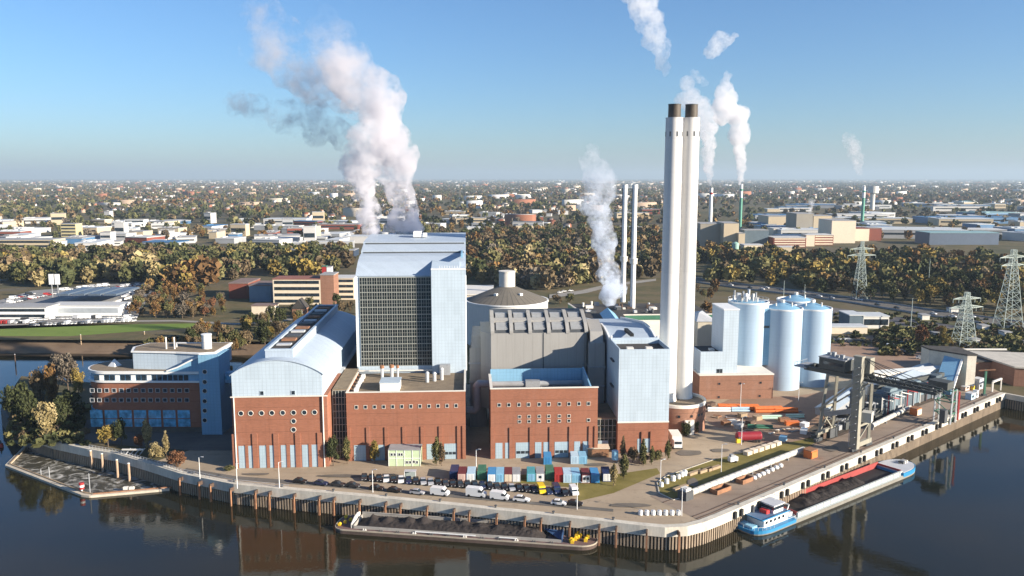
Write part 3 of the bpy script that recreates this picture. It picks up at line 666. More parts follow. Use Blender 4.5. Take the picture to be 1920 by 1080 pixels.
for i, (px, pxb, yy, wds) in enumerate(((1261, 1254, 290.5, 'left and nearer'), (1292, 1285, 294.5, 'right and farther'))):
    x = (QX(px, 225, yy) + QX(pxb, 720, yy))/2; zt_ = QZ(222, yy)
    c = thing('chimney', 'tall white chimney with dark cap, %s of two on round podium' % wds, 'chimney', (x, yy, DZ), 'white chimneys on the round podium')
    m = MB(); m.cyl(x, yy, DZ, zt_, 3.3, 3.02, 48); m.build('shaft', CHM, c, True)
    m = MB(); m.cyl(x, yy, zt_ - .1, zt_ + 4.7, 2.25, 2.2, 36); m.build('flue_cap', M('sooty_steel', (.075, .06, .045), .6, .4, .6), c, True)
    m = MB(); m.cyl(x, yy, zt_ + .0, zt_ + .25, 3.1, None, 48); m.build('top_rim', CHM, c, True)
    m = MB(); m.ring(x, yy, zt_ + 4.7, zt_ + 4.95, 2.3, 1.9, 24); m.build('flue_rim', DGREY, c)
    for a in (-.5, -1.35, -2.2, -3.0):
        m = MB(); m.obox(x + 3.05*math.cos(a), yy + 3.05*math.sin(a), zt_ - 6.4, .45, .2, 1.7, a + math.pi/2); m.build('obstruction_light_slot', DGREY, c)
    m = MB(); m.cyl(x, yy, DZ + .1, DZ + 1.3, 3.6, 3.4, 36); m.build('shaft_foot', CHM, c)
    m = MB(); a = -.15; q = 3.35
    m.tube((x + q*math.cos(a), yy + q*math.sin(a), DZ), (x + (q-.25)*math.cos(a), yy + (q-.25)*math.sin(a), zt_ - 1), .09, 5); m.build('climbing_ladder', GREY, c)

# silos, elevator block and their brick podium
sp = thing('silo_podium', 'low brown brick podium with pale coping in front of the silos', 'podium', (94, 326, 0))
SX0, SX1, SY0 = 78.2, 109.6, 326.0
m = MB(); m.box(SX0, SX1, SY0, 362, -.1, 10.2); m.build('brick_wall', BRICK2, sp)
m = MB(); m.box(SX0 - .2, SX1 + .2, SY0 - .2, 362.2, 10.2, 10.7); m.build('coping', CONCW, sp)
for px, py in ((1348, 719), (1388, 719), (1427, 718), (1347, 744), (1425, 743)): x, z = Q(px, py, SY0); win('square_window', x, z, SY0, .9, .9, sp, BRICK2)
def silo(px, yy, r_, pt, label, z0=0.0, cone=2.6):
    x = QX(px, 650, yy); z1 = QZ(pt, yy)
    c = thing('silo', label, 'silo', (x, yy, z0), 'pale blue silos')
    m = MB(); m.cyl(x, yy, z0, z1, r_, None, 48); m.build('shell', SILOM, c, True)
    m = MB(); m.ring(x, yy, z1, z1 + .6, r_ + .1, r_ - .35, 48); m.build('rim', WHITE, c, True)
    m = MB(); m.cyl(x, yy, z1 + .01, z1 + cone, r_ - .4, 1.2, 32); m.build('cone_roof', CLADB, c, True)
    for dx, dy, zz, hh_, r2 in ((0, 0, cone - .1, 1.3, .9), (3, -3, cone*.4, 2, .35), (-3.6, -2, cone*.4, 1.6, .35)): m = MB(); m.cyl(x + dx, yy + dy, z1 + zz, z1 + zz + hh_, r2, None, 10); m.build('filter_vent', OFFW, c)
    if px != 1400: return c
    m = MB()
    for i in range(26):
        a = 2*math.pi*i/26; m.tube((x + (r_-.1)*math.cos(a), yy + (r_-.1)*math.sin(a), z1 + .5), (x + (r_-.1)*math.cos(a), yy + (r_-.1)*math.sin(a), z1 + 1.7), .05, 4)
    m.ring(x, yy, z1 + 1.65, z1 + 1.75, r_ - .05, r_ - .15, 32); m.build('guard_rail', LGREY, c)
    return c
sA = silo(1400, 349, 8.7, 566, 'pale blue silo standing on the brick podium beside the square elevator block', 10.7, 1.2)
sB = silo(1464, 347, 8.5, 578, 'pale blue silo standing on the ground in front, between the other silos')
sC = silo(1519, 353, 8.5, 578, 'pale blue silo farthest from the chimneys, partly behind the crane')
sD = silo(1488, 368, 8.5, 563, 'pale blue silo at the back whose roof shows between the others')
xs, ys = QX(1400, 566, 349), 349; z = QZ(566, 349) + 1.1
for i in range(12):
    a = i * .55; rr = 2 + (i*37 % 50)/10; m = MB(); m.cyl(xs + rr*math.cos(a), ys + rr*math.sin(a), z, z + 1.5 + (i*7 % 5)*.6, .3 + .15*(i % 3), None, 8); m.build('roof_pipe', [OFFW, GREY, LGREY][i % 3], sA)
m = MB(); m.box(xs - 5, xs - 3.4, ys - 3, ys - 1, z, z + 3.2); m.build('roof_cabinet', LGREY, sA); m = MB(); m.blob(xs - 1.5, ys - 4, z + 2, 1.2, 1.2, 1.4); m.build('dust_cyclone', WHITE, sA, True)
for k, (px, w_) in enumerate(((1434, 5.0),)):
    m = MB(); x = QX(1439, 600, 343); m.box(x - 4.2, x + 2.6, 342, 352, 10.7, QZ(579, 343)); o = tag(m.build('stair_shaft', CLADB), 'narrow blue stair shaft squeezed between two silos', 'stair shaft')
    m = MB(); m.box(x - 4.2, x + .6, 341.8, 342, QZ(614, 343), QZ(610, 343)); m.build('louvre', DGREY, o)
eb = thing('elevator_block', 'pale blue square elevator block with lower wing left of the silos', 'elevator block', (88, 328, 10.7))
m = MB(); m.box(88.2, 94.6, 328, 344, 10.7, 37.4); m.build('high_block', CLAD, eb)
m = MB(); m.box(88.0, 94.8, 327.8, 344.2, 37.4, 37.9); m.build('high_block_rim', WHITE, eb)
m = MB(); m.box(78.8, 88.19, 328, 344, 10.7, 18.8); m.box(78.8, 88.19, 328, 328.4, 18.8, 19.9); m.box(78.8, 79.2, 328.4, 344, 18.8, 19.9); m.build('low_wing', CLAD, eb)
m = MB(); m.box(79.21, 88.18, 328.41, 344, 18.81, 18.95); m.build('low_wing_roof', DROOF, eb)
m = MB(); m.box(84.5, 86.3, 333, 336, 18.95, 19.8); m.build('roof_unit', OFFW, eb)
for px in (1346, 1352): x, z = Q(px, 696, 328); win('louvre_window', x, z, 328, .9, 1.7, eb, DGREY)
bb = thing('beige_building', 'beige building with grey hipped roof between chimneys and silos', 'building', (84, 380, 0))
m = MB(); m.box(QX(1308, 620, 372), QX(1343, 620, 372), 372, 395, 0, QZ(603, 372)); m.build('wall', BEIGE, bb)
x0, x1 = QX(1306, 600, 372), QX(1345, 600, 372); z = QZ(603, 372)
m = MB(); m.add([(x0, 371.6, z), (x1, 371.6, z), (x1, 395.4, z), (x0, 395.4, z), ((x0+x1)/2 - 2, 380, z + 3), ((x0+x1)/2 + 1, 386, z + 3)], [(0, 1, 4), (1, 2, 5, 4), (2, 3, 5), (3, 0, 4, 5), (3, 2, 1, 0)]); m.build('roof', LGREY, bb)

# coal tank with dark cone roof
TKC = (-2.8, 445.0)
tk = thing('storage_tank', 'huge round white tank with dark cone roof and drum on top', 'storage tank', (*TKC, 0))
m = MB(); m.cyl(*TKC, 0, QZ(566, 440), 23.0, None, 64); m.build('tank_wall', M('tank_paint', (.62, .61, .58), .6, .1, .1, stretch=(1, 1, .2)), tk, True)
zr = QZ(566, 440)
m = MB(); m.cyl(*TKC, zr, zr + .7, 23.4, None, 64); m.build('tank_rim', WHITE, tk, True)
rm, t_, b_ = newmat('ribbed_tank_roof'); tc = t_.nodes.new('ShaderNodeTexCoord'); gr = t_.nodes.new('ShaderNodeTexGradient'); gr.gradient_type = 'RADIAL'
mp = t_.nodes.new('ShaderNodeMapping'); t_.links.new(tc.outputs['Object'], mp.inputs[0]); t_.links.new(mp.outputs[0], gr.inputs[0])
fl = mathn(t_, 'LESS_THAN', mathn(t_, 'FRACT', mathn(t_, 'MULTIPLY', gr.outputs['Fac'], 40)), .12)
t_.links.new(mixc(t_, fl, mixc(t_, noisen(t_, coords(t_), .3), (.10, .09, .072), (.17, .15, .12)), (.06, .055, .05)), b_.inputs['Base Color']); b_.inputs['Roughness'].default_value = .85
m = MB(); m.cyl(*TKC, zr + .7, zr + 8.2, 22.6, 4.4, 64); m.build('cone_roof', rm, tk, True)
m = MB(); m.cyl(*TKC, zr + 7.4, zr + 16.2, 4.5, None, 32); m.cyl(*TKC, zr + 16.2, zr + 16.8, 4.7, None, 32); m.build('top_drum', CONCW, tk, True)
for a in (-2.05, -.95): m = MB(); m.obox(TKC[0] + 13*math.cos(a), TKC[1] + 13*math.sin(a), zr + 4.4, 1.7, 1.7, 1.2, a); m.build('roof_hatch', WHITE, tk)
m = MB(); x0, z = Q(868, 560, 470); m.box(-34, -12, 462, 500, 0, 24); m.cm = 1; m.box(-34.4, -11.6, 461.6, 500.4, 24, 24.8); tag(m.build('storage_shed', [CREAM, OFFW]), 'cream flat roofed shed half hidden behind the big tank', 'shed')

# gas turbine building with two thin stacks
gp = thing('gas_plant', 'low building with dark cluttered roof and green edge below the two thin stacks', 'plant building', (62, 352, 0))
gz = 20.0; gy = P(1110, 592, gz)[1]; gx0 = P(1110, 592, gz)[0]
lft = [(gx0, gy), (110, gy), (110, gy + 40), (gx0 - 4, gy + 40)]
m = MB(); m.prism(lft, 0, gz); m.build('wall', OFFW, gp)
m = MB(); m.prism([(gx0 - .3, gy - .3), (110.3, gy - .3), (110.3, gy), (gx0 - .3, gy)], gz - 2.2, gz + .2); m.prism([(gx0 - .3, gy), (gx0, gy), (gx0 - 4, gy + 40), (gx0 - 4.3, gy + 40)], gz - 2.2, gz + .2); m.build('green_fascia', GREENP, gp)
m = MB(); m.prism([(gx0 - .4, gy - .4), (110.4, gy - .4), (110.4, gy + .3), (gx0 - .4, gy + .3)], gz + .2, gz + .75); m.prism([(gx0 - .4, gy + .3), (gx0 + .3, gy + .3), (gx0 - 3.7, gy + 40), (gx0 - 4.4, gy + 40)], gz + .2, gz + .75); m.build('roof_edge', CONCW, gp)
m = MB(); m.prism([(gx0 + .1, gy + .1), (109.9, gy + .1), (109.9, gy + 39.9), (gx0 - 3.8, gy + 39.9)], gz + .0, gz + .15); m.build('roof_deck', DROOF, gp)
for i in range(26):
    x = gx0 + 2 + rnd.random() * 42; y = gy + 5 + rnd.random() * 30; m = MB()
    if i % 3: m.obox(x, y, gz + .15, rnd.uniform(1.5, 4.5), rnd.uniform(1.2, 3), rnd.uniform(.6, 1.9), rnd.choice((0, .1)))
    else: m.cyl(x, y, gz + .15, gz + rnd.uniform(1.5, 3), .6, None, 10)
    m.build('roof_plant_unit', [GREY, LGREY, DGREY, RUSTD, OFFW][i % 5], gp)
for i, (px, py) in enumerate(((1169, 566), (1187, 578))):
    x, y = P(px - 1, py, gz); z1 = QZ(346, y)
    s_ = thing('thin_stack', 'thin white steel stack, %s of the pair on the dark roofed plant' % ('left and farther' if i == 0 else 'right and nearer'), 'stack', (x, y, gz), 'thin white stacks')
    m = MB(); m.cyl(x, y, gz, z1, 1.45, 1.3, 20); m.build('shaft', WHITE, s_, True)
    zc = QZ(486 if i == 0 else 490, y); m = MB(); m.cyl(x, y, zc - 1.2, zc + 1.2, 2.1, None, 20); m.cyl(x, y, zc + 1.2, zc + 1.6, 2.3, None, 20); m.build('gallery_collar', OFFW, s_)
    m = MB(); m.cyl(x, y, z1 - 2.2, z1, 1.6, None, 20); m.build('top_collar', WHITE, s_)
    m = MB(); m.tube((x - 1.5, y, gz), (x - 1.5, y, z1), .18, 6); m.build('ladder', DGREY, s_)
# low link roofs between tower and gas plant
m = MB(); m.box(30, 58, 345.01, gy - .5, 0, 21); m.cm = 1; m.box(30, 58, 345.01, gy - .5, 21, 21.4); m.cm = 2; m.exty([(46, 21.4), (50, 24.5), (54, 21.4)], 346, gy - .6)
tag(m.build('switch_house', [OFFW, DROOF, CLADB]), 'low pale switch house with small blue gable behind the corner tower', 'building')

# office block with rounded left end
ob = thing('office_block', 'rounded brick and glass office block with blue stair tower by the dock', 'office building', (-130, 281, 0))
oy = 281.0
def cap_plan(x0, x1, y0, d, r_):                            # straight front, rounded left end
    n = 10; a = [(x1, y0)]; a += []
    left = [(x0 + r_ - r_*math.sin(math.pi*i/n), y0 + d/2 - (d/2)*math.cos(math.pi*i/n)) for i in range(n + 1)]
    return [(x1, y0 + d)] + left[::-1] + [(x1, y0)]
zl = lambda py: QZ(py, oy)
xr, xl = -112.0, -155.6
m = MB(); m.prism(cap_plan(xl + .6, xr, oy + .6, 17, 8)[::-1], 0, zl(801)); m.build('dark_plinth', DARKC, ob, True)
m = MB(); m.prism(cap_plan(xl, xr, oy, 18, 9)[::-1], zl(801), zl(716)); m.build('brick_wall', BRICK, ob, True)
m = MB(); m.prism(cap_plan(xl + .3, xr, oy + .3, 17.4, 8.7)[::-1], zl(716), zl(701)); m.build('top_storey', CLADB, ob, True)
m = MB(); m.prism(cap_plan(xl - .6, xr, oy - .6, 19.2, 9.6)[::-1], zl(717), zl(714)); m.prism(cap_plan(xl - .5, xr, oy - .5, 19, 9.5)[::-1], zl(701), zl(696)); m.build('white_bands', WHITE, ob, True)
m = MB(); m.prism(cap_plan(xl + .2, xr, oy + .2, 17.6, 8.8)[::-1], zl(696), zl(696) + .12); m.build('roof_terrace', GRAVROOF, ob)
for r_, py in ((1, 732), (2, 750)):
    for i in range(14):
        px = 173 + 13.65 * i; x, z = Q(px, py, oy); win('office_window', x, z, oy, 1.35, 1.3, ob, LGREY, fr=.12)
for i in range(18):
    px = 180 + 9.9 * i; x, z = Q(px, 708.5, oy); m = MB(); m.box(x - .75, x + .75, oy + .12, oy + .31, z - .95, z + .95); m.build('top_window', [GLASS, WHITE, GLASS][i % 3 if i < 13 else 0], ob)
for i in range(7):
    for j, (pa, pb_) in enumerate(((769, 784), (785.5, 800))):
        xa, xb = QX(170 + 27.3*i, 785, oy), QX(193 + 27.3*i, 785, oy); m = MB(); m.box(xa, xb, oy - .12, oy - .002, zl(pb_), zl(pa)); m.build('glass_bay', GLASSB, ob)
for k in range(5):                                          # bays round the curved end
    a = math.pi * (k + 1.0) / 8; x = xl + 9 - 9.08*math.sin(a); y = oy + 9 - 9.08*math.cos(a)
    for pa, pb_ in ((769, 784), (785.5, 800)):
        m = MB(); m.obox(x, y, zl(pb_), 2.6, .2, zl(pa) - zl(pb_), -a); m.build('glass_bay', GLASSB, ob)
    for py in (732, 750):
        m = MB(); m.obox(x, y, zl(py) - .7, 1.4, .2, 1.4, -a); m.build('office_window', GLASS, ob)
# penthouse with sweeping rim, stair tower
ph0, ph1 = zl(696) + .1, zl(664)
m = MB(); m.prism([(-137.5, 284), (-121, 282.6), (-112, 280.7), (-107, 282), (-107, 299), (-137.5, 298), (-140, 291)], ph0, ph1); m.build('penthouse', CLAD, ob)
m = MB(); m.prism([(-137.9, 283.6), (-121, 282.1), (-112, 280.2), (-106.6, 281.6), (-106.6, 299.4), (-137.9, 298.4), (-140.6, 291)], ph1, ph1 + .5); m.build('penthouse_rim', WHITE, ob)
m = MB(); m.prism([(-137.2, 284.4), (-121, 283), (-112, 281.4), (-107.4, 282.6), (-107.4, 298.4), (-137.2, 297.5), (-139.4, 291)], ph1 + .5, ph1 + .62); m.build('penthouse_roof', GRAVROOF, ob)
m = MB()                                                    # wing wall whose rim sweeps up to the tower
m.exty([(-124, zl(696)), (-112, zl(696)), (-112, zl(668)), (-116, zl(678)), (-120, zl(689))], oy - .6, oy + 1.2); m.build('sweeping_wall', CLADB, ob)
m = MB(); m.beam((-124, oy - .3, zl(695)), (-120, oy - .3, zl(688)), 1.2, .5); m.beam((-120, oy - .3, zl(688)), (-116, oy - .3, zl(677.5)), 1.2, .5); m.beam((-116, oy - .3, zl(677.5)), (-111.9, oy - .3, zl(667.5)), 1.2, .5); m.build('sweeping_rim', WHITE, ob)
m = MB(); m.box(-111.9, -104.6, 279.0, 290, 0, zl(664)); m.build('stair_tower', CLADB, ob)
for py in (697, 716, 733, 752, 770, 788): x, z = Q(384, py, 279); roundwin(x, z, 279, .75, ob)
m = MB(); x, y = -112, 288; m.cyl(x, y, ph1 + .6, ph1 + 5.6, 1.7, None, 20); m.cyl(x, y, ph1 + 5.6, ph1 + 6.0, 1.9, None, 20); m.build('roof_tank', WHITE, ob, True)
for dx in (-14.5, -11.5): m = MB(); m.tube((x + dx, 287, ph1 + .6), (x + dx, 287, ph1 + 5), .3); m.build('roof_flue', OFFW, ob)
m = MB(); m.path([(-124, 290, ph1 + .6), (-124, 290, ph1 + 2.2), (-114.5, 290, ph1 + 2.2), (-114.5, 290, ph1 + .6)], .3); m.build('roof_pipe', LGREY, ob)
m = MB(); cx, cy = -146.8, 289; m.cyl(cx, cy, zl(696) + .1, zl(696) + 2.6, 2.4, .2, 4, .4); m.build('roof_pyramid_light', WHITE, ob)
m = MB(); m.box(-150, -133, 299.5, 312, 0, 19); m.cm = 1; m.box(-150.2, -132.8, 299.3, 312.2, 19, 19.5); m.build('rear_wing', [CLADB, DROOF], ob)
m = MB(); m.box(-104.5, -88.65, 284, 287.5, zl(722), zl(703)); fb = tag(m.build('footbridge', CLADB), 'enclosed blue footbridge joining office block and barrel roofed hall', 'footbridge')
m = MB(); m.box(-104.5, -88.65, 283.9, 283.99, zl(716), zl(709)); m.build('bridge_window', GLASSB, fb)

for o_ in (th, gl1, gl2, wb, bo, pb, fh, ct, sp, eb, gp): o_.rotation_euler = (0, 0, R(3.2))    # the plant stands a little askew to the view
# ------------------------------------------------------------------ vehicles
def carbody(kindc):
    if kindc == 'car':
        body = [(-2.15, .3), (-2.2, .75), (-2.1, .92), (-1.1, .98), (1.0, .95), (2.0, .78), (2.2, .6), (2.15, .3)]
        cab = [(-1.85, .92), (-1.35, 1.40), (.1, 1.46), (.95, .93)]; roof = [(-1.38, 1.38), (-1.25, 1.47), (.05, 1.50), (.25, 1.36)]; wl, wr, hw = (-1.35, 1.35), .32, .88
    else:
        body = [(-2.7, .35), (-2.75, 2.2), (-2.6, 2.38), (1.1, 2.40), (1.45, 2.28), (2.05, 1.35), (2.7, 1.1), (2.75, .6), (2.7, .35)]
        cab = [(.75, 1.42), (.75, 2.05), (1.58, 2.07), (2.02, 1.42)]; roof = None; wl, wr, hw = (-1.8, 1.8), .36, 1.0
    return body, cab, roof, wl, wr, hw
def make_vehicle(kindc, paint, name, label, cat, loc, rz, group, simple=False):
    body, cab, roof, wl, wr, hw = carbody(kindc)
    if simple:
        m = MB(); m.exty(body, -hw, hw); m.cm = 1; m.exty(cab, -hw * .93 if kindc == 'car' else -hw - .01, hw * .93 if kindc == 'car' else hw + .01); m.cm = 0
        if roof: m.exty(roof, -hw * .8, hw * .8)
        m.cm = 2
        for x in wl: m.box(x - wr, x + wr, -hw - .02, hw + .02, .02, wr * 1.9)
        o = m.build(name, [paint, GLASS, BLACK]); o.location = loc; o.rotation_euler = (0, 0, rz); return tag(o, label, cat, group)
    t = thing(name, label, cat, (0, 0, 0), group)
    m = MB(); m.exty(body, -hw, hw)
    b = m.build('body', paint, t)
    if roof: m = MB(); m.exty(roof, -hw * .8, hw * .8); m.build('roof', paint, t)
    m = MB(); m.exty(cab, -hw * .86 if kindc == 'car' else -hw - .02, hw * .86 if kindc == 'car' else hw + .02); m.build('windows', GLASS, t)
    for x in wl:
        for sg in (-1, 1):
            m = MB(); m.tube((x, sg * (hw - .16), wr), (x, sg * (hw + .03), wr), wr, 12); m.build('wheel', BLACK, t)
    for sg in (-1, 1):
        m = MB(); m.box(body[-2][0] - .06, body[-2][0] + .04, sg * (hw - .36) - .14, sg * (hw - .36) + .14, body[-2][1] - .02, body[-2][1] + .1); m.build('headlight', LGREY, t)
    t.location = loc; t.rotation_euler = (0, 0, rz); return t
def paint(name, c): return M('car_paint_' + name, c, .25, .05, .3, spec=.5)
PB = paint('black', (.012, .012, .014)); PN = paint('navy', (.015, .025, .07)); PG = paint('dark_grey', (.035, .037, .04)); PW = paint('white', (.72, .72, .71)); PS = paint('silver', (.36, .37, .39)); PY = paint('yellow', (.75, .5, .02)); PR = paint('red', (.3, .03, .03))
qd = math.atan2(QL[-1][1] - QL[8][1], QL[-1][0] - QL[8][0])
frow = [(563, 905, 'car', PB, 'black'), (602, 909, 'car', PN, 'navy'), (634, 911, 'car', PG, 'dark grey'), (662, 913, 'car', PG, 'dark grey'), (706, 918, 'car', PB, 'black'), (740, 922, 'car', PB, 'black'), (783, 926, 'car', PS, 'pale silver'), (825, 928, 'van', PW, 'white'), (893, 931, 'van', PW, 'white'), (937, 936, 'van', PW, 'white'), (978, 940, 'car', PW, 'white'), (1048, 946, 'car', PW, 'white'), (1078, 947, 'car', PB, 'black')]
flab = ['black car at the office end of the row along the quay edge', 'navy car second from the office end in the quay edge row', 'dark grey car third from the office end in the quay edge row', 'dark grey boxy car fourth from the office end in the quay edge row', 'black car fifth from the office end in the quay edge row, by a lamp post', 'black car just left of the pale silver car in the quay edge row', 'pale silver car behind the line of white vans on the quay edge', 'white van at the back of the line of vans on the quay edge', 'tall white van second in the line of vans on the quay edge', 'white van third in the line, ahead of the tall white van', 'white estate car ahead of the white vans on the quay edge', 'white pickup like car beside the last black car on the quay edge', 'black car at the corner end of the row along the quay edge']
for (px, py, k, pm, cn), lb in zip(frow, flab):
    x, y = P(px, py, .1); v = make_vehicle(k, pm, 'parked_van' if k == 'van' else 'parked_car', lb, 'van' if k == 'van' else 'car', (x, y, .12), qd, 'vehicles parked along the quay edge')
    if px == 893: v.scale = (1.08, 1.0, 1.18)
    if px == 978: v.scale = (1.1, 1.0, 1.15)
brow = []
N = 25
cols = [PG, PB, PB, PW, PB, PW, PN, PB, PS, PS, PB, PG, PB, PG, PB, PB, PN, PB, PG, PB, PS, PB, PB, PG]
cname = {PG: 'dark grey', PB: 'black', PW: 'white', PN: 'navy', PS: 'silver'}
for i in range(24):
    f = i / 23; px = 683 + 318 * f; py = 898 + 22 * f; brow.append((px, py, cols[i]))
protos = {}
ords = ['first', 'second', 'third', 'fourth', 'fifth', 'sixth', 'seventh', 'eighth', 'ninth', 'tenth', 'eleventh', 'twelfth', 'thirteenth', 'fourteenth', 'fifteenth', 'sixteenth', 'seventeenth', 'eighteenth', 'nineteenth', 'twentieth', '21st', '22nd', '23rd', '24th']
for i, (px, py, pm) in enumerate(brow):
    x, y = P(px, py, .1); rz = qd - math.pi/2 + .45 + rnd.uniform(-.06, .06)
    lb = '%s car, %s to the left of the yellow van in the rear parking row' % (cname[pm], ords[23 - i])
    if pm not in protos: protos[pm] = make_vehicle('car', pm, 'parked_car', lb, 'car', (x, y, .08), rz, 'cars in the rear parking row')
    else: dup(protos[pm], (x, y, .08), rz, lb, scale=(1, 1, rnd.uniform(.96, 1.14)))
for px, py, pm, k, lb in ((1015, 922, PY, 'van', 'bright yellow van in the rear parking row'), (1029, 924, PN, 'car', 'navy car just right of the yellow van'), (1043, 922, PN, 'van', 'small navy van between yellow van and white van'), (1076, 925, PW, 'van', 'white van at the lawn end of the rear parking row'), (1059, 927, PB, 'car', 'black car tucked beside the white van near the lawn')):
    x, y = P(px, py, .1); v = make_vehicle(k, pm, 'parked_van' if k == 'van' else 'parked_car', lb, 'van' if k == 'van' else 'car', (x, y, .08), qd - math.pi/2 + .45, 'cars in the rear parking row')
    if k == 'van': v.scale = (.85, .95, .92)
x, y = P(417, 806, .1); make_vehicle('car', PS, 'parked_car', 'silver car parked in the shade between office block and hall', 'car', (x, y, .1), 1.1, None)
# distant parked cars on the storage ground at right
for i, (px, py, pm, rz) in enumerate(((1672, 653, PW, -.5), (1726, 673, PW, -.3), (1683, 642, PN, -.7), (1692, 645, PB, -.7), (1701, 648, PN, -.7), (1711, 651, PS, -.7), (1722, 656, PB, -.7), (1731, 659, PN, -.7), (1740, 661, PS, -.7), (1750, 665, PG, -.7), (1692, 661, PN, -.4), (1706, 667, PB, -.4))):
    x, y = P(px, py, .1)
    lb = ['white van standing alone on the brown storage ground', 'white car near the long pale conveyor gallery', None, None, None, None, None, None, None, None, 'navy car between the two white vehicles on the storage ground', 'black car between the two white vehicles on the storage ground'][i]
    lb = lb or '%s car, %s in the slanting row by the scrub' % ({PN: 'navy', PB: 'black', PS: 'silver', PG: 'dark grey'}[pm], ords[i - 2])
    v = make_vehicle('van' if i == 0 else 'car', pm, 'parked_van' if i == 0 else 'parked_car', lb, 'van' if i == 0 else 'car', (x, y, .1), rz, 'vehicles on the storage ground', simple=True)

# ------------------------------------------------------------------ containers and site cabins
def containermat(base): return base
def container(px, py, mat, label, L=6.0, W=2.45, Hh=2.6, rz=0.0, front=None, win=0, z=.07, at=None):
    x, y = at if at else P(px, py, z)
    t = thing('shipping_container' if not win else 'site_cabin', label, 'container' if not win else 'cabin', (x, y + L/2, z), 'containers behind the car park')
    m = MB(); n = int(L / .5)
    m.box(x - W/2, x + W/2, y, y + L, z, z + Hh)
    for i in range(n):
        yy = y + (i + .25) * L / n; m.box(x - W/2 - .06, x + W/2 + .06, yy, yy + .25, z + .15, z + Hh - .12)
    m.build('body', mat, t)
    m = MB()
    for sx in (-1, 1): m.box(x + sx*W/2 - .1, x + sx*W/2 + .1, y - .08, y + .1, z, z + Hh + .03)
    m.box(x - W/2 + .1, x + W/2 - .1, y - .08, y + .1, z + Hh - .14, z + Hh + .03); m.box(x - W/2 + .1, x + W/2 - .1, y - .08, y + .1, z, z + .16); m.build('corner_frame', mat, t)
    for sx in (-1, 1):
        d = MB(); d.box(min(x, x + sx*(W/2 - .12)) + .02, max(x, x + sx*(W/2 - .12)) - .02, y - .05, y - .002, z + .18, z + Hh - .16)
        for k in (.25, .6): d.box(x + sx*k - .03, x + sx*k + .03, y - .11, y - .051, z + .25, z + Hh - .25)
        d.build('end_door', front or mat, t)
    for k in range(win):
        xx = x + (k - (win - 1)/2) * 1.0; d = MB(); d.box(xx - .35, xx + .35, y - .14, y - .112, z + 1.1, z + 1.9); d.build('window', GLASS, t)
    t.rotation_euler = (0, 0, rz); return t
PALEB = M('pale_blue_container', (.42, .56, .66), .55, .15, .8); MIDB = M('mid_blue_container', (.05, .24, .48), .55, .15, .8); PINK = M('faded_pink_container', (.62, .45, .38), .6, .15, .8)
for a in ((866, 903, MAROON, 'maroon roofed container with pale pink doors, nearest the glass shelter', dict(front=PINK)),
          (883, 903, PALEB, 'pale blue container with white doors left of the dark green one', dict(front=WHITE)),
          (903, 899, GREENP, 'dark green container set back between pale blue and blue containers', {}),
          (922, 904, MIDB, 'blue roofed container with white doors left of the plain blue one', dict(front=WHITE)),
          (937.5, 904, LBLUE, 'plain blue container beside the cream cabin', {}),
          (953, 904, MAROON, 'container with cream doors and dark roof between blue and white ones', dict(front=CREAM)),
          (968, 904, GREY, 'grey roofed container with white doors next to the cream doored one', dict(front=WHITE)),
          (996, 903, TEAL, 'teal blue container standing alone in the row middle', dict(front=LBLUE)),
          (1013, 903, GREY, 'white site cabin with one black window right of the teal container', dict(front=WHITE, win=1)),
          (1031, 899, GREENP, 'dark green container set back left of the red container', {}),
          (1048, 904, RED, 'dark red container in the row', {}),
          (1064.5, 905, PALEB, 'pale grey blue container right of the red one', {}),
          (1080, 905, LBLUE, 'light blue container between the pale one and the two windowed cabin', {}),
          (1099, 906, MAROON, 'white fronted cabin with two dark windows near the row end', dict(front=WHITE, win=2)),
          (1116, 905, MIDB, 'bright blue container second from the lawn end of the row', {}),
          (1138, 903, NAVY, 'navy container with white doors at the lawn end of the row', dict(front=WHITE)),
          (851, 899, NAVY, 'navy container nearest the workshop block, left end of the row', {}),
          (1027, 871, MIDB, 'blue container standing close to the middle brick block', dict(L=5)),
          (1078, 870, PALEB, 'pale blue container with maroon roof near the glazed entrance', dict(L=5)),
          (1093, 870, LBLUE, 'teal sided container beside the pale one near the glazed entrance', dict(L=5))):
    container(*a[:4], **a[4])
x, y = P(1095, 863, .1); m = MB(); m.box(x + 1.5, x + 8.5, y + 3, y + 7, .1, 3.0); m.cm = 1; m.box(x + 1.2, x + 8.8, y + 2.7, y + 7.3, 3.0, 3.2)
tag(m.build('storage_shelter', [RUST, CREAM]), 'low cream roofed shelter beside the teal sided container', 'shelter')
x, y = P(1153, 866, .1); t = thing('water_tank', 'small grey blue tank on legs beside the corner tower', 'tank', (x, y, .1))
m = MB(); m.cyl(x, y, 1.0, 3.9, 1.1, None, 16); m.build('tank_body', LBLUE, t)
for a in range(4): m = MB(); m.tube((x + .9*math.cos(a*1.57+.7), y + .9*math.sin(a*1.57+.7), 0), (x + .9*math.cos(a*1.57+.7), y + .9*math.sin(a*1.57+.7), 1.2), .09); m.build('leg', GREY, t)
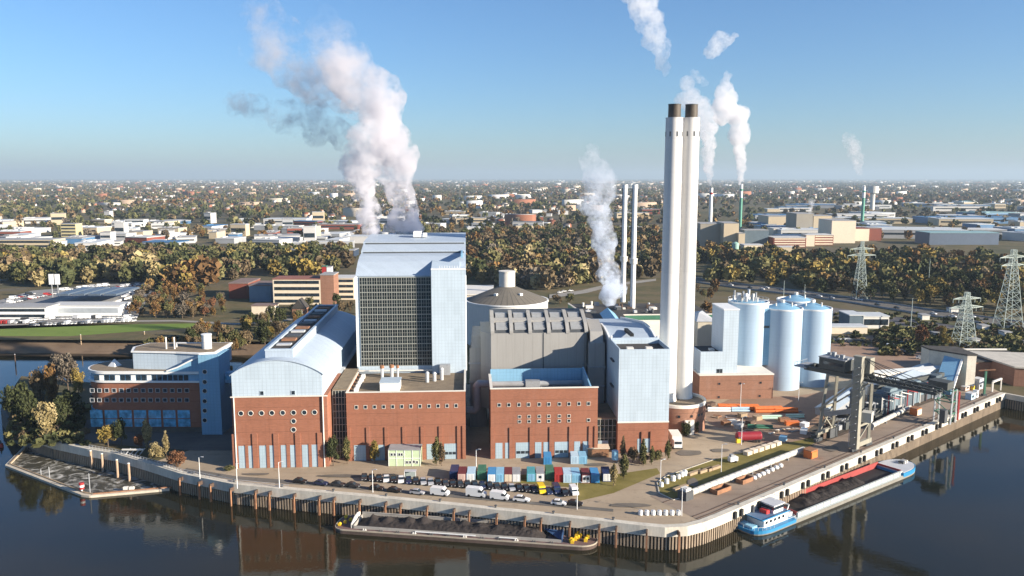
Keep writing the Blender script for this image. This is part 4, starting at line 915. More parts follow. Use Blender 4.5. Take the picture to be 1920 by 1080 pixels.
# pale green two storey container office
x0, y0 = P(729, 874, .1); x1 = P(788, 874, .1)[0]
go = thing('container_office', 'pale green two storey container office in front of the workshop block', 'site office', ((x0+x1)/2, y0, .1))
m = MB(); m.box(x0, x1, y0, y0 + 5.5, .1, 5.4); m.build('wall_panels', LGREEN, go)
for k in range(5):
    xx = x0 + (x1-x0)*k/4; m = MB(); m.box(xx - .08, xx + .08, y0 - .1, y0 - .002, .1, 5.4); m.build('corner_post', WHITE, go)
m = MB(); m.box(x0 - .1, x1 + .1, y0 - .09, y0 - .003, 2.65, 2.85); m.build('floor_band', WHITE, go)
m = MB(); m.box(x0 - .15, x1 + .15, y0 - .15, y0 + 5.6, 5.41, 5.6); m.build('flat_roof', GREY, go)
for k, zz in ((.10, 4.0), (.20, 4.0), (.34, 4.0), (.42, 4.0), (.58, 1.4), (.68, 1.4), (.80, 1.6), (.90, 1.4)): win('window', x0 + (x1-x0)*k, zz, y0, .62, .85, go, WHITE, fr=.1)
x, y = P(769, 899, .1); gs = thing('glass_shelter', 'open glass smoking shelter behind the rear parking row', 'shelter', (x, y, .1))
m = MB(); m.box(x - 1.7, x + 1.7, y + 1.5, y + 1.56, .2, 2.6); m.box(x - 1.7, x - 1.64, y, y + 1.5, .2, 2.6); m.build('glass_panel', M('shelter_panel', (.30, .35, .34), .15, .1, .5), gs)
m = MB(); m.box(x - 1.8, x + 1.8, y - .1, y + 1.7, 2.6, 2.72); m.build('shelter_roof', LGREY, gs)
for sx in (-1.7, 1.7): m = MB(); m.box(x + sx - .07, x + sx + .07, y - .07, y + .07, .1, 2.6); m.build('post', WHITE, gs)

# ------------------------------------------------------------------ lamp posts
lp = None
for px, py, h, lb in ((893, 889, 8, 'white lamp post in front of the dark gap beside the middle brick block'), (524, 915, 8, 'white lamp post on the quay below the hall'), (699, 923, 7, 'white lamp post on the quay beside the parked black cars'), (1390, 834, 10, 'tall lamp post on the verge by the dark red skip'), (1352, 885, 9, 'lamp post on the verge beside the pipe conveyor'), (1238, 911, 8, 'lamp post at the rounded tip of the verge'), (1082, 955, 8, 'lamp post beside the corner end of the quay edge row'), (445, 916, 8, 'lamp post on the quay below the hall downpipe'), (375, 898, 7, 'lamp post by the rust coloured bush near the office'), (1278, 967, 8, 'lamp post at the quay corner by the white drums'), (1388, 770, 11, 'tall lamp post in front of the silo podium'), (1497, 752, 8, 'lamp post by the orange pipes under the crane')):
    x, y = P(px, py, .1)
    if lp is None:
        lp = thing('lamp_post', lb, 'lamp post', (x, y, .1), 'lamp posts round the plant'); m = MB(); m.tube((x, y, .1), (x, y, 8.1), .12, 8, .08); m.build('post', WHITE, lp)
        m = MB(); m.tube((x, y, 8.0), (x + .9, y - .3, 8.3), .06, 6); m.build('arm', WHITE, lp); m = MB(); m.obox(x + 1.1, y - .38, 8.25, .8, .3, .16, -.3); m.build('lamp_head', LGREY, lp)
    else: dup(lp, (x, y, .1), rnd.uniform(-.8, .8), lb, scale=(1, 1, h / 8))

# ------------------------------------------------------------------ verge, pipe conveyor, materials on the quay
def conveyor(name, a, b, z, r_, label, step=9):
    t = thing(name, label, 'conveyor', (a[0], a[1], 0)); m = MB(); m.tube((*a, z), (*b, z), r_, 14); m.build('pipe', M('conveyor_tube', (.50, .48, .43), .5, .2, .3), t, True)
    L = math.hypot(b[0]-a[0], b[1]-a[1]); n = max(2, int(L / step)); d = ((b[0]-a[0])/L, (b[1]-a[1])/L)
    for i in range(n + 1):
        x, y = a[0] + (b[0]-a[0])*i/n, a[1] + (b[1]-a[1])*i/n; m = MB(); m.obox(x, y, 0, .35, r_*1.6, z - r_*.5, math.atan2(d[1], d[0])); m.build('support', GREY, t)
    m = MB()
    for i in range(int(L / 3)): x, y = a[0] + d[0]*i*3, a[1] + d[1]*i*3; m.tube((x, y, z), (x + d[0]*.15, y + d[1]*.15, z), r_ + .07, 14)
    m.build('flanges', GREY, t); return t
cv1 = conveyor('tube_conveyor', P(1294, 926, 1.2), P(1506, 844, 1.2), 1.5, .95, 'long pale tube conveyor lying along the grass verge')
m = MB(); a = P(1290, 928, 1.0); m.obox(a[0] - .8, a[1] - .4, 0, 3.2, 3.2, 2.6, .65); m.cm = 1; m.obox(a[0] - .8, a[1] - .4, 2.6, 2.2, 2.2, .8, .65); tag(m.build('conveyor_drive', [DGREY, OFFW]), 'dark drive station at the near end of the tube conveyor', 'machine')
cv2 = conveyor('tube_conveyor', P(1634, 800, 1.2), P(1706, 765, 1.2), 1.5, .9, 'shorter tube conveyor on the quay beyond the crane')
for px, py, c2, lb in ((1519, 857, ORANGE, 'orange hopper box at the crane end of the long tube conveyor'), (1716, 777, ORANGE, 'orange hopper with cream front at the end of the shorter tube conveyor')):
    x, y = P(px, py, .1); t = thing('hopper', lb, 'hopper', (x, y, .1)); m = MB(); m.obox(x, y, .1, 3.6, 2.8, 2.6, .66); m.build('hopper_box', c2, t); m = MB(); m.obox(x + .9, y - 1.2, .3, 3.4, .3, 2.1, .66); m.build('front_panel', CREAM if px > 1600 else c2, t)
    m = MB(); m.obox(x, y, 2.7, 4.0, 3.2, .25, .66); m.build('hopper_rim', RUST, t)
def crateset(name, label, cat, pts, mat, size, rz=.66, group=None):
    for i, (px, py) in enumerate(pts):
        x, y = P(px, py, .1)
        m = MB(); m.obox(x, y, .12, *size, rz); o = m.build(name, mat); tag(o, label if isinstance(label, str) else label[i], cat, group)
def skip(px, py, L, W_, Hh, mat, label, rz=.66, cat='skip'):
    x, y = P(px, py, .1); t = thing('open_skip', label, cat, (x, y, .1)); m = MB(); c, s_ = math.cos(rz), math.sin(rz)
    def loc(a, b): return (x + a*c - b*s_, y + a*s_ + b*c)
    for a, b, lx, ly in ((0, -W_/2, L, .15), (0, W_/2, L, .15), (-L/2, 0, .15, W_ - .16), (L/2, 0, .15, W_ - .16)): p = loc(a, b); m.obox(p[0], p[1], .1, lx, ly, Hh, rz)
    m.build('skip_wall', mat, t); m = MB(); m.obox(x, y, .1, L - .2, W_ - .2, .5, rz); m.build('contents', RUSTD, t); return t
skip(1351, 921, 6.5, 2.6, 1.3, RUST, 'open rusty orange trough on the quay nearest the drive station')
skip(1396, 903, 5.2, 2.4, 1.3, RUST, 'second open rusty trough on the quay beside the white sacks')
for i in range(7):
    px, py = 1414 + 8.3*i, 899 - 3.9*i; x, y = P(px, py, .1); m = MB(); m.blob(x, y, .6, .85, .75, .7, 10, 6, .12, rnd)
    tag(m.build('bulk_bag', WHITE), 'white bulk bag in the line beside the tube conveyor, %s from the rusty trough' % ords[i], 'bag', 'white bulk bags')
drum = None
for i in range(7):
    px, py = 1201 + 11.8*i, 965; x, y = P(px, py, .1); lb = 'white drum on the quay corner, %s from the car park side' % ords[i]
    if drum is None:
        drum = thing('white_drum', lb, 'drum', (x, y, .1), 'white drums on the quay corner'); m = MB(); m.cyl(x, y, .1, 1.3, .62, None, 16); m.build('drum_body', WHITE, drum); m = MB(); m.cyl(x, y, 1.3, 1.5, .45, .15, 12); m.build('drum_lid', LGREY, drum)
    else: dup(drum, (x, y, .1), 0, lb)
for i, (px, py) in enumerate(((1240, 912), (1250, 906), (1262, 901), (1272, 897), (1278, 893), (1284, 891))):
    x, y = P(px, py, .1); lb = 'white cable reel or drum on the verge kerb, %s from its rounded tip' % ords[i]
    lb = 'pale drum on the verge kerb, %s from its rounded tip' % ords[i]
    dup(drum, (x, y, .1), 0, lb, group='pale drums along the verge kerb', scale=1.05 + .1*(i % 3))
crateset('timber_stack', ['timber stack on the verge next to the pale drums', 'low timber stack in the middle of the verge', 'thin timber stack right of the pale drums', 'grey plank pile beside the drive station'], 'timber stack', ((1303, 888), (1322, 884), (1338, 880), (1276, 917)), WOOD, (6.0, 1.2, .8), .66, 'timber stacks on the verge')
for i, (px, py) in enumerate(((1402, 852), (1413, 848), (1424, 845), (1435, 841), (1446, 838), (1457, 834))):
    x, y = P(px, py, .1); m = MB()
    for k in range(3): m.obox(x, y + .05*k, .12 + .42*k, 2.6, 1.9, .3, .66)
    tag(m.build('panel_stack', CREAM), 'pale panel stack on the verge, %s from the white machine' % ords[i], 'panel stack', 'pale panel stacks')
x, y = P(1374, 866, .1); t = thing('compressor', 'white portable machine on the verge left of the panel stacks', 'machine', (x, y, .1)); m = MB(); m.obox(x, y, .5, 3.0, 1.6, 1.4, .4); m.build('housing', WHITE, t); m = MB(); m.obox(x - .5, y, 1.9, 1.0, 1.1, .8, .4); m.build('air_hood', GREY, t)
for dx in (-.8, .8): m = MB(); m.tube((x + dx, y - .9, .42), (x + dx, y + .9, .42), .32, 10); m.build('wheel', BLACK, t)
# laydown yard: pipes, beams and boxes between silos and crane
def pipebundle(px, py, L, n, mat, label, rz=0.0, r_=.45):
    x, y = P(px, py, .1); c, s_ = math.cos(rz), math.sin(rz); t = thing('pipe_bundle', label, 'pipes', (x, y, .1))
    for i in range(n):
        row = 1 if i >= (n + 1)//2 else 0; k = i - row * ((n + 1)//2); o = (k - (n//2)/2) * r_ * 2.1 + row * r_; z = .1 + r_ + row * r_ * 1.75
        m = MB(); m.tube((x - c*L/2 - s_*o, y - s_*L/2 + c*o, z), (x + c*L/2 - s_*o, y + s_*L/2 + c*o, z), r_, 10); m.build('pipe', mat, t, True)
for a in ((1384, 768, 16, 4, ORANGE, 'orange pipe bundle at the foot of the silo podium', -.05, .6), (1440, 772, 11, 4, ORANGE, 'bright orange pipe bundle in front of the tallest lamp post', .05, .6), (1474, 773, 9, 3, ORANGE, 'orange pipe bundle right of the brightest one', .0, .55), (1348, 772, 9, 3, WHITE, 'white pipe bundle left in the laydown yard', -.02, .5), (1388, 771.5, 7, 3, PALEB, 'pale blue pipe bundle in front of the orange pipes', 0, .5), (1447, 785, 8, 3, M('mint_paint', (.45, .62, .50), .6, .1, .5), 'mint green pipe bundle under the orange pipes', .05, .4), (1490, 783, 7, 2, M('mint_paint', (0, 0, 0)), 'mint green pipe bundle near the crane legs', .05, .4), (1425, 803, 9, 3, GREENP, 'dark green pipe bundle behind the dark red skip', -.1, .4)): pipebundle(*a)
for i, (px, py, w_, mat, lb) in enumerate(((1485, 797, 5, ORANGE, 'orange crate near the crane legs'), (1470, 791, 4, RUST, 'rusty crate left of the orange crate'), (1372, 795, 3, OFFW, 'pale crate with debris in the laydown yard middle'), (1361, 797, 3, RUST, 'small rusty crate left of the pale crate'), (1392, 782, 3, WOOD, 'timber crate in the laydown yard middle'), (1420, 787, 3, WOOD, 'timber crate left of the mint pipes'), (1330, 762, 5, RUSTD, 'dark box under the podium wall beside the chimneys'), (1508, 800, 3, WHITE, 'white crate under the crane'), (1407, 795, 4, RUSTD, 'dark steel frame box above the dark red skip'), (1385, 803, 4, GREY, 'grey frame box left of the green pipes'), (1468, 826, 3, LBLUE, 'light blue crate at the edge of the crane shade'), (1507, 812, 4, WHITE, 'white cabinet by the crane legs'))):
    x, y = P(px, py, .1); t = thing('crate', lb, 'crate', (x, y, .1), 'crates in the laydown yard'); m = MB(); m.obox(x, y, .25, w_, 2.2, 1.3, .1*i); m.build('crate_box', mat, t); m = MB(); m.obox(x, y, .1, w_ + .2, 2.4, .15, .1*i); m.build('pallet', WOOD, t); m = MB(); m.obox(x, y, 1.55, w_ + .1, 2.3, .15, .1*i); m.build('crate_lid', mat, t)
for i in range(34):
    px, py = rnd.uniform(1340, 1500), rnd.uniform(772, 815); x, y = P(px, py, .1); m = MB(); k = rnd.random()
    m.beam((x, y, .25), (x + rnd.uniform(-4, 4), y + rnd.uniform(-2, 2), .3), .35, .3); m.beam((x, y + .7, .25), (x + rnd.uniform(-3, 3), y + rnd.uniform(0, 2), .3), .3, .3)
    mt, mc = [(WOOD, 'timber'), (RUST, 'rusty steel'), (GREY, 'grey steel'), (OFFW, 'pale')][i % 4]
    tag(m.build('loose_beam', mt), 'loose %s beams lying on the laydown yard earth' % mc, 'beams', 'loose beams on the laydown yard')
x, y = P(1404, 828, .1); t = thing('tank_trailer', 'dark red bulk trailer parked in the laydown yard', 'trailer', (x, y, .1)); m = MB(); m.tube((x - 4, y, 2.0), (x + 4, y + .8, 2.0), 1.6, 16); m.blob(x - 4, y, 2.0, .8, 1.6, 1.6, 14, 8); m.blob(x + 4, y + .8, 2.0, .8, 1.6, 1.6, 14, 8); m.build('vessel', M('crimson_paint', (.25, .02, .03), .45, .2, .4), t, True)
for dx in (-2.5, 2.2, 3.3):
    for dy in (-1.0, 1.0): m = MB(); m.tube((x + dx, y + dy - .15, .55), (x + dx, y + dy + .15, .55), .5, 10); m.build('wheel', BLACK, t)
m = MB(); m.box(x - 4.2, x + 4.2, y - .5, y + 1, .6, .95); m.build('chassis', DGREY, t)
x, y = P(1384, 830, .1); m = MB(); m.obox(x, y, .1, 1.4, 1.0, 1.5, .2); m.cm = 1; m.obox(x + .3, y, 1.6, .8, .9, .7, .2); tag(m.build('forklift', [YELLOW, DGREY]), 'small yellow forklift beside the dark red trailer', 'forklift')
x, y = P(1268, 838, .1); t = thing('box_truck', 'white box truck parked at the foot of the round podium', 'truck', (x, y, .1)); m = MB(); m.box(x - 1.7, x + 1.7, y - 1, y + 6, 1.1, 4.4); m.build('cargo_box', OFFW, t); m = MB(); m.box(x - 1.4, x + 1.4, y - 3, y - 1.05, .8, 3.3); m.build('cab', WHITE, t); m = MB(); m.box(x - 1.2, x + 1.2, y - 3.06, y - 2.98, 2.1, 3.0); m.build('windscreen', GLASS, t)
for dy in (-2, 1, 4.6):
    for dx in (-1.5, 1.5): m = MB(); m.tube((x + dx - .15, y + dy, .55), (x + dx + .15, y + dy, .55), .5, 10); m.build('wheel', BLACK, t)

# ------------------------------------------------------------------ coal crane on the right hand quay
ct_, cn_ = (.776, .631), (-.631, .776)                      # along the quay, towards the land
CB = P(1601, 846, .1)
def K(u, v, z): return (CB[0] + ct_[0]*u + cn_[0]*v, CB[1] + ct_[1]*u + cn_[1]*v, z)
KA = math.atan2(ct_[1], ct_[0]); KS = M('crane_steel', (.27, .255, .205), .7, .25, .25); KD = M('dark_crane_steel', (.06, .065, .062), .65, .35, .5)
cr = thing('unloading_crane', 'tall grey portal crane with dark machine house and stayed boom on the quay', 'crane', (CB[0], CB[1], .1))
m = MB(); p = K(0, 0, 0); m.obox(p[0], p[1], 1.2, 1.9, 2.7, 31.4, KA); m.build('main_pylon', KS, cr)
m = MB(); p = K(0, 0, 0); m.obox(p[0], p[1], 32.6, 2.3, 3.1, .5, KA); m.build('pylon_cap', KS, cr)
m = MB(); m.beam(K(9.5, 0, 1.2), K(9.5, 0, 22), .9, .9); m.build('leg', KS, cr)
for u, v in ((0, 13.2), (9.5, 13.2)):
    m = MB(); m.beam(K(u, v, 1.2), K(u + (1.5 if u < 5 else -1.5), v - 1.5, 24.5), .85, .85); m.build('leg', KS, cr)
m = MB(); m.beam(K(-1, 13.2, 3.2), K(10.5, 13.2, 3.2), 1.0, 1.2); m.beam(K(-1, 0, 2.0), K(10.8, 0, 2.0), 1.1, 1.6); m.beam(K(0, 13.2, 12), K(9.5, 13.2, 12), .7, .8); m.beam(K(0, 0, 8.5), K(9.5, 0, 8.5), .6, .7); m.build('sill_beams', KS, cr)
m = MB(); m.beam(K(0, 13.2, 3), K(9.5, 13.2, 12), .4, .4); m.beam(K(9.5, 13.2, 3), K(0, 13.2, 12), .4, .4); m.beam(K(9.5, 0, 8.5), K(1, 0, 2.4), .4, .4); m.beam(K(0, 13.2, 12), K(0, 1, 24), .6, .6); m.beam(K(9.5, 13.2, 12), K(9.5, 1, 22), .5, .5); m.build('diagonal_braces', KS, cr)
m = MB(); m.beam(K(2.2, 21, 25), K(2.2, 1.6, 25), .8, 1.5); m.beam(K(8, 21, 25), K(8, -1.5, 25), .8, 1.5)
for v in (20, 12, 4): m.beam(K(2.2, v, 25), K(8, v, 25), .8, 1.6)
m.build('bridge_girder', KD, cr)
m = MB(); p = K(5, 10.5, 0); m.obox(p[0], p[1], 26.0, 7.0, 9.5, 3.9, KA); m.build('machine_house', KD, cr)
m = MB(); m.obox(p[0], p[1], 29.9, 7.3, 10, .3, KA)
for k in range(5): q = K(3 + k, 6 + 2.1*k, 0); m.obox(q[0], q[1], 30.2, 1.2, 1.3, .7 + .6*(k % 2), KA)
m.build('machine_house_roof', GREY, cr)
m = MB()
for k in range(1): q = K(5, 10, 0); m.obox(q[0] - ct_[0]*3.52, q[1] - ct_[1]*3.52, 27.8, .1, 7.0, 1.0, KA)
m.build('machine_house_windows', GLASS, cr)
m = MB(); q = K(5, 22, 0); m.obox(q[0], q[1], 25, 8.5, 4.5, .4, KA)
for k in range(6): m.tube(K(.9 + 1.64*k, 24.1, 25.3), K(.9 + 1.64*k, 24.1, 26.5), .06, 5)
m.beam(K(.9, 24.1, 26.5), K(9.1, 24.1, 26.5), .1, .1); m.build('service_platform', GREY, cr)
m = MB()
for u in (3.0, 7.0):
    m.beam(K(u, 1, 24.6), K(u, -24, 24.6), .7, .9); m.beam(K(u, 1, 26.6), K(u, -24, 25.6), .4, .4)
    for k in range(10): m.beam(K(u, -2.5*k, 24.7), K(u, -2.5*k - 1.25, 26.4 - .08*k), .22, .22); m.beam(K(u, -2.5*k - 1.25, 26.4 - .08*k), K(u, -2.5*k - 2.5, 24.7), .22, .22)
for k in range(11): m.beam(K(3, -2.4*k, 24.6), K(7, -2.4*k, 24.6), .3, .4)
m.build('boom', KD, cr)
for u, v in ((3.0, -11), (7.0, -11), (3.0, -22), (7.0, -22)): m = MB(); m.tube(K(1, -.5, 32.6), K(u, v, 26), .11, 6); m.build('stay_cable', KD, cr)
m = MB(); m.beam(K(5, 0, 31), K(5, 1.2, 26), 1.2, 1.2); m.obox(*K(6.3, .2, 0)[:2], 26.5, 3.0, 3.2, 5.2, KA); m.build('pylon_head', KS, cr)
m = MB(); p = K(5.4, -1.2, 0); m.obox(p[0], p[1], 9.8, 3.8, 3.2, 3.4, KA + .3); m.build('hopper_housing', M('pale_steel_box', (.46, .45, .40), .7, .15, .3), cr)
m = MB(); p = K(6.0, 3.0, 0); m.obox(p[0], p[1], 13.5, 3.6, 3.4, 6.5, KA); m.obox(p[0], p[1], 9, 2, 2, 4.5, KA); m.build('unloading_hopper', KD, cr)
m = MB(); m.beam(K(6, 3.2, 12.5), K(6, 13.2, 9), 1.6, 1.6); m.build('discharge_chute', GREY, cr)
for u, v in ((0, 0), (9.5, 0), (0, 13.2), (9.5, 13.2)):
    m = MB(); p = K(u, v, 0); m.obox(p[0], p[1], .25, 4.2, 1.0, 1.0, KA)
    for k in (-1.4, -.5, .5, 1.4): q = K(u + k, v, .5); m.tube((q[0] - cn_[0]*.6, q[1] - cn_[1]*.6, .5), (q[0] + cn_[0]*.6, q[1] + cn_[1]*.6, .5), .36, 10)
    m.build('bogie', DGREY, cr)
m = MB()
for k in range(12): m.beam(K(-1.9, 1, 2 + 2.4*k), K(-1.9, -1, 3.2 + 2.4*k), .6, .12)
m.tube(K(-1.9, 1.1, 2), K(-1.9, 1.1, 31), .08, 5); m.build('access_stair', GREY, cr)

# smaller ship loader farther along the quay
LB = P(1781, 796, .1)
def K2(u, v, z): return (LB[0] + ct_[0]*u + cn_[0]*v, LB[1] + ct_[1]*u + cn_[1]*v, z)
sl = thing('ship_loader', 'small lattice ship loader with green and red steelwork beyond the crane', 'loader', (LB[0], LB[1], .1))
for u in (0, 4.5):
    for v in (0, 6): m = MB(); m.beam(K2(u, v, .1), K2(u + (.6 if u < 2 else -.6), v, 13), .5, .5); m.build('leg', LGREY, sl)
m = MB()
for z in (4, 8.5, 12.8):
    for a, b in (((0, 0), (4.5, 0)), ((0, 6), (4.5, 6)), ((0, 0), (0, 6)), ((4.5, 0), (4.5, 6))): m.beam(K2(*a, z), K2(*b, z), .3, .35)
for z in (.5, 4.3, 8.8):
    m.beam(K2(0, 0, z), K2(4.5, 0, z + 4), .25, .25); m.beam(K2(0, 0, z), K2(0, 6, z + 4), .25, .25)
m.build('lattice', GREENP, sl); m = MB(); p = K2(2, 5, 0); m.obox(p[0], p[1], 13, 5.5, 7, 2.8, KA); m.build('cabin', KD, sl)
m = MB(); m.beam(K2(2, 8, 13), K2(2, 30, 11), 2.0, 1.4); m.build('conveyor_boom', KD, sl)
m = MB(); m.beam(K2(5, -.6, 1), K2(5, -.6, 12), .5, .5); m.build('red_chute', RED, sl); m = MB(); p = K2(-2.5, 1.5, 0); m.obox(p[0], p[1], 1, 2.5, 2, 5, KA); m.build('stair_box', DGREY, sl)

# screening plant behind the crane, conveyor sheds, transfer tower, brick stores
scn = thing('screening_plant', 'dark jumbled coal screening plant behind the crane', 'screening plant', (*P(1690, 775, 0), 0))
for i, (px, py, w_, d_, h_, mat) in enumerate(((1655, 778, 8, 6, 7, 'a'), (1672, 772, 9, 6, 8, 'b'), (1695, 764, 10, 6, 6.5, 'a'), (1717, 755, 9, 6, 7.5, 'b'), (1738, 748, 9, 6, 6, 'a'), (1757, 745, 8, 6, 8, 'a'))):
    x, y = P(px, py, 0); m = MB(); m.obox(x, y + 3, 0, w_, d_, h_, .62); m.obox(x, y + 3, h_, w_*.6, d_*.6, 1.2, .62); m.build('plant_casing', {'a': M('slate_steel', (.07, .095, .115), .7, .3, .4), 'b': M('blue_grey_steel', (.14, .19, .22), .7, .25, .4)}[mat], scn)
for i in range(9):
    x, y = P(1650 + 12*i, 782 - 4.5*i, 0); m = MB(); m.beam((x, y - 1, 0), (x, y - 1, 8), .35, .35); m.beam((x, y - 1, 7.5), (x + 6, y + 3, 5.5), .3, .3); m.build('frame_post', [OFFW, RED, LGREY][i % 3], scn)
for i in range(16):
    px, py = 1530 + 14*i, 822 - 5.6*i + (i % 3)*4; x, y = P(px, py, 0); m = MB(); hh_ = 2.5 + (i*37 % 5)
    m.obox(x, y, .1, 3 + i % 3, 2.2, hh_*.5, .66); m.beam((x - 2, y, .1), (x + 2.5, y + 1.8, hh_), .5, .5); m.beam((x + 2, y - .5, .1), (x + 2, y - .5, hh_), .3, .3); m.beam((x - 1, y + 1, hh_), (x + 5, y + 4, hh_*.8), .7, .5)
    m.build('feeder_frame', [KD, RUSTD, DGREY, GREY][i % 4], scn)
m = MB(); a = P(1640, 765, 0); b = P(1765, 735, 0); m.beam((*a, 8.5), (*b, 8.0), 1.6, 1.6); m.build('cross_conveyor', KD, scn)
def shed(name, a, b, wdt, z0, z1, roofm, wallm, label, ridge=1.2, legs=0):
    d = Vector((b[0]-a[0], b[1]-a[1], 0)); L = d.length; d.normalize(); nn = Vector((-d.y, d.x, 0)); A = Vector((a[0], a[1], 0))
    t = thing(name, label, 'shed', (a[0], a[1], 0)); m = MB(); m.beam(A + Vector((0, 0, (z0+z1)/2)), A + d*L + Vector((0, 0, (z0+z1)/2)), wdt, z1 - z0); m.build('wall', wallm, t)
    vs = []
    for k in (-.3, L + .3):
        o = A + d*k; vs += [o - nn*(wdt/2+.3) + Vector((0, 0, z1 + .02)), o + Vector((0, 0, z1 + ridge)), o + nn*(wdt/2+.3) + Vector((0, 0, z1 + .02))]
    m = MB(); m.add(vs, [(0, 1, 2), (5, 4, 3), (0, 3, 4, 1), (1, 4, 5, 2), (2, 5, 3, 0)]); m.build('roof', roofm, t)
    for i in range(legs):
        o = A + d*L*(i + .5)/legs; m = MB(); m.beam(o, o + Vector((0, 0, z0)), .6, .6); m.build('trestle', GREY, t)
    return t
WROOF = M('pale_sheet_roof', (.52, .54, .54), .6, .12, .2)
shed('conveyor_gallery', P(1617, 712, 6), P(1796, 698, 6), 4.5, 5, 9, WROOF, OFFW, 'long pale conveyor gallery running to the transfer tower', .8, 6)
shed('coal_shed', P(1652, 738, 5), P(1742, 697, 5), 11, 0, 7, M('blue_grey_sheet', (.36, .42, .47), .55, .15, .2), CREAM, 'grey blue roofed shed behind the crane boom', 2.4)
x, y = P(1632, 742, 0); shed('valve_house', (x, y), (x + 6, y + 4), 5, 0, 6, WROOF, WHITE, 'small white gabled house beside the crane pylon', 1.6)
shed('inclined_shed', P(1546, 775, 4), P(1600, 738, 4), 7, 3.0, 5.6, M('blue_grey_sheet', (0, 0, 0)), GREY, 'low blue grey roofed conveyor house under the crane machine house', 1.2, 3)
tt = thing('transfer_tower', 'concrete transfer tower with steep white edged gallery at the quay end', 'transfer tower', (*P(1816, 732, 0), 0)); tx, ty = P(1816, 731, 0); tz = QZ(667, ty)
m = MB(); m.prism([(tx - 1.6, ty), (tx + 2.6, ty + .4), (tx + 2.6, ty + 16), (tx - 12, ty + 19), (tx - 12, ty + 12)], 0, tz); m.build('tower_wall', CONC, tt)
m = MB(); m.prism([(tx - 1.9, ty - .3), (tx + 2.9, ty + .1), (tx + 2.9, ty + 16.3), (tx - 12.3, ty + 19.3), (tx - 12.3, ty + 11.7)], tz, tz + .6); m.build('tower_roof', DROOF, tt)
e0 = P(1766, 738, 1.0); m = MB(); m.beam((e0[0], e0[1], 2), (tx - 4.5, ty + 6, tz - 2.5), 6.5, 3.0); m.build('inclined_gallery', CLADB, tt)
m = MB(); m.beam((e0[0] + 3.0, e0[1] - 2.4, 3.2), (tx - 1.5, ty + 3.5, tz - 1.2), .8, 1.0); m.build('gallery_edge', WHITE, tt)
bs = thing('brick_store', 'flat roofed brown brick store at the far end of the quay', 'brick building', (*P(1900, 724, 0), 0)); x, y = P(1900, 724, 0); z = QZ(690, y)
m = MB(); m.prism([(x, y), (x + 60, y - 14), (x + 66, y + 22), (x - 3, y + 32)], 0, z); m.build('brick_wall', BRICK2, bs); m = MB(); m.prism([(x - .4, y - .4), (x + 60.4, y - 14.4), (x + 66.4, y + 22.4), (x - 3.4, y + 32.4)], z, z + .7); m.build('flat_roof', CONC, bs)
m = MB(); m.box(214, 243, 362, 386, 0, 7.4); m.cm = 1; m.box(213.6, 243.4, 361.6, 386.4, 7.4, 7.9); m.cm = 2; m.box(213.6, 243.4, 385.6, 386.5, 7.91, 8.6); tag(m.build('warehouse', [BRICK2, DROOF, OFFW]), 'dark flat roofed warehouse behind the transfer tower', 'warehouse')
jc = thing('jib_crane', 'slender green mast with small jib at the quay end', 'jib crane', (*P(1845, 742, 0), 0)); x, y = P(1845, 742, 0)
m = MB(); m.beam((x, y, 0), (x, y, 11.5), .7, .7); m.build('mast', GREENP, jc); m = MB(); m.beam((x - 3, y, 11), (x + 3.4, y - 1, 11.6), .5, .5); m.build('jib', RUST, jc); m = MB(); m.obox(x, y, 0, 1.6, 1.6, .8); m.build('mast_foot', DGREY, jc)
x, y = P(1860, 735, 0); m = MB(); m.beam((x, y, 0), (x, y, 4.5), .6, .6); m.beam((x, y, 4.5), (x + 5.5, y + 3, 5.2), .7, .7); m.beam((x + 5.5, y + 3, 5.2), (x + 5.5, y + 3, 0), .4, .4); tag(m.build('pipe_gantry', OFFW), 'white pipe gantry bent over the path at the quay end', 'gantry')
for px, py, mt, sz, lb in ((1829, 745, WHITE, (1.6, 1.6, 3.0), 'white control kiosk on the quay beside the green mast'), (1819, 748, PALEB, (3.5, 2.5, 2.6), 'pale blue container left of the white kiosk'), (1833, 728, LGREY, (4, 3, 4.5), 'light grey cabin at the foot of the transfer tower'), (1822, 730, YELLOW, (2.2, 1.4, 1.8), 'yellow loader parked below the transfer tower'), (1810, 731, PINK, (4, 2, 1.6), 'pinkish car or box below the transfer tower')):
    x, y = P(px, py, .1); m = MB(); m.obox(x, y, .1, *sz, .6); m.cm = 1; m.obox(x, y, .1 + sz[2], sz[0] + .3, sz[1] + .3, .2, .6); m.cm = 2; m.obox(x + sz[0]*.1, y - sz[1]*.52, 1.0, sz[0]*.4, .1, min(1.2, sz[2]*.4), .6)
    tag(m.build('site_cabin', [mt, LGREY, GLASS]), lb.replace('pinkish car or box', 'faded pink box'), 'cabin')

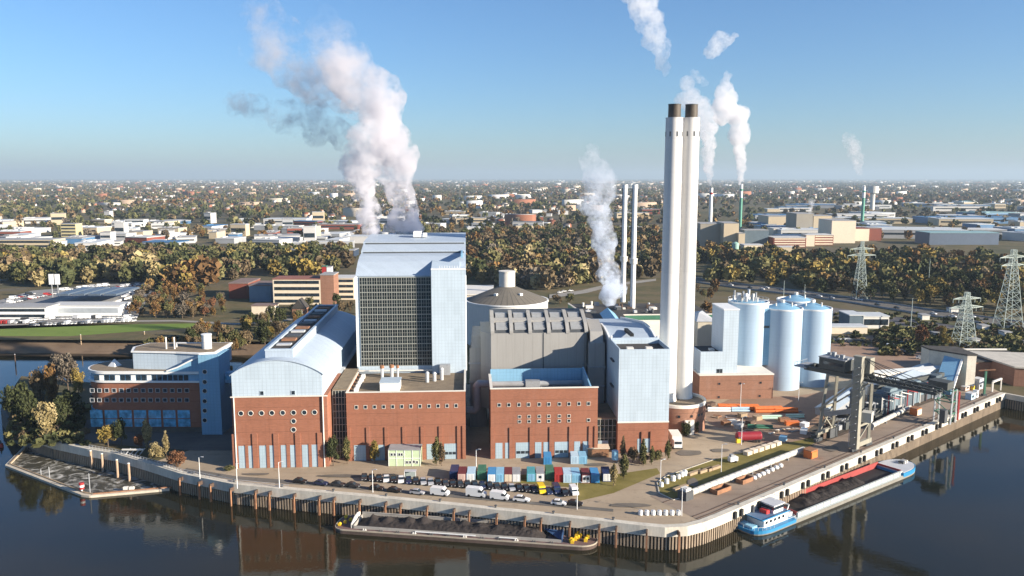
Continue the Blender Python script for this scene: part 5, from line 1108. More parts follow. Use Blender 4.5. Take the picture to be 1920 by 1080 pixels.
# ------------------------------------------------------------------ barges
def hullplan(L, B, bow, stern, nb=7):                        # half-rounded plan, bow at +x
    pts = []
    for i in range(nb + 1):
        a = math.pi/2 * i / nb; pts.append((L/2 - bow + bow*math.sin(a), -B/2*math.cos(a)**.8 if i < nb else 0))
    pts += [(x, -y) for x, y in pts[-2::-1]]
    q = []
    for i in range(nb + 1):
        a = math.pi/2 * i / nb; q.append((-L/2 + stern - stern*math.sin(a), B/2*math.cos(a)**.6 if i < nb else 0))
    q += [(x, -y) for x, y in q[-2::-1]]
    return pts + q
def ringwall(m, plan, z0, z1, th):                           # thin upright wall round a plan
    n = len(plan); cx = sum(p[0] for p in plan)/n; inn = []
    for i, (x, y) in enumerate(plan):
        a, b = plan[i-1], plan[(i+1) % n]; dx, dy = b[0]-a[0], b[1]-a[1]; l = math.hypot(dx, dy) or 1; inn.append((x - dy/l*th, y + dx/l*th))
    m.add([(*p, z0) for p in plan] + [(*p, z1) for p in plan] + [(*p, z1) for p in inn] + [(*p, z0) for p in inn],
          [(i, (i+1) % n, n+(i+1) % n, n+i) for i in range(n)] + [(n+i, n+(i+1) % n, 2*n+(i+1) % n, 2*n+i) for i in range(n)] + [(2*n+i, 2*n+(i+1) % n, 3*n+(i+1) % n, 3*n+i) for i in range(n)])
def coalheap(x0, x1, b, z, hmax, seed, parent, name='coal_load'):
    nx, ny = 150, 22; rg = np.random.default_rng(seed); xs = np.linspace(x0, x1, nx); ys = np.linspace(-b, b, ny); X, Yg = np.meshgrid(xs, ys, indexing='ij'); H = np.full_like(X, .55*hmax)
    k = int((x1-x0)/5.2)
    for i in range(k):
        cx = x0 + (x1-x0)*(i+.5+rg.uniform(-.25, .25))/k; cy = rg.uniform(-b*.35, b*.35); h = hmax*rg.uniform(.6, 1.05); rr = rg.uniform(4.2, 6.5); H = np.maximum(H, h - h*np.sqrt((X-cx)**2 + ((Yg-cy)*1.05)**2)/rr)
    H = H*(1 - .6*(np.abs(Yg)/b)**4) + rg.normal(0, .09, H.shape)
    edge = np.minimum(1, np.minimum(X - x0, x1 - X)/4.0); H = H*np.clip(edge, .1, 1) 
    v = np.stack([X, Yg, z + np.maximum(H, .05)], -1).reshape(-1, 3); I = np.arange(nx*ny).reshape(nx, ny); f = np.stack([I[:-1, :-1], I[1:, :-1], I[1:, 1:], I[:-1, 1:]], -1).reshape(-1, 4)
    me = npmesh(name, v, f, [COAL]); o = bpy.data.objects.new(name, me); sc.collection.objects.link(o); o.parent = parent; return o
def place_ship(t, a, b):
    t.location = ((a[0]+b[0])/2, (a[1]+b[1])/2, WZ); t.rotation_euler = (0, 0, math.atan2(b[1]-a[1], b[0]-a[0])); return math.hypot(b[0]-a[0], b[1]-a[1])
# push barge under the front quay
A1, B1 = P(634, 978, -5), P(1121, 1011, -5); L1 = math.hypot(B1[0]-A1[0], B1[1]-A1[1]); W1 = 9.8
pbg = thing('coal_barge', 'rusty unpowered coal barge with yellow winches moored under the front quay', 'barge')
HULL = M('barge_hull', (.085, .060, .05), .8, .4, .25); DECK = M('barge_deck', (.15, .095, .085), .85, .35, .3)
plan = hullplan(L1, W1, 5, 3.2)
m = MB(); m.prism(plan, -.6, 1.15); m.build('hull', HULL, pbg)
m = MB(); ringwall(m, [(x*1.002, y*1.012) for x, y in plan], .95, 1.3, .25); m.build('rubbing_strake', M('pale_strake', (.36, .31, .24), .8, .3, .4), pbg)
m = MB(); m.prism([(x*.99, y*.97) for x, y in plan], 1.15, 1.2); m.build('deck', DECK, pbg)
hx0, hx1, hb = -L1/2 + 6.0, L1/2 - 9.5, W1/2 - 1.35
m = MB(); hp = [(hx0, -hb), (hx1, -hb), (hx1, hb), (hx0, hb)]
m.box(hx0, hx1, hb - .12, hb + .12, 1.2, 2.9); m.box(hx0, hx1, -hb - .12, -hb + .12, 1.2, 2.0); m.box(hx0 - .12, hx0 + .12, -hb - .12, hb + .12, 1.2, 2.3)
m.box(hx0, hx1, hb - .22, hb + .3, 2.9, 3.0); m.build('hold_coaming', M('coaming_grey', (.33, .31, .28), .75, .2, .3), pbg)
m = MB(); m.box(hx1 - .12, hx1 + .12, -hb - .12, hb + .12, 1.2, 2.9); m.add([(hx1 - 7, hb - .2, 2.6), (hx1 - .2, hb - .2, 2.8), (hx1 - .2, -hb + .2, 1.7)], [(0, 1, 2)]); m.build('end_bulkhead', M('dull_blue_paint', (.03, .07, .16), .6, .2, .4), pbg)
coalheap(hx0 + .3, hx1 - 4.0, hb - .15, 1.2, 2.9, 4, pbg)
m = MB(); m.extx([(-hb, 1.2), (-hb, 2.4), (-hb*.2, 3.4), (hb*.5, 3.6), (hb, 3.1), (hb, 1.2)], hx0 - .9, hx0 - .6); m.build('bow_shield', OFFW, pbg)
for i in range(9):
    x, y = (L1/2 - rnd.uniform(2.5, 8), rnd.uniform(-3.4, 3.6)); m = MB(); m.tube((x, y - .5, 1.75), (x, y + .5, 1.75), .5, 10); m.box(x - .45, x + .45, y - .65, y - .5, 1.2, 2.1); m.box(x - .45, x + .45, y + .5, y + .65, 1.2, 2.1); m.build('winch', YELLOW, pbg)
for i in range(4):
    x, y = (-L1/2 + 1.4 + 1.0*(i % 3), -2.5 + 1.7*i); m = MB(); m.tube((x, y - .4, 1.7), (x, y + .4, 1.7), .45, 10); m.box(x - .4, x + .4, y - .1, y + .1, 1.2, 1.6); m.build('winch', YELLOW, pbg)
m = MB(); m.beam((L1/2 - 6.2, .3, 1.2), (L1/2 - 5.4, .6, 2.8), .3, .3); m.beam((L1/2 - 4, 2.2, 1.3), (L1/2 - 2, 2.4, 2.4), .3, .3); m.build('deck_davit', YELLOW, pbg)
for i in range(12):
    x = hx0 + 3 + (hx1-hx0 - 6)*i/11; m = MB(); m.cyl(x, -hb - .75, 1.2, 1.65, .16, None, 8); m.cyl(x + .6, -hb - .75, 1.2, 1.65, .16, None, 8); m.box(x - .3, x + .9, -hb - .95, -hb - .55, 1.2, 1.28); m.build('mooring_bitts', OFFW if i % 3 == 0 else DGREY, pbg)
for k, l_ in ((.45, 17), (.75, 5)):
    x = hx0 + (hx1-hx0)*k; m = MB(); m.box(x - l_/2, x + l_/2, -hb - .45, -hb - .2, 1.55, 1.75); m.build('white_boathook_rail', WHITE, pbg)
place_ship(pbg, A1, B1)
# motor barge at the crane quay
A2, B2 = P(1393, 990, -5), P(1702, 868, -5); L2 = math.hypot(B2[0]-A2[0], B2[1]-A2[1]); W2 = 10.6
mv = thing('motor_barge', 'blue and white motor barge with red coaming half loaded with coal below the crane', 'barge')
plan = hullplan(L2, W2, 9, 7)
m = MB(); m.prism(plan, -.6, 1.0); m.build('hull', M('grey_green_hull', (.20, .19, .165), .75, .3, .3), mv)
SBL = M('sea_blue_paint', (.025, .20, .40), .45, .12, .5)
pb2 = [p for p in plan]
m = MB(); sw = hullplan(18, W2 + .1, 1.0, 7); m.prism([(x - L2/2 + 9, y) for x, y in sw], .35, 1.25); m.build('stern_belt', SBL, mv)
m = MB(); bw = hullplan(13, W2 + .1, 9, .5); ringwall(m, [(x + L2/2 - 6.5, y) for x, y in bw], .5, 1.9, .15); m.build('bow_belt', SBL, mv)
m = MB(); m.prism([(x*.992, y*.97) for x, y in plan], 1.0, 1.06); m.build('side_deck', M('pale_blue_grey_deck', (.42, .47, .47), .7, .15, .4), mv)
sx0, sx1, sb = -L2/2 + 19, L2/2 - 12, W2/2 - 1.25
m = MB(); m.box(sx0, sx1, sb - .12, sb + .12, 1.06, 3.0);  m.box(sx0 - .12, sx0 + .12, -sb, sb, 1.06, 2.6); m.box(sx1 - .12, sx1 + .12, -sb, sb, 1.06, 2.6)
m.build('hold_coaming', M('coaming_red', (.30, .05, .045), .6, .2, .3), mv)
m = MB(); m.box(sx0 - .1, sx1 + .1, -sb - .5, -sb + .12, 1.06, 2.35); m.build('side_coaming_rail', M('pale_rail', (.42, .45, .43), .6, .12, .3), mv)
for i in range(16):
    x = sx0 + (sx1 - sx0)*(i + .5)/16; m = MB(); m.box(x - .08, x + .08, -sb - .62, -sb - .5, 1.06, 2.35); m.build('coaming_stay', LGREY, mv)
m = MB(); m.box(sx0 + .1, sx1 - .1, -sb + .13, sb - .13, .9, 1.1); m.build('hold_floor', BLACK, mv)
coalheap(sx0 + 5, sx1 - 16, sb - .6, 1.1, 2.1, 9, mv)
fp = hullplan(12, W2 - .6, 8.5, .3)
m = MB(); m.prism([(x + L2/2 - 6.4, y) for x, y in fp], 1.06, 2.0); m.build('foredeck', M('pale_foredeck', (.44, .46, .49), .6, .1, .4), mv)
for i in range(3): m = MB(); x = L2/2 - 4.5 + 1.2*i; m.tube((x, -.8, 2.5), (x, .8, 2.5), .4, 10); m.box(x - .3, x + .3, -.9, -.7, 2.0, 2.8); m.build('anchor_winch', OFFW if i else DGREY, mv)
ax = -L2/2
m = MB(); m.box(ax + 4.5, ax + 15.5, -3.6, 3.6, 1.25, 3.5); m.build('deckhouse', WHITE, mv)
for i in range(5): m = MB(); x = ax + 5.6 + 1.9*i; m.box(x - .5, x + .5, -3.68, -3.6, 2.2, 3.0); m.build('porthole_window', GLASS, mv)
m = MB(); m.box(ax + 3.4, ax + 15.8, -3.9, 3.9, 3.5, 3.62); m.build('deckhouse_roof', M('slate_blue_deck', (.10, .16, .26), .6, .2, .5), mv)
m = MB(); m.box(ax + 3.4, ax + 15.8, -3.95, -3.8, 3.62, 3.9); m.box(ax + 3.4, ax + 15.8, 3.8, 3.95, 3.62, 3.9); m.box(ax + 3.3, ax + 3.45, -3.95, 3.95, 3.62, 3.9); m.build('roof_edge', SBL, mv)
m = MB(); m.box(ax + 10.2, ax + 14.6, -2.5, 2.5, 3.62, 5.9); wh = m.build('wheelhouse', WHITE, mv)
m = MB(); m.box(ax + 10.1, ax + 14.7, -2.58, 2.58, 4.6, 5.5); m.build('wheelhouse_windows', GLASS, wh)
m = MB(); m.box(ax + 9.8, ax + 15.0, -2.9, 2.9, 5.9, 6.1); m.build('wheelhouse_roof', LGREY, wh)
m = MB(); m.box(ax + 8.2, ax + 9.6, -1.6, .8, 3.62, 4.7); m.build('red_engine_hatch', M('bright_red_paint', (.5, .04, .04), .5, .1, .5), mv)
m = MB(); m.cyl(ax + 6.5, 1.8, 3.62, 5.6, .5, .4, 12); m.build('funnel', DGREY, mv)
m = MB(); m.tube((ax + 14, 0, 6.1), (ax + 14, 0, 8.6), .08, 6); m.tube((ax + 14, -1.2, 7.6), (ax + 14, 1.2, 7.6), .06, 6); m.build('mast', WHITE, mv)
m = MB(); m.extx([(-2.2, 1.25), (-2.2, 1.9), (2.2, 1.9), (2.2, 1.25)], ax + 1.2, ax + 3.4); m.build('tender_boat', LBLUE, mv)
m = MB()
sp_ = [(x - L2/2 + 9, y) for x, y in hullplan(17.6, W2 - .4, 1.0, 7)]
for i, p in enumerate(sp_):
    m.tube((*p, 1.25), (*p, 2.2), .05, 4); q = sp_[(i+1) % len(sp_)]; m.tube((*p, 2.2), (*q, 2.2), .05, 4)
m.build('stern_rail', WHITE, mv)
m = MB(); m.beam((ax + 15.6, -2.4, 1.2), (ax + 17.4, -2.4, 4.6), .25, .25); m.beam((ax + 17.4, -2.4, 4.6), (ax + 15, 1.0, 5.2), .2, .2); m.build('boat_davit', WHITE, mv)
m = MB(); m.box(ax + 16.4, ax + 18.2, -3.2, 3.2, 1.25, 2.5); m.build('cargo_hatch_box', LGREY, mv)
place_ship(mv, A2, B2)

# ------------------------------------------------------------------ floating barrier at the intake, dolphins, posts
fb_ = thing('floating_barrier', 'pale floating timber boom round the cooling water outfall', 'floating boom', (*P(160, 930, -6), WZ))
BR = [P(x, y, WZ + .4) for x, y in ((48, 838), (13, 873), (155, 928), (170, 930), (318, 917))]
for i, (a, b) in enumerate(zip(BR, BR[1:])):
    m = MB(); m.beam((*a, WZ + .35), (*b, WZ + .35), 1.1, .7); m.build('boom_float', M('bleached_timber', (.50, .44, .35), .85, .25, .4), fb_)
    m = MB(); m.beam((a[0] + .5, a[1] + .7, WZ + .85), (b[0] + .5, b[1] + .7, WZ + .85), .45, .3); m.build('boom_rail', RUST if i == 3 else WOOD, fb_)
for px, py, hgt in ((93, 897, 4), (169, 925, 6.5), (77, 891, 2), (52, 842, 2.2)):
    x, y = P(px, py, WZ); m = MB(); m.tube((x, y, WZ), (x, y, WZ + hgt), .16, 8); m.build('boom_pile', GREY, fb_)
for px in (236, 247): x, y = P(px, 917, WZ + .8); m = MB(); m.obox(x, y, WZ + .7, 1.4, .9, .9, .1); m.build('float_box', OFFW, fb_)
x, y = P(154, 926, WZ); dm = thing('daymark_post', 'post with red and white striped drums at the corner of the floating boom', 'day mark', (x, y, WZ)); m = MB(); m.tube((x, y, WZ), (x, y, WZ + 3), .25, 8); m.build('post', WHITE, dm)
for k, mt in enumerate((RED, WHITE, RED)): m = MB(); m.cyl(x, y, WZ + 1.6 + .7*k, WZ + 2.25 + .7*k, .75, None, 12); m.build('drum', mt, dm)
pl = None
for px, py, lb in ((172, 877, 'pale pile standing in the outfall basin farthest from the hall'), (193, 883, 'second pile from the left in the outfall basin'), (221, 895, 'third pile from the left in the outfall basin, rust streaked'), (243, 902, 'pile in the outfall basin nearest the hall'), (447, 945, 'pale pile standing in front of the quay below the hall corner')):
    x, y = P(px, py, WZ)
    if pl is None:
        pl = thing('mooring_pile', lb, 'pile', (x, y, WZ), 'mooring piles in the outfall basin'); m = MB(); m.cyl(x, y, WZ - 1, WZ + 6, .38, None, 12); m.build('pile_shaft', M('pale_rust', (.40, .28, .19), .8, .3, .5), pl); m = MB(); m.cyl(x, y, WZ + 6, WZ + 6.2, .45, .3, 12); m.build('pile_cap', OFFW, pl)
    else: dup(pl, (x, y, WZ), 0, lb, scale=(1, 1, 1.0 if px != 447 else .95))
for px, py, h_, lb in ((29, 682, 5.5, 'dark post standing in the dock near the frame edge'), (153, 655, 9, 'tall pale post on the mud bank of the dock'), (272, 645, 8, 'pale post on the mud bank below the autumn bushes'), (102, 692, 8, 'dark pile in the dock behind the island trees')):
    x, y = P(px, py, WZ + .5); m = MB(); m.cyl(x, y, WZ - 1, WZ + h_, .3, .26, 10); m.cm = 1; m.cyl(x, y, WZ + h_, WZ + h_ + .25, .36, .2, 10); tag(m.build('dock_post', [RUSTD if 'dark' in lb else WOOD, LGREY]), lb, 'post')
x, y = P(2, 838, WZ); m = MB(); m.cyl(x, y, WZ - .3, WZ + 1.4, .9, .7, 12); m.cm = 1; m.cyl(x, y, WZ + 1.4, WZ + 2.6, .3, .15, 10); tag(m.build('channel_buoy', [RED, DGREY]), 'dark red channel buoy floating at the left frame edge', 'buoy')
# outfall foam: patches of pale churned water
def foam():
    m, t, b = newmat('foam'); v = coords(t, (1, 1, 1)); n = t.nodes.new('ShaderNodeTexNoise'); n.inputs['Scale'].default_value = .16; n.inputs['Detail'].default_value = 7; n.inputs['Distortion'].default_value = 2.2; n.inputs['Roughness'].default_value = .65
    t.links.new(v, n.inputs['Vector']); f = ramp(t, n.outputs['Fac'], [(.46, (0, 0, 0)), (.56, (.45, .45, .45)), (.66, (1, 1, 1))])
    t.links.new(mixc(t, f, (.045, .04, .025), (.55, .53, .48)), b.inputs['Base Color']); b.inputs['Roughness'].default_value = .5
    bumpn(t, b, noisen(t, v, .8, 4), .4, .6); return m
sheet('outfall_water', BR[:1] + BR[1:] + [P(318, 905, WZ), P(215, 885, WZ), P(120, 856, WZ), P(70, 842, WZ)], WZ + .05, foam())
# railing and clutter on the quay by the office
m = MB()
for i in range(40):
    r = on_path(SHORE[5:11], 1.5*i)
    if r: x, y, tx, ty = r; m.tube((x - ty*.5, y + tx*.5, .25), (x - ty*.5, y + tx*.5, 1.3), .06, 5)
rr = inset(SHORE, .5)[5:11]
for a, b in zip(rr, rr[1:]): m.tube((*a, 1.3), (*b, 1.3), .06, 5); m.tube((*a, .8), (*b, .8), .05, 5)
tag(m.build('quay_railing', LGREY), 'thin grey railing along the quay in front of the office', 'railing')
x, y = P(252, 852, .2); t = thing('intake_screen', 'pale steel trash rake machine on the quay in front of the office', 'rake machine', (x, y, .2))
for k in range(4): m = MB(); m.beam((x - 3 + 1.6*k, y, .2), (x - 1.6 + 1.6*k, y + 1, 2.0), .25, .25); m.build('rake_frame', LGREY, t)
m = MB(); m.beam((x - 4, y, 1.9), (x + 3.5, y - .6, 2.1), .6, .4); m.build('rake_beam', OFFW, t)
# ------------------------------------------------------------------ trees
PAL = {'gold': [(.26, .185, .035), (.31, .235, .06), (.20, .14, .03)], 'olive': [(.125, .12, .04), (.175, .16, .06), (.085, .088, .032)], 'orange': [(.19, .10, .03), (.235, .145, .045), (.14, .075, .028)],
       'brown': [(.15, .105, .055), (.195, .14, .075), (.10, .072, .04)], 'green': [(.05, .06, .022), (.07, .08, .03), (.035, .042, .018)], 'rust': [(.18, .075, .035), (.21, .095, .045), (.125, .06, .032)],
       'bare': [(.13, .105, .08), (.17, .14, .105), (.09, .075, .06)], 'straw': [(.30, .235, .10), (.36, .29, .14), (.22, .17, .07)]}
PAL = {k: [tuple(.86*c + .14*(sum(q)/3)*m for c, m in zip(q, (1.12, 1.0, .78))) for q in v] for k, v in PAL.items()}
def crown_np(seed, h, r, shape, n, pal, leaf, clumps):
    g = np.random.default_rng(seed)
    if shape == 'column': zc, rz, rx = h*.54, h*.46, r
    elif shape == 'shrub': zc, rz, rx = h*.48, h*.50, r
    else: zc, rz, rx = h*.58, h*.42, r
    k = clumps; u = g.normal(size=(k, 3)); u /= np.linalg.norm(u, axis=1)[:, None]; rad = g.uniform(.35, .88, (k, 1)); c = u*rad; c[:, 2] = np.abs(c[:, 2])*np.sign(g.random(k) - .35)
    if shape == 'column': c[:, :2] *= (1 - .55*np.clip(c[:, 2:3], -.2, 1))
    cs = g.uniform(.20, .36, k); ci = g.integers(0, k, n); d = g.normal(size=(n, 3)); d /= np.linalg.norm(d, axis=1)[:, None]; d *= g.uniform(.5, 1.0, (n, 1))**.5
    p = c[ci] + d*cs[ci][:, None]; p = p*np.array([rx, rx, rz]) + np.array([0, 0, zc]); p[:, 2] = np.maximum(p[:, 2], .05*h)
    a = g.normal(size=(n, 3)); a /= np.linalg.norm(a, axis=1)[:, None]; b = np.cross(a, g.normal(size=(n, 3))); b /= np.linalg.norm(b, axis=1)[:, None]
    s = leaf*g.uniform(.6, 1.3, (n, 1)); v = np.stack([p - a*s - b*s*.7, p + a*s - b*s*.7, p + a*s*.8 + b*s*.7, p - a*s*.8 + b*s*.7], 1).reshape(-1, 3)
    f = np.arange(n*4).reshape(n, 4); P_ = np.array(PAL[pal]); cc = P_[g.integers(0, 3, k)][ci]*g.uniform(.82, 1.18, (n, 1)); return v, f, np.clip(cc, 0, 1)
def trunkmesh(seed, h, r, shape):
    g = random.Random(seed); m = MB(); t0 = max(.12, r*.07); top = h*.62
    m.tube((0, 0, -.2), (0, 0, top), t0, 7, t0*.35)
    for i in range(6 if shape != 'column' else 2):
        a = g.uniform(0, 6.28); z = g.uniform(.22, .5)*h; l = r*g.uniform(.5, .8); m.tube((0, 0, z), (l*math.cos(a), l*math.sin(a), z + h*g.uniform(.12, .25)), t0*.5, 5, t0*.15)
    return m
_tp = {}
def tree(shape, pal, lod, x, y, z, h, r, label, group=None, name='tree'):
    var = rnd.randrange(3 if lod else 2); key = (shape, pal, lod, var)
    if key not in _tp:
        H, Rr = {'round': (12.0, 4.6), 'column': (12.0, 2.0), 'shrub': (4.0, 2.6)}[shape]; n, leaf, cl = {0: (2600, .30, 46), 1: (1500, .36, 34), 2: (800, .46, 26)}[lod]
        if shape == 'shrub': leaf *= .5
        if shape == 'column': leaf *= .7
        v, f, c = crown_np(hash((shape, pal, lod, var)) % 9999 if False else sum(map(ord, shape + pal)) * 7 + lod * 31 + var, H, Rr, shape, n, pal, leaf, cl)
        t = thing(name, label, 'tree' if shape != 'shrub' else 'shrub', (0, 0, 0), group)
        o = bpy.data.objects.new('crown', npmesh('crown', v, f, [LEAF], c)); sc.collection.objects.link(o); o.parent = t
        if shape != 'shrub': trunkmesh(var, H, Rr, shape).build('trunk', BARK, t)
        else:
            m = MB()
            for i in range(4): m.tube((0, 0, -.1), (1.2*math.cos(i*1.6), 1.2*math.sin(i*1.6), 2.4), .06, 5, .03)
            m.build('stems', BARK, t)
        _tp[key] = (t, H, Rr, False)
    t, H, Rr, used = _tp[key]; s = (r/Rr, r/Rr, h/H)
    if not used: t.location = (x, y, z); t.rotation_euler = (0, 0, rnd.uniform(0, 6.28)); t.scale = s; _tp[key] = (t, H, Rr, True); t.name = name; return t
    d = dup(t, (x, y, z), rnd.uniform(0, 6.28), label, None, s); d.name = name
    if group: d['group'] = group
    elif 'group' in d: del d['group']
    return d
def tpx(shape, pal, lod, px, py_base, py_top, wpx, label, group=None, name='tree', z=0.0, scale=1.0):
    x, y = P(px, py_base, z); h = (QZ(py_top, y) - z); r = wpx/2*y/F; return tree(shape, pal, lod, x, y, z, max(h, 1), r, label, group, name)
# near trees, each placed by its foot
for a in (('round', 'straw', 0, 88, 826, 748, 46, 'tall straw yellow tree by the island wall left of the office'),
          ('round', 'green', 0, 48, 806, 716, 52, 'dark green tree at the very tip of the island'), ('round', 'green', 0, 22, 788, 722, 34, 'dark green tree overhanging the water on the left of the island'),
          ('round', 'brown', 0, 78, 770, 690, 34, 'brown tree on the far side of the island'), ('round', 'orange', 0, 100, 772, 684, 30, 'pale orange tree on the far side of the island'),
          ('round', 'green', 0, 128, 800, 730, 50, 'large dark tree in the shade beside the rounded office end'), ('round', 'green', 0, 110, 815, 752, 40, 'dark bushy tree between straw tree and office'), ('round', 'bare', 0, 128, 735, 664, 40, 'bare grey tree behind the office overlapping the dock'), ('round', 'bare', 0, 106, 725, 666, 34, 'bare brownish tree at the dock side of the island'),
          ('round', 'gold', 0, 148, 745, 690, 24, 'small gold tree touching the left end of the office roof'), ('round', 'green', 0, 62, 790, 735, 40, 'dark tree behind the straw yellow tree'),
          ('round', 'gold', 0, 203, 838, 794, 36, 'golden tree in front of the office glass bays'), ('round', 'green', 0, 228, 836, 786, 30, 'dark green tree right of the golden tree by the office'),
          ('column', 'straw', 0, 277, 842, 784, 20, 'tall yellowing poplar in front of the office'), ('column', 'straw', 0, 312, 856, 810, 14, 'smaller slim poplar by the rust coloured bush'), ('round', 'rust', 0, 262, 842, 812, 22, 'small rust red tree left of the tall yellowing poplar'),
          ('round', 'green', 0, 625, 874, 820, 32, 'green bushy tree at the foot of the glazed stair link'), ('column', 'olive', 0, 651, 870, 818, 18, 'slim olive tree right of the bushy one by the stair link'),
          ('column', 'gold', 0, 703, 868, 824, 20, 'small golden street tree left of the pale green office'), ('column', 'olive', 0, 818, 874, 818, 18, 'slim olive poplar right of the pale green office'), ('column', 'brown', 0, 828, 874, 830, 15, 'brownish slim tree beside the olive poplar near the pale green office'),
          ('column', 'brown', 0, 1168, 868, 818, 12, 'thin brown poplar at the left foot of the corner tower'), ('column', 'olive', 0, 1206, 874, 822, 16, 'olive poplar in front of the corner tower doors'), ('column', 'olive', 0, 1222, 872, 835, 12, 'short olive poplar right of the tower doors'), ('round', 'brown', 0, 1186, 868, 838, 22, 'low brown tree between two poplars at the corner tower'),
          ('column', 'straw', 0, 1150, 912, 868, 18, 'yellow poplar at the lawn end of the container row'), ('column', 'olive', 0, 1170, 898, 850, 20, 'olive poplar behind the yellow one at the lawn end'), ('column', 'olive', 0, 1252, 862, 826, 14, 'slim tree at the right corner of the corner tower'),
          ('round', 'brown', 0, 1320, 745, 700, 20, 'small brown tree hidden beside the silo podium')): tpx(*a)
for a in (('shrub', 'straw', 0, 294, 858, 830, 30, 'straw yellow shrub between two poplars by the office'), ('shrub', 'rust', 0, 331, 876, 845, 34, 'rust coloured round bush at the corner of the office lawn'), ('shrub', 'green', 0, 1286, 818, 789, 20, 'dark green shrub against the round podium'), ('shrub', 'green', 0, 1302, 812, 786, 18, 'dark shrub in the shade right of the round podium'),
          ('shrub', 'olive', 0, 1232, 862, 842, 20, 'olive shrub at the foot of the corner tower'), ('shrub', 'olive', 0, 430, 882, 872, 22, 'low green shrub at the left foot of the hall'), ('shrub', 'brown', 0, 1206, 868, 848, 26, 'brown shrub below the corner tower doors')): tpx(*a, name='shrub')
# trees beside the dock behind the hall and office
spots = []
def zone(poly, n, pals, hm, tag_, shape='round', seed=1):
    g = random.Random(seed); xs = [p[0] for p in poly]; ys = [p[1] for p in poly]; out = 0; tries = 0
    while out < n and tries < n * 60:
        tries += 1; px, py = g.uniform(min(xs), max(xs)), g.uniform(min(ys), max(ys)); ins = False
        for i in range(len(poly)):
            (xa, ya), (xb, yb) = poly[i-1], poly[i]
            if (ya > py) != (yb > py) and px < (xb-xa)*(py-ya)/(yb-ya) + xa: ins = not ins
        if ins:
            x, y = P(px, py, 0); h = g.uniform(*hm); sh = shape if g.random() > .13 else 'column'; h *= g.choice((.8, 1, 1, 1.12)); spots.append((y, x, h, h*g.uniform(.28, .46)*(1 if sh == shape else .5), g.choice(pals), tag_, sh)); out += 1
zone([(300, 665), (430, 668), (520, 640), (560, 605), (500, 600), (440, 612), (330, 640)], 40, ['gold', 'green', 'olive', 'orange', 'brown', 'green'], (7, 12), 'behind the office block beside the dock', seed=3)
zone([(270, 652), (330, 648), (400, 660), (400, 668), (280, 664)], 9, ['bare', 'orange', 'brown'], (6, 10), 'on the mud bank behind the office roof', seed=4)
zone([(235, 592), (260, 545), (330, 540), (420, 560), (425, 596), (330, 600)], 95, ['brown', 'orange', 'orange', 'olive', 'rust', 'bare'], (6, 11), 'in the scrub right of the white car dealer', seed=5)
zone([(300, 545), (300, 530), (390, 525), (400, 540)], 10, ['gold', 'gold', 'orange'], (17, 25), 'standing tall above the white car dealer', seed=6)
zone([(-10, 525), (-10, 508), (300, 508), (300, 532), (140, 536), (90, 542)], 105, ['olive', 'olive', 'brown', 'straw', 'green'], (13, 20), 'in the tree belt behind the white car dealer', seed=7)
zone([(-10, 508), (-10, 498), (660, 488), (660, 512), (400, 528), (300, 512)], 150, ['olive', 'olive', 'brown', 'gold', 'green'], (12, 18), 'in the far tree belt left of the boiler house', seed=8)
zone([(1300, 600), (1300, 545), (1340, 535), (1345, 575), (1330, 600)], 7, ['orange', 'olive', 'brown'], (8, 12), 'between the chimneys and the silos', seed=9)
zone([(1330, 530), (1430, 538), (1560, 555), (1720, 575), (1920, 600), (1920, 565), (1700, 545), (1500, 525), (1330, 505)], 120, ['olive', 'orange', 'green', 'brown', 'gold', 'green', 'olive'], (9, 16), 'in the wood along the highway', seed=10)
zone([(1700, 632), (1760, 628), (1850, 655), (1780, 668), (1740, 662)], 12, ['olive', 'green', 'rust', 'gold'], (4, 8), 'in the scrub beside the nearest pylon', seed=11)
zone([(520, 600), (560, 580), (640, 575), (660, 590), (590, 610)], 10, ['olive', 'green', 'brown'], (8, 12), 'around the small dark roofed house', seed=12)
zone([(1030, 572), (1060, 552), (1075, 556), (1070, 575)], 4, ['brown', 'olive'], (5, 8), 'between the tank and the gas plant', seed=13)
NEARN = len(spots)
zone([(870, 520), (870, 470), (1240, 470), (1240, 522), (1130, 530), (1030, 545), (880, 528)], 290, ['brown', 'orange', 'olive', 'olive', 'brown', 'bare', 'green', 'straw'], (11, 18), 'in the wood behind the big tank', seed=14)
zone([(1300, 520), (1330, 505), (1500, 525), (1700, 545), (1920, 565), (1920, 500), (1700, 480), (1480, 485), (1300, 470)], 420, ['olive', 'orange', 'green', 'brown', 'green', 'olive', 'gold'], (10, 17), 'in the wood beyond the highway', seed=15)
zone([(-10, 498), (-10, 478), (660, 468), (660, 490)], 280, ['olive', 'olive', 'brown', 'green'], (11, 16), '', seed=16)
zone([(870, 470), (870, 440), (1240, 435), (1240, 470)], 330, ['brown', 'orange', 'olive', 'green', 'green', 'brown'], (10, 17), '', seed=17)
spots.sort(key=lambda s: s[0])
CN = {'gold': 'golden', 'olive': 'olive green', 'orange': 'orange brown', 'brown': 'brown', 'green': 'dark green', 'rust': 'rust red', 'bare': 'bare grey', 'straw': 'straw yellow'}
NI = 255; counts = {}
far_t = []                                                   # x, y, h, r, colour for the rest
for i, (y, x, h, r, pal, tg, shp) in enumerate(spots):
    if i < NI and tg:
        sz = 'small' if h < 8 else 'tall' if h > 15 else 'mid sized'
        lb = '%s %s tree %s' % (sz, CN[pal], tg)
        tree(shp, pal, 1 if y < 520 else 2, x, y, -.05, h, r, lb, 'trees ' + tg)
    else: far_t.append((x, y, h, r, PAL[pal][rnd.randrange(3)]))
tpx('round', 'rust', 1, 1727, 652, 605, 26, 'single rust red tree in the scrub left of the nearest pylon')

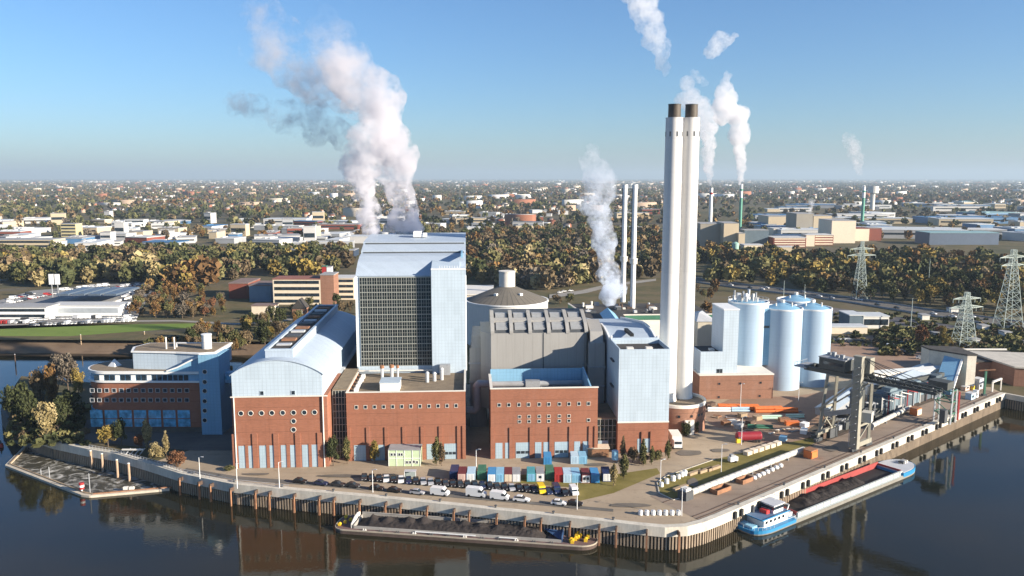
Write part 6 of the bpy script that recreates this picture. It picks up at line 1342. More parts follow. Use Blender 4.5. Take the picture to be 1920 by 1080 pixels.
# everything farther: one woodland mass out to the horizon
g = np.random.default_rng(5)
def hashnoise(x, y, s):                                      # smooth value noise
    X, Y = x/s, y/s; xi, yi = np.floor(X), np.floor(Y); fx, fy = X - xi, Y - yi; fx = fx*fx*(3-2*fx); fy = fy*fy*(3-2*fy)
    hsh = lambda a, b: np.modf(np.abs(np.sin(a*127.1 + b*311.7)*43758.5453))[0]
    return (hsh(xi, yi)*(1-fx) + hsh(xi+1, yi)*fx)*(1-fy) + (hsh(xi, yi+1)*(1-fx) + hsh(xi+1, yi+1)*fx)*fy
def sample_far(n, u0, u1, seed):
    g = np.random.default_rng(seed); q = g.random(n); u = 1/(1/u1 + q*(1/u0 - 1/u1)); px = g.uniform(-60, 1980, n); py = 333 + u
    uu = (px - 960)/F; v = (540 - py)/F; dy = _c + v*_s; dz = -_s + v*_c; t = -CAM_Z/dz; return px, py, uu*t, dy*t
def estate(px, py):                                          # where large halls stand instead of trees
    a = (px < 680) & (py > 412) & (py < 466); b = (px > 1310) & (py > 384) & (py < 462); c = (px > 660) & (px < 1240) & (py > 398) & (py < 432)
    return a*1.0, b*1.0, c*1.0
px, py, X, Y = sample_far(21000, 11, 118, 21)
ea, eb_, ec = estate(px, py); keep = g.random(len(px)) < np.where(ea > 0, .42, np.where(eb_ > 0, .36, np.where(ec > 0, .6, .92)))
keep &= (hashnoise(X, Y, 260.) + .5*hashnoise(X, Y, 90.)) > .32
keep &= ~((Y < 1150) & (px > -20) & (px < 1300) & (py > 470))
px, py, X, Y = px[keep], py[keep], X[keep], Y[keep]
hh = g.uniform(8, 16, len(X)); pk = np.array([PAL[k][j] for k in ('green', 'green', 'olive', 'olive', 'brown', 'orange', 'bare', 'brown', 'green', 'olive') for j in range(3)])
patch = (hashnoise(X, Y, 400.)*30).astype(int) % 30; ci = np.where(g.random(len(X)) < .5, patch, g.integers(0, 30, len(X))); CC = pk[ci]
for k in far_t: pass
if far_t:
    ft = np.array([k[:4] for k in far_t]); X = np.concatenate([X, ft[:, 0]]); Y = np.concatenate([Y, ft[:, 1]]); hh = np.concatenate([hh, ft[:, 2]]); CC = np.concatenate([CC, np.array([k[4] for k in far_t])])
# beyond ten kilometres: groves
_, _, X2, Y2 = sample_far(2600, 2.4, 11, 22); n2 = len(X2)
def leafmass(X, Y, H, W, C, k, seed, flat=1.0):
    g = np.random.default_rng(seed); n = len(X); N = n*k; d = g.normal(size=(N, 3)); d /= np.linalg.norm(d, axis=1)[:, None]; d *= g.uniform(.55, 1.0, (N, 1))
    i = np.repeat(np.arange(n), k); p = np.stack([X[i] + d[:, 0]*W[i], Y[i] + d[:, 1]*W[i]*.9, H[i]*.52 + d[:, 2]*H[i]*.46], -1)
    a = g.normal(size=(N, 3)); a /= np.linalg.norm(a, axis=1)[:, None]; b = np.cross(a, g.normal(size=(N, 3))); b /= np.linalg.norm(b, axis=1)[:, None]; s = (np.minimum(W, H)[i]*g.uniform(.30, .55, N)*(30/k)**.35)[:, None]
    v = np.stack([p - a*s - b*s*.8, p + a*s - b*s*.8, p + a*s*.8 + b*s*.8, p - a*s*.8 + b*s*.8], 1).reshape(-1, 3); v[:, 2] = np.maximum(v[:, 2], 0)
    return v, np.arange(N*4).reshape(N, 4), np.clip(C[i]*g.uniform(.82, 1.2, (N, 1)), 0, 1)
near = Y < 1500
parts = [leafmass(X[near], Y[near], hh[near], hh[near]*g.uniform(.26, .5, near.sum()), CC[near], 150, 31), leafmass(X[~near], Y[~near], hh[~near], hh[~near]*.5, CC[~near], 24, 32),
         leafmass(X2, Y2, g.uniform(10, 16, n2), g.uniform(40, 130, n2), pk[g.integers(0, 12, n2)], 12, 33)]
vo = 0; VV, FF, KK = [], [], []
for v, f, c in parts: VV.append(v); FF.append(f + vo); KK.append(c); vo += len(v)
o = bpy.data.objects.new('woodland', npmesh('woodland', np.concatenate(VV), np.concatenate(FF), [LEAF], np.concatenate(KK))); sc.collection.objects.link(o); kind(o, 'stuff')
tag(o, 'autumn woodland and garden trees spreading to the horizon', 'woodland')
# low scrub on the waste ground at right and along the banks
gs_ = np.random.default_rng(8); pts = []
for poly, n, hr_ in (([(1640, 620), (1920, 640), (1920, 668), (1800, 664), (1700, 640)], 420, (1.0, 3.2)), ([(1560, 588), (1700, 600), (1920, 635), (1920, 650), (1700, 625), (1560, 600)], 260, (.8, 2.2)), ([(20, 790), (90, 822), (160, 838), (160, 815), (60, 770), (20, 765)], 160, (1.0, 3.0)), ([(270, 640), (420, 640), (430, 668), (300, 668)], 160, (1, 3))):
    xs = [p[0] for p in poly]; ys = [p[1] for p in poly]
    for _ in range(n): pts.append((*P(gs_.uniform(min(xs), max(xs)), gs_.uniform(min(ys), max(ys)), 0), gs_.uniform(*hr_)))
pts = np.array(pts); pal_ = np.array([PAL[k][j] for k in ('olive', 'green', 'brown', 'olive') for j in range(3)])
v, f, c = leafmass(pts[:, 0], pts[:, 1], pts[:, 2], pts[:, 2]*.9, pal_[gs_.integers(0, 12, len(pts))], 26, 9)
o = bpy.data.objects.new('undergrowth', npmesh('undergrowth', v, f, [LEAF], c)); sc.collection.objects.link(o); kind(o, 'stuff'); tag(o, 'low undergrowth covering the waste ground and island edge', 'undergrowth')

# ------------------------------------------------------------------ the city
def farbox(name, px0, px1, pt, pb, depth, wallm, roofm, label, cat='building', group=None, over=.3, rz=0, wins=0, winm=None):
    xa, y = P((px0+px1)/2, pb, 0); x0, x1 = QX(px0, pb, y), QX(px1, pb, y); z = QZ(pt, y); cx = (x0+x1)/2
    t = thing(name, label, cat, (cx, y + depth/2, 0), group); W = x1 - x0
    m = MB(); m.box(x0, x1, y, y + depth, 0, z); m.build('wall', wallm, t); m = MB(); m.box(x0 - over, x1 + over, y - over, y + depth + over, z, z + .6); m.build('roof', roofm, t)
    for k in range(wins):
        zz = z*(k + .55)/wins; m = MB(); m.box(x0 + W*.03, x1 - W*.03, y - .12, y - .002, zz - z/wins*.25, zz + z/wins*.25); m.build('window_band', winm or GLASS, t)
    t.rotation_euler = (0, 0, rz); return t
SAND = M('sand_sheeting', (.50, .41, .28), .75, .08, .05); SANDD = M('grey_and_shaded_sand_sheeting', (.30, .27, .22), .8, .1, .05); DRED = M('dark_red_brick', (.20, .06, .04), .85, .2, .1); ROOFG = M('grey_flat_roof', (.30, .30, .30), .9, .2, .05); ROOFW = M('white_flat_roof', (.50, .50, .485), .8, .1, .03); ROOFB = M('blue_flat_roof', (.06, .16, .30), .6, .15, .03)  # grey sand also puts the shade of the tall block's left face into colour
for a in (('plant_block', 1312, 1356, 420, 464, 40, SANDD, ROOFG, 'tall block coloured grey as in shade at the left of the sand coloured works', 'works building'), ('plant_block', 1356, 1384, 419, 466, 40, SAND, ROOFG, 'tall sand coloured block left in the distant works', 'works building'), ('plant_block', 1384, 1396, 438, 467, 25, SAND, ROOFG, 'narrow sand block on the right flank of the tall one', 'works building'),
          ('plant_block', 1440, 1476, 406, 432, 60, SAND, ROOFG, 'broad sand block standing behind the dark red brick works', 'works building'), ('plant_block', 1450, 1486, 429, 446, 30, CREAM, ROOFW, 'low cream block left of the grey boiler block', 'works building'), ('plant_block', 1492, 1524, 401, 441, 50, SANDD, ROOFG, 'grey boiler block in the middle of the works', 'works building'), ('plant_block', 1523, 1558, 405, 441, 40, SAND, ROOFG, 'sand block right of the grey boiler block', 'works building'),
          ('plant_block', 1558, 1603, 414, 456, 50, CREAM, ROOFG, 'largest cream block of the distant works', 'works building'), ('plant_block', 1603, 1629, 429, 452, 40, CREAM, DRED, 'lower cream wing right of the largest cream block', 'works building'), ('plant_block', 1629, 1652, 428, 451, 30, DRED, ROOFG, 'dark red wing at the right end of the works', 'works building'),
          ('brick_works', 1450, 1511, 446, 464, 30, DRED, ROOFW, 'long dark red brick works left of the cream stair block', 'works building'), ('brick_works', 1527, 1562, 441, 460, 30, DRED, ROOFW, 'dark red brick works right of the cream stair block', 'works building'), ('stair_block', 1511, 1527, 441, 462, 20, CREAM, ROOFW, 'cream stair block between the two dark red brick works', 'works building'),
          ('plant_annexe', 1395, 1440, 432, 462, 25, M('slate_sheet', (.10, .14, .17), .7, .2, .05), ROOFG, 'dark slate annexe between sand block and brick works', 'works building'), ('works_shed', 1395, 1432, 460, 474, 20, CREAM, ROOFW, 'low cream shed in front of the distant works', 'works building'), ('works_shed', 1440, 1490, 464, 474, 20, SAND, ROOFW, 'low sand shed below the dark red brick works', 'works building')):
    farbox(*a, wins=(4 if a[0] == 'brick_works' else 0), winm=CREAM)
x, y = P(1378, 481, 0); m = MB(); m.cyl(x, y, 0, QZ(456, y), 4, None, 20); m.cyl(x, y, QZ(456, y), QZ(455, y) + 1, 4, 1, 20); tag(m.build('green_tank', M('pale_green_paint', (.28, .45, .38), .5, .1, .1)), 'tall pale green tank in front of the sand block', 'tank')
for px, pb, pt, w_, c1, c2, lb in ((1332, 440, 352, 7, WHITE, RED, 'distant white chimney with reddish top left of the green one'), (1388, 436, 345, 6, M('chimney_green', (.10, .30, .22), .6, .1, .02), WHITE, 'distant slim green chimney with thick steam'), (1617, 424, 350, 6, M('chimney_green', (0, 0, 0)), WHITE, 'distant green chimney with white top right of the works')):
    x, y = P(px - 1, pb, 0); z = QZ(pt, y); r_ = w_/2*y/F; t = thing('works_chimney', lb, 'chimney', (x, y, 0), 'distant works chimneys')
    m = MB(); m.cyl(x, y, 0, z*.72, r_, r_*.92, 20); m.build('lower_shaft', c1, t, True); m = MB(); m.cyl(x, y, z*.72, z, r_*.92, r_*.85, 20); m.build('upper_shaft', c2 if px != 1332 else WHITE, t, True)
    m = MB(); m.cyl(x, y, z*.86, z*.9, r_*.98, None, 20); m.build('painted_band', RED if px == 1332 else c1, t)
x, y = P(1635, 395, 0); m = MB(); m.cyl(x, y, 0, QZ(362, y), 6, None, 12); m.cyl(x, y, QZ(362, y), QZ(349, y), 14, None, 16); tag(m.build('water_tower', OFFW), 'pale far water tower right of the distant green chimney', 'water tower')
# named mid distance buildings on the left
farbox('office_slab', 513, 602, 524, 571, 18, CREAM, M('red_flat_roof', (.25, .10, .07), .85, .2, .1), 'long banded cream office slab behind the hall', 'office building', wins=4)
farbox('brick_stair_tower', 602, 627, 516, 571, 16, BRICK2, ROOFG, 'brown brick stair tower splitting the banded cream offices', 'tower building')
farbox('office_slab', 627, 664, 522, 562, 18, CREAM, ROOFW, 'right wing of the banded cream offices against the boiler house', 'office building', wins=4)
farbox('plant_room', 604, 612, 500, 520, 6, RED, GREENP, 'small red and green rooftop room above the brick tower', 'plant room'); farbox('plant_room', 613, 622, 501, 520, 6, WHITE, ROOFG, 'white rooftop room beside the red one', 'plant room')
for a in ((430, 466, 532, 560, 30, DRED, 'low flat roofed workshop left of the banded offices'), (468, 508, 536, 566, 26, M('blue_shop_wall', (.14, .22, .30), .7, .2, .2), 'bluish low workshop next to the banded offices'), (472, 515, 574, 590, 10, CREAM, 'low cream annexe below the banded offices')): farbox('workshop', a[0], a[1], a[2], a[3], a[4], a[5], M('reddish_roof', (.20, .14, .12), .9, .25, .1), a[6], 'workshop')
x0, y0 = P(548, 592, 0); x1 = P(572, 592, 0)[0]; t = thing('gabled_house', 'dark steep roofed house half hidden by the barrel roof', 'house', ((x0+x1)/2, y0, 0))
m = MB(); m.box(x0, x1, y0, y0 + 10, 0, 5); m.build('wall', BRICK2, t); m = MB(); m.exty([(x0 - .6, 4.8), (x1 + .6, 4.8), ((x0+x1)/2, 11)], y0 - .5, y0 + 10.5); m.build('roof', DROOF, t); m = MB(); m.box(x0 + 4, x0 + 7, y0 - .1, y0 - .002, 1, 4); m.build('window', WHITE, t)
# car dealer
farbox('dealer_hall', 90, 226, 574, 592, 16, WHITE, ROOFW, 'long white car dealer hall by the meadow', 'showroom', wins=1, winm=M('shop_window', (.35, .38, .40), .2, .2, .3))
dh = farbox('dealer_workshop', 100, 200, 570, 573, 40, WHITE, ROOFG, 'grey ribbed roof workshop behind the white car dealer hall', 'workshop')
x0, y0 = P(92, 574, 0); x1 = P(212, 574, 0)[0]; m = MB()
for i in range(4):
    xa = x0 + 4 + (x1-x0)*i/4; m.extx([(y0 + 3, 7.2), (y0 + 40, 7.2), (y0 + 40, 8.6), (y0 + 3, 8.6)], xa, xa + (x1-x0)*.19)
tag(m.build('dealer_roof_lights', M('slate_glass_roof', (.10, .13, .17), .4, .2, .2)), 'slanting slate roof lights on top of the car dealer', 'roof lights')
farbox('dealer_hall', -20, 88, 577, 598, 16, WHITE, ROOFG, 'left showroom of the white car dealer with window bands', 'showroom', wins=2)
farbox('canopy_shed', -10, 85, 512, 526, 20, M('grey_wall', (.22, .22, .22), .8, .2, .1), ROOFG, 'long grey shed at the left edge behind the dealer', 'shed')
for i, px in enumerate((99, 110)):
    x, y = P(px, 560, 0); m = MB(); m.tube((x, y, 0), (x, y, 14), .35, 8); m.cm = 1; m.box(x - 1.8, x + 1.8, y - .4, y + .4, 11, 19); tag(m.build('pylon_sign', [GREY, WHITE]), 'tall white blank advertising pylon at the car dealer, %s of the pair' % ('left' if i == 0 else 'right'), 'sign', 'advertising pylons')
i = 0; proto_d = {}
for row, (xa, ya, xb, yb, n, rz) in enumerate(((60, 611, 250, 603, 26, 1.4), (20, 604, 88, 600, 8, .2), (85, 599, 250, 596.5, 20, .15), (160, 560, 245, 545, 14, .3), (235, 560, 275, 536, 12, .5), (200, 541, 285, 533, 14, .2), (15, 570, 100, 552, 16, .3), (120, 545, 200, 536, 14, .2), (20, 562, 60, 552, 8, .3), (5, 607, 60, 606, 7, 1.4))):
    for k in range(n):
        f = k/(n - 1); x, y = P(xa + (xb-xa)*f + rnd.uniform(-1, 1), ya + (yb-ya)*f, 0); pm = rnd.choice((PW, PW, PW, PW, PS, PG, PR if row > 2 else PW)); vk = 'van' if rnd.random() < .35 else 'car'; key = (vk, pm)
        nm = {PW: 'white', PS: 'silver', PG: 'dark grey', PR: 'red'}[pm]; where = ['in the front row along the embankment road', 'left of the showroom', 'against the white dealer hall', 'behind the grey ribbed workshop', 'on the right of the dealer yard', 'at the back of the dealer yard', 'in the left dealer yard', 'in the rear dealer yard', 'in the upper left dealer yard', 'by the embankment at the frame edge'][row]
        lb = '%s %s parked %s' % (nm, vk, where); gp_ = 'dealer vehicles ' + where
        if key not in proto_d: proto_d[key] = make_vehicle(vk, pm, 'dealer_van' if vk == 'van' else 'dealer_car', lb, vk, (x, y, .1), rz, gp_, simple=True)
        else: dup(proto_d[key], (x, y, .1), rz + rnd.uniform(-.05, .05), lb, gp_)
# low station like buildings right
for a in (('depot_building', 1592, 1618, 592, 616, 16, M('slate_sheet', (0, 0, 0)), WROOF, 'slate flat roofed depot beyond the storage ground'), ('depot_building', 1618, 1666, 594, 616, 14, OFFW, WROOF, 'white depot building with windows beyond the storage ground'), ('depot_shed', 1552, 1626, 614, 626, 10, CREAM, WROOF, 'low cream shed along the back of the storage ground')): farbox(*a, 'depot', wins=1 if 'white' in a[8] else 0)
for i, (px, py) in enumerate(((1760, 634), (1848, 620), (1890, 632), (1830, 645), (1736, 600), (1790, 588))): farbox('garden_hut', px - 7, px + 7, py - 8, py, 6, OFFW, ROOFG, 'small pale hut in the scrub %s' % ['left of the nearest pylon', 'between the two right pylons', 'at the foot of the tallest pylon', 'below the nearest pylon', 'beyond the rust red tree', 'near the highway above the nearest pylon'][i], 'hut', 'huts in the scrub')
for i, (px, py) in enumerate(((1600, 641), (1588, 634), (1577, 640))): 
    x, y = P(px, py, 0); m = MB()
    for k in range(9): m.obox(x + rnd.uniform(-5, 5), y + rnd.uniform(-3, 3), 0, 2.2, 1.2, rnd.uniform(.8, 2), rnd.uniform(0, 3))
    tag(m.build('scrap_heap', [DGREY, RUSTD, GREY][i]), 'heap of dark scrap parts on the storage ground, %s' % ['right one', 'middle one', 'left one'][i], 'scrap heap')
for i, (px, py) in enumerate(((1593, 622), (1608, 622))): x, y = P(px, py, 0); m = MB(); m.obox(x, y, .5, 4.5, 2, 1.5, .3); m.cm = 1; m.obox(x - .6, y, 2, 1.6, 1.6, 1.6, .3); m.obox(x, y, 0, 4, 2.3, .9, .3); tag(m.build('yellow_loader', [YELLOW, DGREY]), 'yellow wheel loader parked by the cream shed, %s' % ('left one' if i == 0 else 'right one'), 'loader')
# vehicles on highway and the curved road
for i in range(22):
    f = (i + rnd.random())/22; k = f*(len(hw) - 1); j = min(int(k), len(hw) - 2); k -= j; s_ = rnd.choice((.3, .7)); p = [hw[j][q]*(1-k)*(1-s_) + hw[j+1][q]*k*(1-s_) + hv[j][q]*(1-k)*s_ + hv[j+1][q]*k*s_ for q in (0, 1)]
    pm = rnd.choice((PW, PS, PG, PW)); nm = {PW: 'white', PS: 'silver', PG: 'dark grey'}[pm]
    if i == 0 or pm not in proto_h: 
        if i == 0: proto_h = {}
        proto_h[pm] = make_vehicle('car', pm, 'highway_car', '%s car driving on the highway behind the plant' % nm, 'car', (p[0], p[1], .55), math.atan2(hw[j+1][1]-hw[j][1], hw[j+1][0]-hw[j][0]), 'cars on the highway', simple=True)
    else: dup(proto_h[pm], (p[0], p[1], .55), math.atan2(hw[j+1][1]-hw[j][1], hw[j+1][0]-hw[j][0]), '%s car driving on the highway behind the plant' % nm)
for i, (px, py) in enumerate(((952, 522), (965, 523), (978, 522), (990, 524), (1003, 523), (1016, 525), (1050, 550), (1058, 548), (1070, 547))):
    x, y = P(px, py, 0); dup(proto_d[('car', PW)], (x, y, .4), .2, 'white car %s' % ('in the car park behind the tank drum' if i < 6 else 'on the curved road behind the tank'), 'white cars behind the tank')

# estates of halls: individual buildings
g2 = random.Random(12); est = []
wcol = {'white': M('estate_white', (.50, .49, .47), .7, .1, .03), 'cream': SAND, 'grey': M('estate_grey', (.30, .31, .32), .75, .15, .03), 'blue': M('estate_blue', (.08, .18, .32), .6, .2, .03), 'brick': DRED, 'yellow': M('estate_yellow', (.50, .43, .24), .7, .1, .05)}
rcol = {'white': ROOFW, 'grey': ROOFG, 'blue': ROOFB, 'pale': WROOF, 'dark': DROOF, 'teal': M('teal_roof', (.22, .36, .37), .6, .1, .03)}
def halls(n, x0, x1, y0, y1, wr, hr_, dr, walls, roofs, where, seed):
    g = random.Random(seed)
    rows = sorted(g.uniform(0, 1) for _ in range(n))
    for q in rows:
        py = y0 + (y1-y0)*q; px = g.uniform(x0, x1); W = g.choice(wr)*g.uniform(.7, 1.3); Hh = g.uniform(*hr_); D = g.uniform(*dr); wm, rm_ = g.choice(walls), g.choice(roofs); x, y = P(px, py, 0)
        if any(abs(x - e[0]) < (W + e[2])/2 + 4 and abs(y - e[1]) < (D + e[3])/2 + 6 for e in est): continue
        est.append((x, y, W, D)); sz = 'long' if W > 70 else 'small' if W < 28 else 'broad'
        if Hh > 14: sz = 'tall'
        t = thing('estate_hall' if Hh < 14 else 'tower_block', '%s %s walled hall with %s roof %s' % (sz, wm, rm_, where) if Hh < 14 else 'tall %s block with %s roof %s' % (wm, rm_, where), 'hall' if Hh < 14 else 'block', (x, y, 0), 'halls ' + where)
        m = MB(); m.box(x - W/2, x + W/2, y - D/2, y + D/2, 0, Hh); m.build('wall', wcol[wm], t); m = MB(); m.box(x - W/2 - .4, x + W/2 + .4, y - D/2 - .4, y + D/2 + .4, Hh, Hh + .8)
        for k in range(g.randrange(4)): m.box(x - W*.4 + W*.2*k, x - W*.4 + W*.2*k + W*.1, y - D*.2, y + D*.2, Hh + .81, Hh + 2.2)
        m.build('roof', rcol[rm_], t)
        if Hh > 10 or g.random() < .5: m = MB(); m.box(x - W*.46, x + W*.46, y - D/2 - .2, y - D/2 - .002, Hh*.45, Hh*.68); m.build('window_band', GLASS, t)
        t.rotation_euler = (0, 0, g.choice((0, .12, -.15, .3, -.3)))
halls(130, -40, 680, 417, 468, (16, 25, 30, 45, 70), (5, 11), (20, 60), ['white', 'white', 'cream', 'grey', 'white', 'white', 'brick', 'grey', 'blue'], ['white', 'grey', 'pale', 'grey', 'pale', 'pale', 'white', 'blue'], 'in the trading estate left of the boiler house', 41)
halls(22, -40, 680, 417, 466, (14, 22), (14, 26), (12, 18), ['white', 'cream', 'grey', 'white'], ['grey', 'white'], 'rising from the trading estate left of the boiler house', 42)
halls(90, 1440, 1960, 384, 452, (40, 70, 110, 160), (7, 13), (30, 80), ['white', 'cream', 'grey', 'blue', 'white'], ['white', 'pale', 'grey', 'blue', 'pale', 'teal'], 'in the industrial estate right of the works', 43)
halls(40, 700, 1240, 398, 440, (20, 35, 60), (6, 12), (14, 30), ['white', 'cream', 'brick', 'white'], ['pale', 'white', 'grey'], 'among the trees behind the big tank', 44)
farbox('long_hall', 1742, 1872, 437, 459, 40, M('estate_slate', (.09, .12, .17), .7, .15, .03), M('teal_roof', (0, 0, 0)), 'very long slate hall with teal roof edge at the right', 'hall'); farbox('long_hall', 470, 664, 470, 482, 30, M('navy_glass', (.04, .06, .10), .4, .3, .1), ROOFG, 'long dark glazed hall left of the boiler house', 'hall')
farbox('yellow_block', 115, 143, 420, 444, 20, wcol['yellow'], ROOFG, 'yellowish tall block in the left trading estate', 'block', wins=4); farbox('white_block', 234, 270, 412, 425, 20, WHITE, ROOFG, 'white office block with dark windows in the left trading estate', 'block', wins=2)
farbox('long_hall', -30, 100, 450, 466, 30, wcol['cream'], ROOFG, 'low cream hall at the left edge of the trading estate', 'hall', wins=2)
# the remaining town out to the horizon, one mass
def boxes_np(X, Y, W, D, H, RZ, CW, CR, pitched):
    n = len(X); c, s = np.cos(RZ), np.sin(RZ); V = np.zeros((n, 10, 3)); k = 0
    for zz in (0, 1):
        for a, b in ((-1, -1), (1, -1), (1, 1), (-1, 1)): lx, ly = a*W/2, b*D/2; V[:, k, 0] = X + lx*c - ly*s; V[:, k, 1] = Y + lx*s + ly*c; V[:, k, 2] = zz*H; k += 1
    for a in (-1, 1): V[:, k, 0] = X + a*W/2*c; V[:, k, 1] = Y + a*W/2*s; V[:, k, 2] = H + np.where(pitched, D*.38, .02); k += 1
    base = (np.arange(n)*10)[:, None]; quads = [(0, 1, 5, 4), (1, 2, 6, 5), (2, 3, 7, 6), (3, 0, 4, 7), (4, 5, 9, 8), (6, 7, 8, 9), (5, 6, 9, 9), (7, 4, 8, 8)]
    tri = [(0, 1, 5), (0, 5, 4), (1, 2, 6), (1, 6, 5), (2, 3, 7), (2, 7, 6), (3, 0, 4), (3, 4, 7), (4, 5, 9), (4, 9, 8), (6, 7, 8), (6, 8, 9), (5, 6, 9), (7, 4, 8)]
    roof = [0]*8 + [1]*4 + [0]*2; F_ = np.concatenate([base + np.array(t)[None] for t in tri]); C_ = np.concatenate([np.where(r == 1, 1, 0)*CR + np.where(r == 1, 0, 1)*CW for r in roof]); return V.reshape(-1, 3), F_, C_
def town(n, u0, u1, seed, big):
    px, py, X, Y = sample_far(n, u0, u1, seed); g = np.random.default_rng(seed + 1); ea, eb2, ec = estate(px, py)
    k = (hashnoise(X, Y, 330.) + .6*hashnoise(X, Y, 120.)) > (.72 if not big else .85); k &= ~((ea + eb2) > 0); k &= Y > 1250; X, Y = X[k], Y[k]; n = len(X)
    W = g.uniform(10, 16, n) if not big else g.uniform(22, 90, n); D = g.uniform(8, 11, n) if not big else g.uniform(12, 24, n); H = g.uniform(4, 7, n) if not big else g.uniform(8, 22, n)
    wc = np.array([(.62, .60, .55), (.55, .48, .38), (.30, .13, .08), (.66, .65, .63), (.40, .30, .22)]); rc = np.array([(.26, .09, .05), (.18, .07, .045), (.07, .06, .06), (.12, .11, .11), (.35, .33, .31)])
    return boxes_np(X, Y, W, D, H, g.uniform(-.6, .6, n), wc[g.integers(0, 5, n)], rc[g.integers(0, 5, n)] if not big else rc[g.integers(2, 5, n)], np.full(n, not big))
parts = [town(7000, 8, 100, 51, False), town(1500, 6, 90, 53, True), town(1500, 2.6, 9, 55, True)]
VV, FF, KK, vo = [], [], [], 0
for v, f, c in parts: VV.append(v); FF.append(f + vo); KK.append(c); vo += len(v)
o = bpy.data.objects.new('distant_town', npmesh('distant_town', np.concatenate(VV), np.concatenate(FF), [TOWN], np.concatenate(KK))); sc.collection.objects.link(o); kind(o, 'stuff'); tag(o, 'countless distant houses and blocks scattered to the horizon', 'town')

# ------------------------------------------------------------------ lattice pylons
PYM = M('pylon_steel', (.40, .46, .42), .5, .15, .5)
def pylon(px, pb, pt, wb, arms, label, rz):
    x, y = P(px, pb, 0); H = QZ(pt, y); t = thing('power_pylon', label, 'pylon', (x, y, 0), 'power pylons'); b = wb/2; top = wb*.10
    def cor(f): k = b + (top - b)*min(1, f*1.08); return [Vector((x + sx*k, y + sy*k, f*H)) for sx, sy in ((-1, -1), (1, -1), (1, 1), (-1, 1))]
    m = MB(); fs = [0, .13, .25, .36, .46, .55, .63, .70, .77, .83, .89, .95, 1.0]; th = max(.22, H*.0042)
    for fa, fb in zip(fs, fs[1:]):
        A, B = cor(fa), cor(fb)
        for i in range(4): j = (i + 1) % 4; m.beam(A[i], B[i], th*1.3, th*1.3); m.beam(A[i], B[j], th*.7, th*.7); m.beam(A[j], B[i], th*.7, th*.7); m.beam(B[i], B[j], th*.7, th*.7)
    m.build('lattice_mast', PYM, t); c, s = math.cos(rz), math.sin(rz)
    for f, L in arms:
        m = MB(); k = (cor(f)[1].x - x) or .5
        for sg in (-1, 1):
            tip = Vector((x + sg*L*c, y + sg*L*s, f*H + .2)); n = 6
            for dy in (-1, 1):
                r0 = Vector((x + sg*k*.5, y + dy*k, f*H)); r1 = Vector((x + sg*k*.5, y + dy*k, f*H + L*.16)); m.beam(r0, tip, th, th); m.beam(r1, tip, th*.8, th*.8)
                for q in range(1, n): a = r0.lerp(tip, q/n); d = r1.lerp(tip, (q - .5)/n); e = r0.lerp(tip, (q - 1)/n); m.beam(a, d, th*.5, th*.5); m.beam(e, d, th*.5, th*.5)
            for q in (.55, 1.0): a = Vector((x + sg*k*.5, y, f*H)).lerp(tip, q); m.tube(a, a - Vector((0, 0, 2.2)), th*.6, 6)
        m.build('cross_arm', PYM, t)
pylon(1806, 651, 548, 10, ((.72, 11), (.88, 9)), 'nearest pylon with two wide cross arms in the scrub', .25)
pylon(1889, 614, 468, 12, ((.90, 12), (.80, 10)), 'tallest pylon near the right frame edge', .4)
pylon(1611, 560, 452, 9, ((.86, 10), (.75, 12)), 'farther pylon standing in front of the highway wood', .2)
for px, pb, h_, lb in ((1707, 620, 20, 'thin mast in the scrub between the silos and the nearest pylon'), (1469, 560, 14, 'thin mast behind the silo roofs'), (1740, 545, 26, 'thin far mast in the wood beyond the highway'), (1508, 562, 12, 'second thin mast behind the silo roofs')):
    x, y = P(px, pb, 0); m = MB(); m.tube((x, y, 0), (x, y, h_), .25, 6, .14); m.cm = 1; m.cyl(x, y, 0, .5, .6, None, 8); tag(m.build('mast', [PYM, CONC]), lb, 'mast')

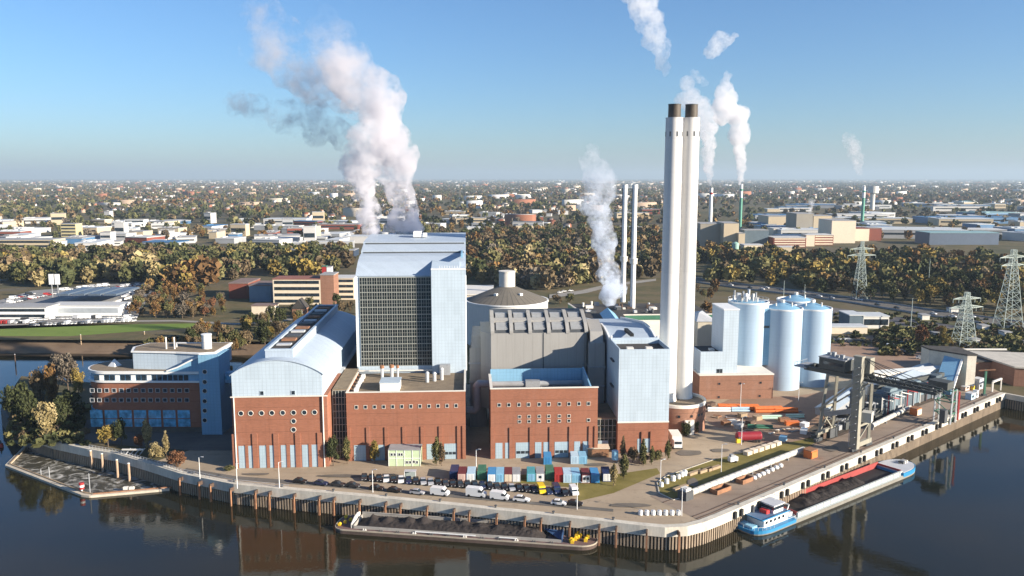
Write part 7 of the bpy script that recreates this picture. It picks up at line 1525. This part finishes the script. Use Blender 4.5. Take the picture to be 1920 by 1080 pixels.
# ------------------------------------------------------------------ steam
def plume(name, puffs, Y, dens, label, seed, color=(.97, .97, .98), fall=1.0, vox=None, nz=.5, wob=.35, step=.05, aniso=.25):
    g = random.Random(seed); bm = bmesh.new(); rs = []
    seq = []
    for a, b in zip(puffs, puffs[1:]):
        n = max(1, int(math.hypot(b[0]-a[0], b[1]-a[1]) / (min(a[2], b[2])*.55)))
        for i in range(n): f = i/n; seq.append([a[q] + (b[q]-a[q])*f for q in (0, 1, 2)])
    seq.append(list(puffs[-1][:3])); sc_ = Y/F
    zs = []
    for px, py, rp in seq:
        for k in range(3):
            rr = rp*g.uniform(.42, .8); ox, oy = g.uniform(-1, 1)*wob*rp*1.5, g.uniform(-1, 1)*wob*rp*1.2
            x, z = Q(px + ox, py + oy, Y); z = max(z, zmin[0]); y = Y + g.uniform(-1, 1)*rp*sc_*.45; rs.append(rr*sc_); zs.append(z)
            mt = Matrix.Translation((x, y, z)) @ Matrix.Diagonal((rr*sc_, rr*sc_, rr*sc_*g.uniform(.85, 1.15), 1)); bmesh.ops.create_icosphere(bm, subdivisions=2, radius=1.0, matrix=mt)
    me = bpy.data.meshes.new(name); bm.to_mesh(me); bm.free(); o = bpy.data.objects.new(name, me); sc.collection.objects.link(o)
    md = o.modifiers.new('r', 'REMESH'); md.mode = 'VOXEL'; md.voxel_size = vox or max(.35, sorted(rs)[len(rs)//4]*.30)
    tex = bpy.data.textures.new(name, 'CLOUDS'); tex.noise_scale = sorted(rs)[len(rs)//2]*.8; tex.noise_depth = 3
    dm_ = o.modifiers.new('d', 'DISPLACE'); dm_.texture = tex; dm_.texture_coords = 'GLOBAL'; dm_.strength = sorted(rs)[len(rs)//2]*.8; dm_.mid_level = .55
    dg = bpy.context.evaluated_depsgraph_get(); m2 = bpy.data.meshes.new_from_object(o.evaluated_get(dg)); o.modifiers.clear(); o.data = m2
    m = bpy.data.materials.new(name); m.use_nodes = True; t = m.node_tree; t.nodes.clear(); out = t.nodes.new('ShaderNodeOutputMaterial'); pv = t.nodes.new('ShaderNodeVolumePrincipled')
    t.links.new(pv.outputs[0], out.inputs['Volume']); pv.inputs['Color'].default_value = (*color, 1); pv.inputs['Anisotropy'].default_value = aniso
    tc = t.nodes.new('ShaderNodeTexCoord'); rmed = sorted(rs)[len(rs)//2]
    n1 = mathn(t, 'ADD', mathn(t, 'MULTIPLY', noisen(t, tc.outputs['Object'], .6/rmed, 2, .5), .5), mathn(t, 'MULTIPLY', noisen(t, tc.outputs['Object'], 2.2/rmed, 5, .65), .5)); sx = t.nodes.new('ShaderNodeSeparateXYZ'); t.links.new(tc.outputs['Object'], sx.inputs[0])
    mr = t.nodes.new('ShaderNodeMapRange'); t.links.new(n1, mr.inputs[0]); mr.inputs[1].default_value = .5 - (1.05 - nz)*.5; mr.inputs[2].default_value = .5 + .17; mr.inputs[3].default_value = 0.0; mr.inputs[4].default_value = 1.0
    zf = t.nodes.new('ShaderNodeMapRange'); t.links.new(sx.outputs[2], zf.inputs[0]); zf.inputs[1].default_value = min(zs); zf.inputs[2].default_value = max(zs); zf.inputs[3].default_value = 1.0 if fall > .22 else 1.5; zf.inputs[4].default_value = fall
    d = mathn(t, 'MULTIPLY', mathn(t, 'MULTIPLY', mr.outputs[0], zf.outputs[0]), dens); t.links.new(d, pv.inputs['Density'])
    try: m.cycles.volume_step_rate = step
    except Exception: pass
    o.data.materials.clear(); o.data.materials.append(m); tag(o, label, 'steam plume', 'steam plumes'); return o
zmin = [0]
ROOFZ = zt3 + 1.6; zmin[0] = ROOFZ + 1.0
plume('steam_plume', [(692, 458, 15), (697, 425, 19), (692, 390, 25), (682, 360, 30), (676, 320, 36), (680, 280, 42), (690, 240, 50), (700, 200, 52)], 338, .6, 'white steam stem from the left outlet of the boiler house roof', 1, fall=.18, nz=.88, color=(.93, .92, .94))
plume('steam_plume', [(750, 458, 34), (752, 425, 34), (752, 370, 30), (748, 320, 34), (740, 275, 56), (728, 240, 64), (702, 200, 66), (680, 160, 62), (655, 115, 60), (630, 75, 56), (608, 38, 40)], 342, .52, 'largest white steam plume rising from the boiler house roof', 2, fall=.04, nz=.93, color=(.89, .88, .905))
plume('steam_plume', [(660, 160, 56), (600, 145, 68), (545, 120, 70), (505, 80, 60), (485, 30, 46)], 348, .17, 'thin grey veil drifting left of the largest plume', 3, fall=.5, nz=1.0, color=(.90, .88, .89))
plume('steam_plume', [(650, 255, 40), (585, 225, 46), (520, 205, 44), (470, 195, 34), (426, 190, 14)], 352, .16, 'thin dark blue wisp blowing left from the big plume', 4, fall=1, nz=1.0, color=(.60, .66, .74))
zmin[0] = 20.8
plume('steam_plume', [(1140, 560, 14), (1150, 548, 26), (1140, 512, 22), (1130, 470, 22), (1126, 430, 26), (1120, 390, 34), (1118, 350, 36), (1115, 315, 28), (1108, 285, 16)], 372, .5, 'pale blue steam rising beside the two thin stacks', 5, fall=.2, nz=.9, color=(.86, .90, .96))
zmin[0] = 0
plume('steam_plume', [(1331, 345, 4), (1330, 325, 8), (1326, 290, 14), (1326, 255, 19), (1322, 222, 26), (1302, 190, 30), (1288, 165, 22)], 1310, .16, 'steam plume behind the white chimneys from the reddish topped chimney', 6, fall=.25, nz=.8, color=(.92, .91, .93))
plume('steam_plume', [(1388, 345, 4.5), (1390, 318, 9), (1388, 280, 14), (1386, 245, 20), (1384, 222, 27), (1372, 208, 26), (1352, 212, 28), (1352, 185, 24), (1360, 160, 14), (1364, 138, 7)], 1330, .22, 'bright white steam column from the distant green chimney', 7, fall=.3, nz=.7, color=(.95, .94, .95))
plume('steam_plume', [(1330, 108, 12), (1336, 90, 19), (1352, 73, 17), (1374, 70, 12)], 1360, .07, 'detached curl of steam high above the green chimney', 8, nz=.8)
plume('steam_plume', [(1247, 140, 9), (1242, 105, 17), (1232, 65, 24), (1215, 25, 32), (1200, -15, 36)], 1400, .05, 'detached pale steam band high left of the white chimneys', 9, nz=.85)
plume('steam_plume', [(1298, 138, 9), (1312, 148, 12), (1325, 158, 8)], 1380, .035, 'small faint steam scrap between the distant columns', 10, nz=.9)
plume('steam_plume', [(1613, 325, 7), (1606, 300, 13), (1598, 275, 16), (1588, 255, 12)], 1620, .075, 'faint grey smoke above the right distant chimney', 11, nz=.95, color=(.85, .84, .86))
plume('steam_plume', [(1520, 398, 5), (1521, 385, 7), (1524, 374, 6)], 1240, .12, 'small steam puff above the distant works roofs', 12, nz=.8)

# ------------------------------------------------------------------ haze
hz = MB(); hz.box(-61000, 61000, -25500, 60500, WZ - 1.5, 480); ho = hz.build('haze', [])
hm = bpy.data.materials.new('haze'); hm.use_nodes = True; t = hm.node_tree; t.nodes.clear(); out = t.nodes.new('ShaderNodeOutputMaterial'); pv = t.nodes.new('ShaderNodeVolumePrincipled'); t.links.new(pv.outputs[0], out.inputs['Volume'])
pv.inputs['Color'].default_value = (.48, .60, .71, 1); pv.inputs['Density'].default_value = 6.0e-5; pv.inputs['Anisotropy'].default_value = .1
ho.data.materials.append(hm); kind(ho, 'stuff')
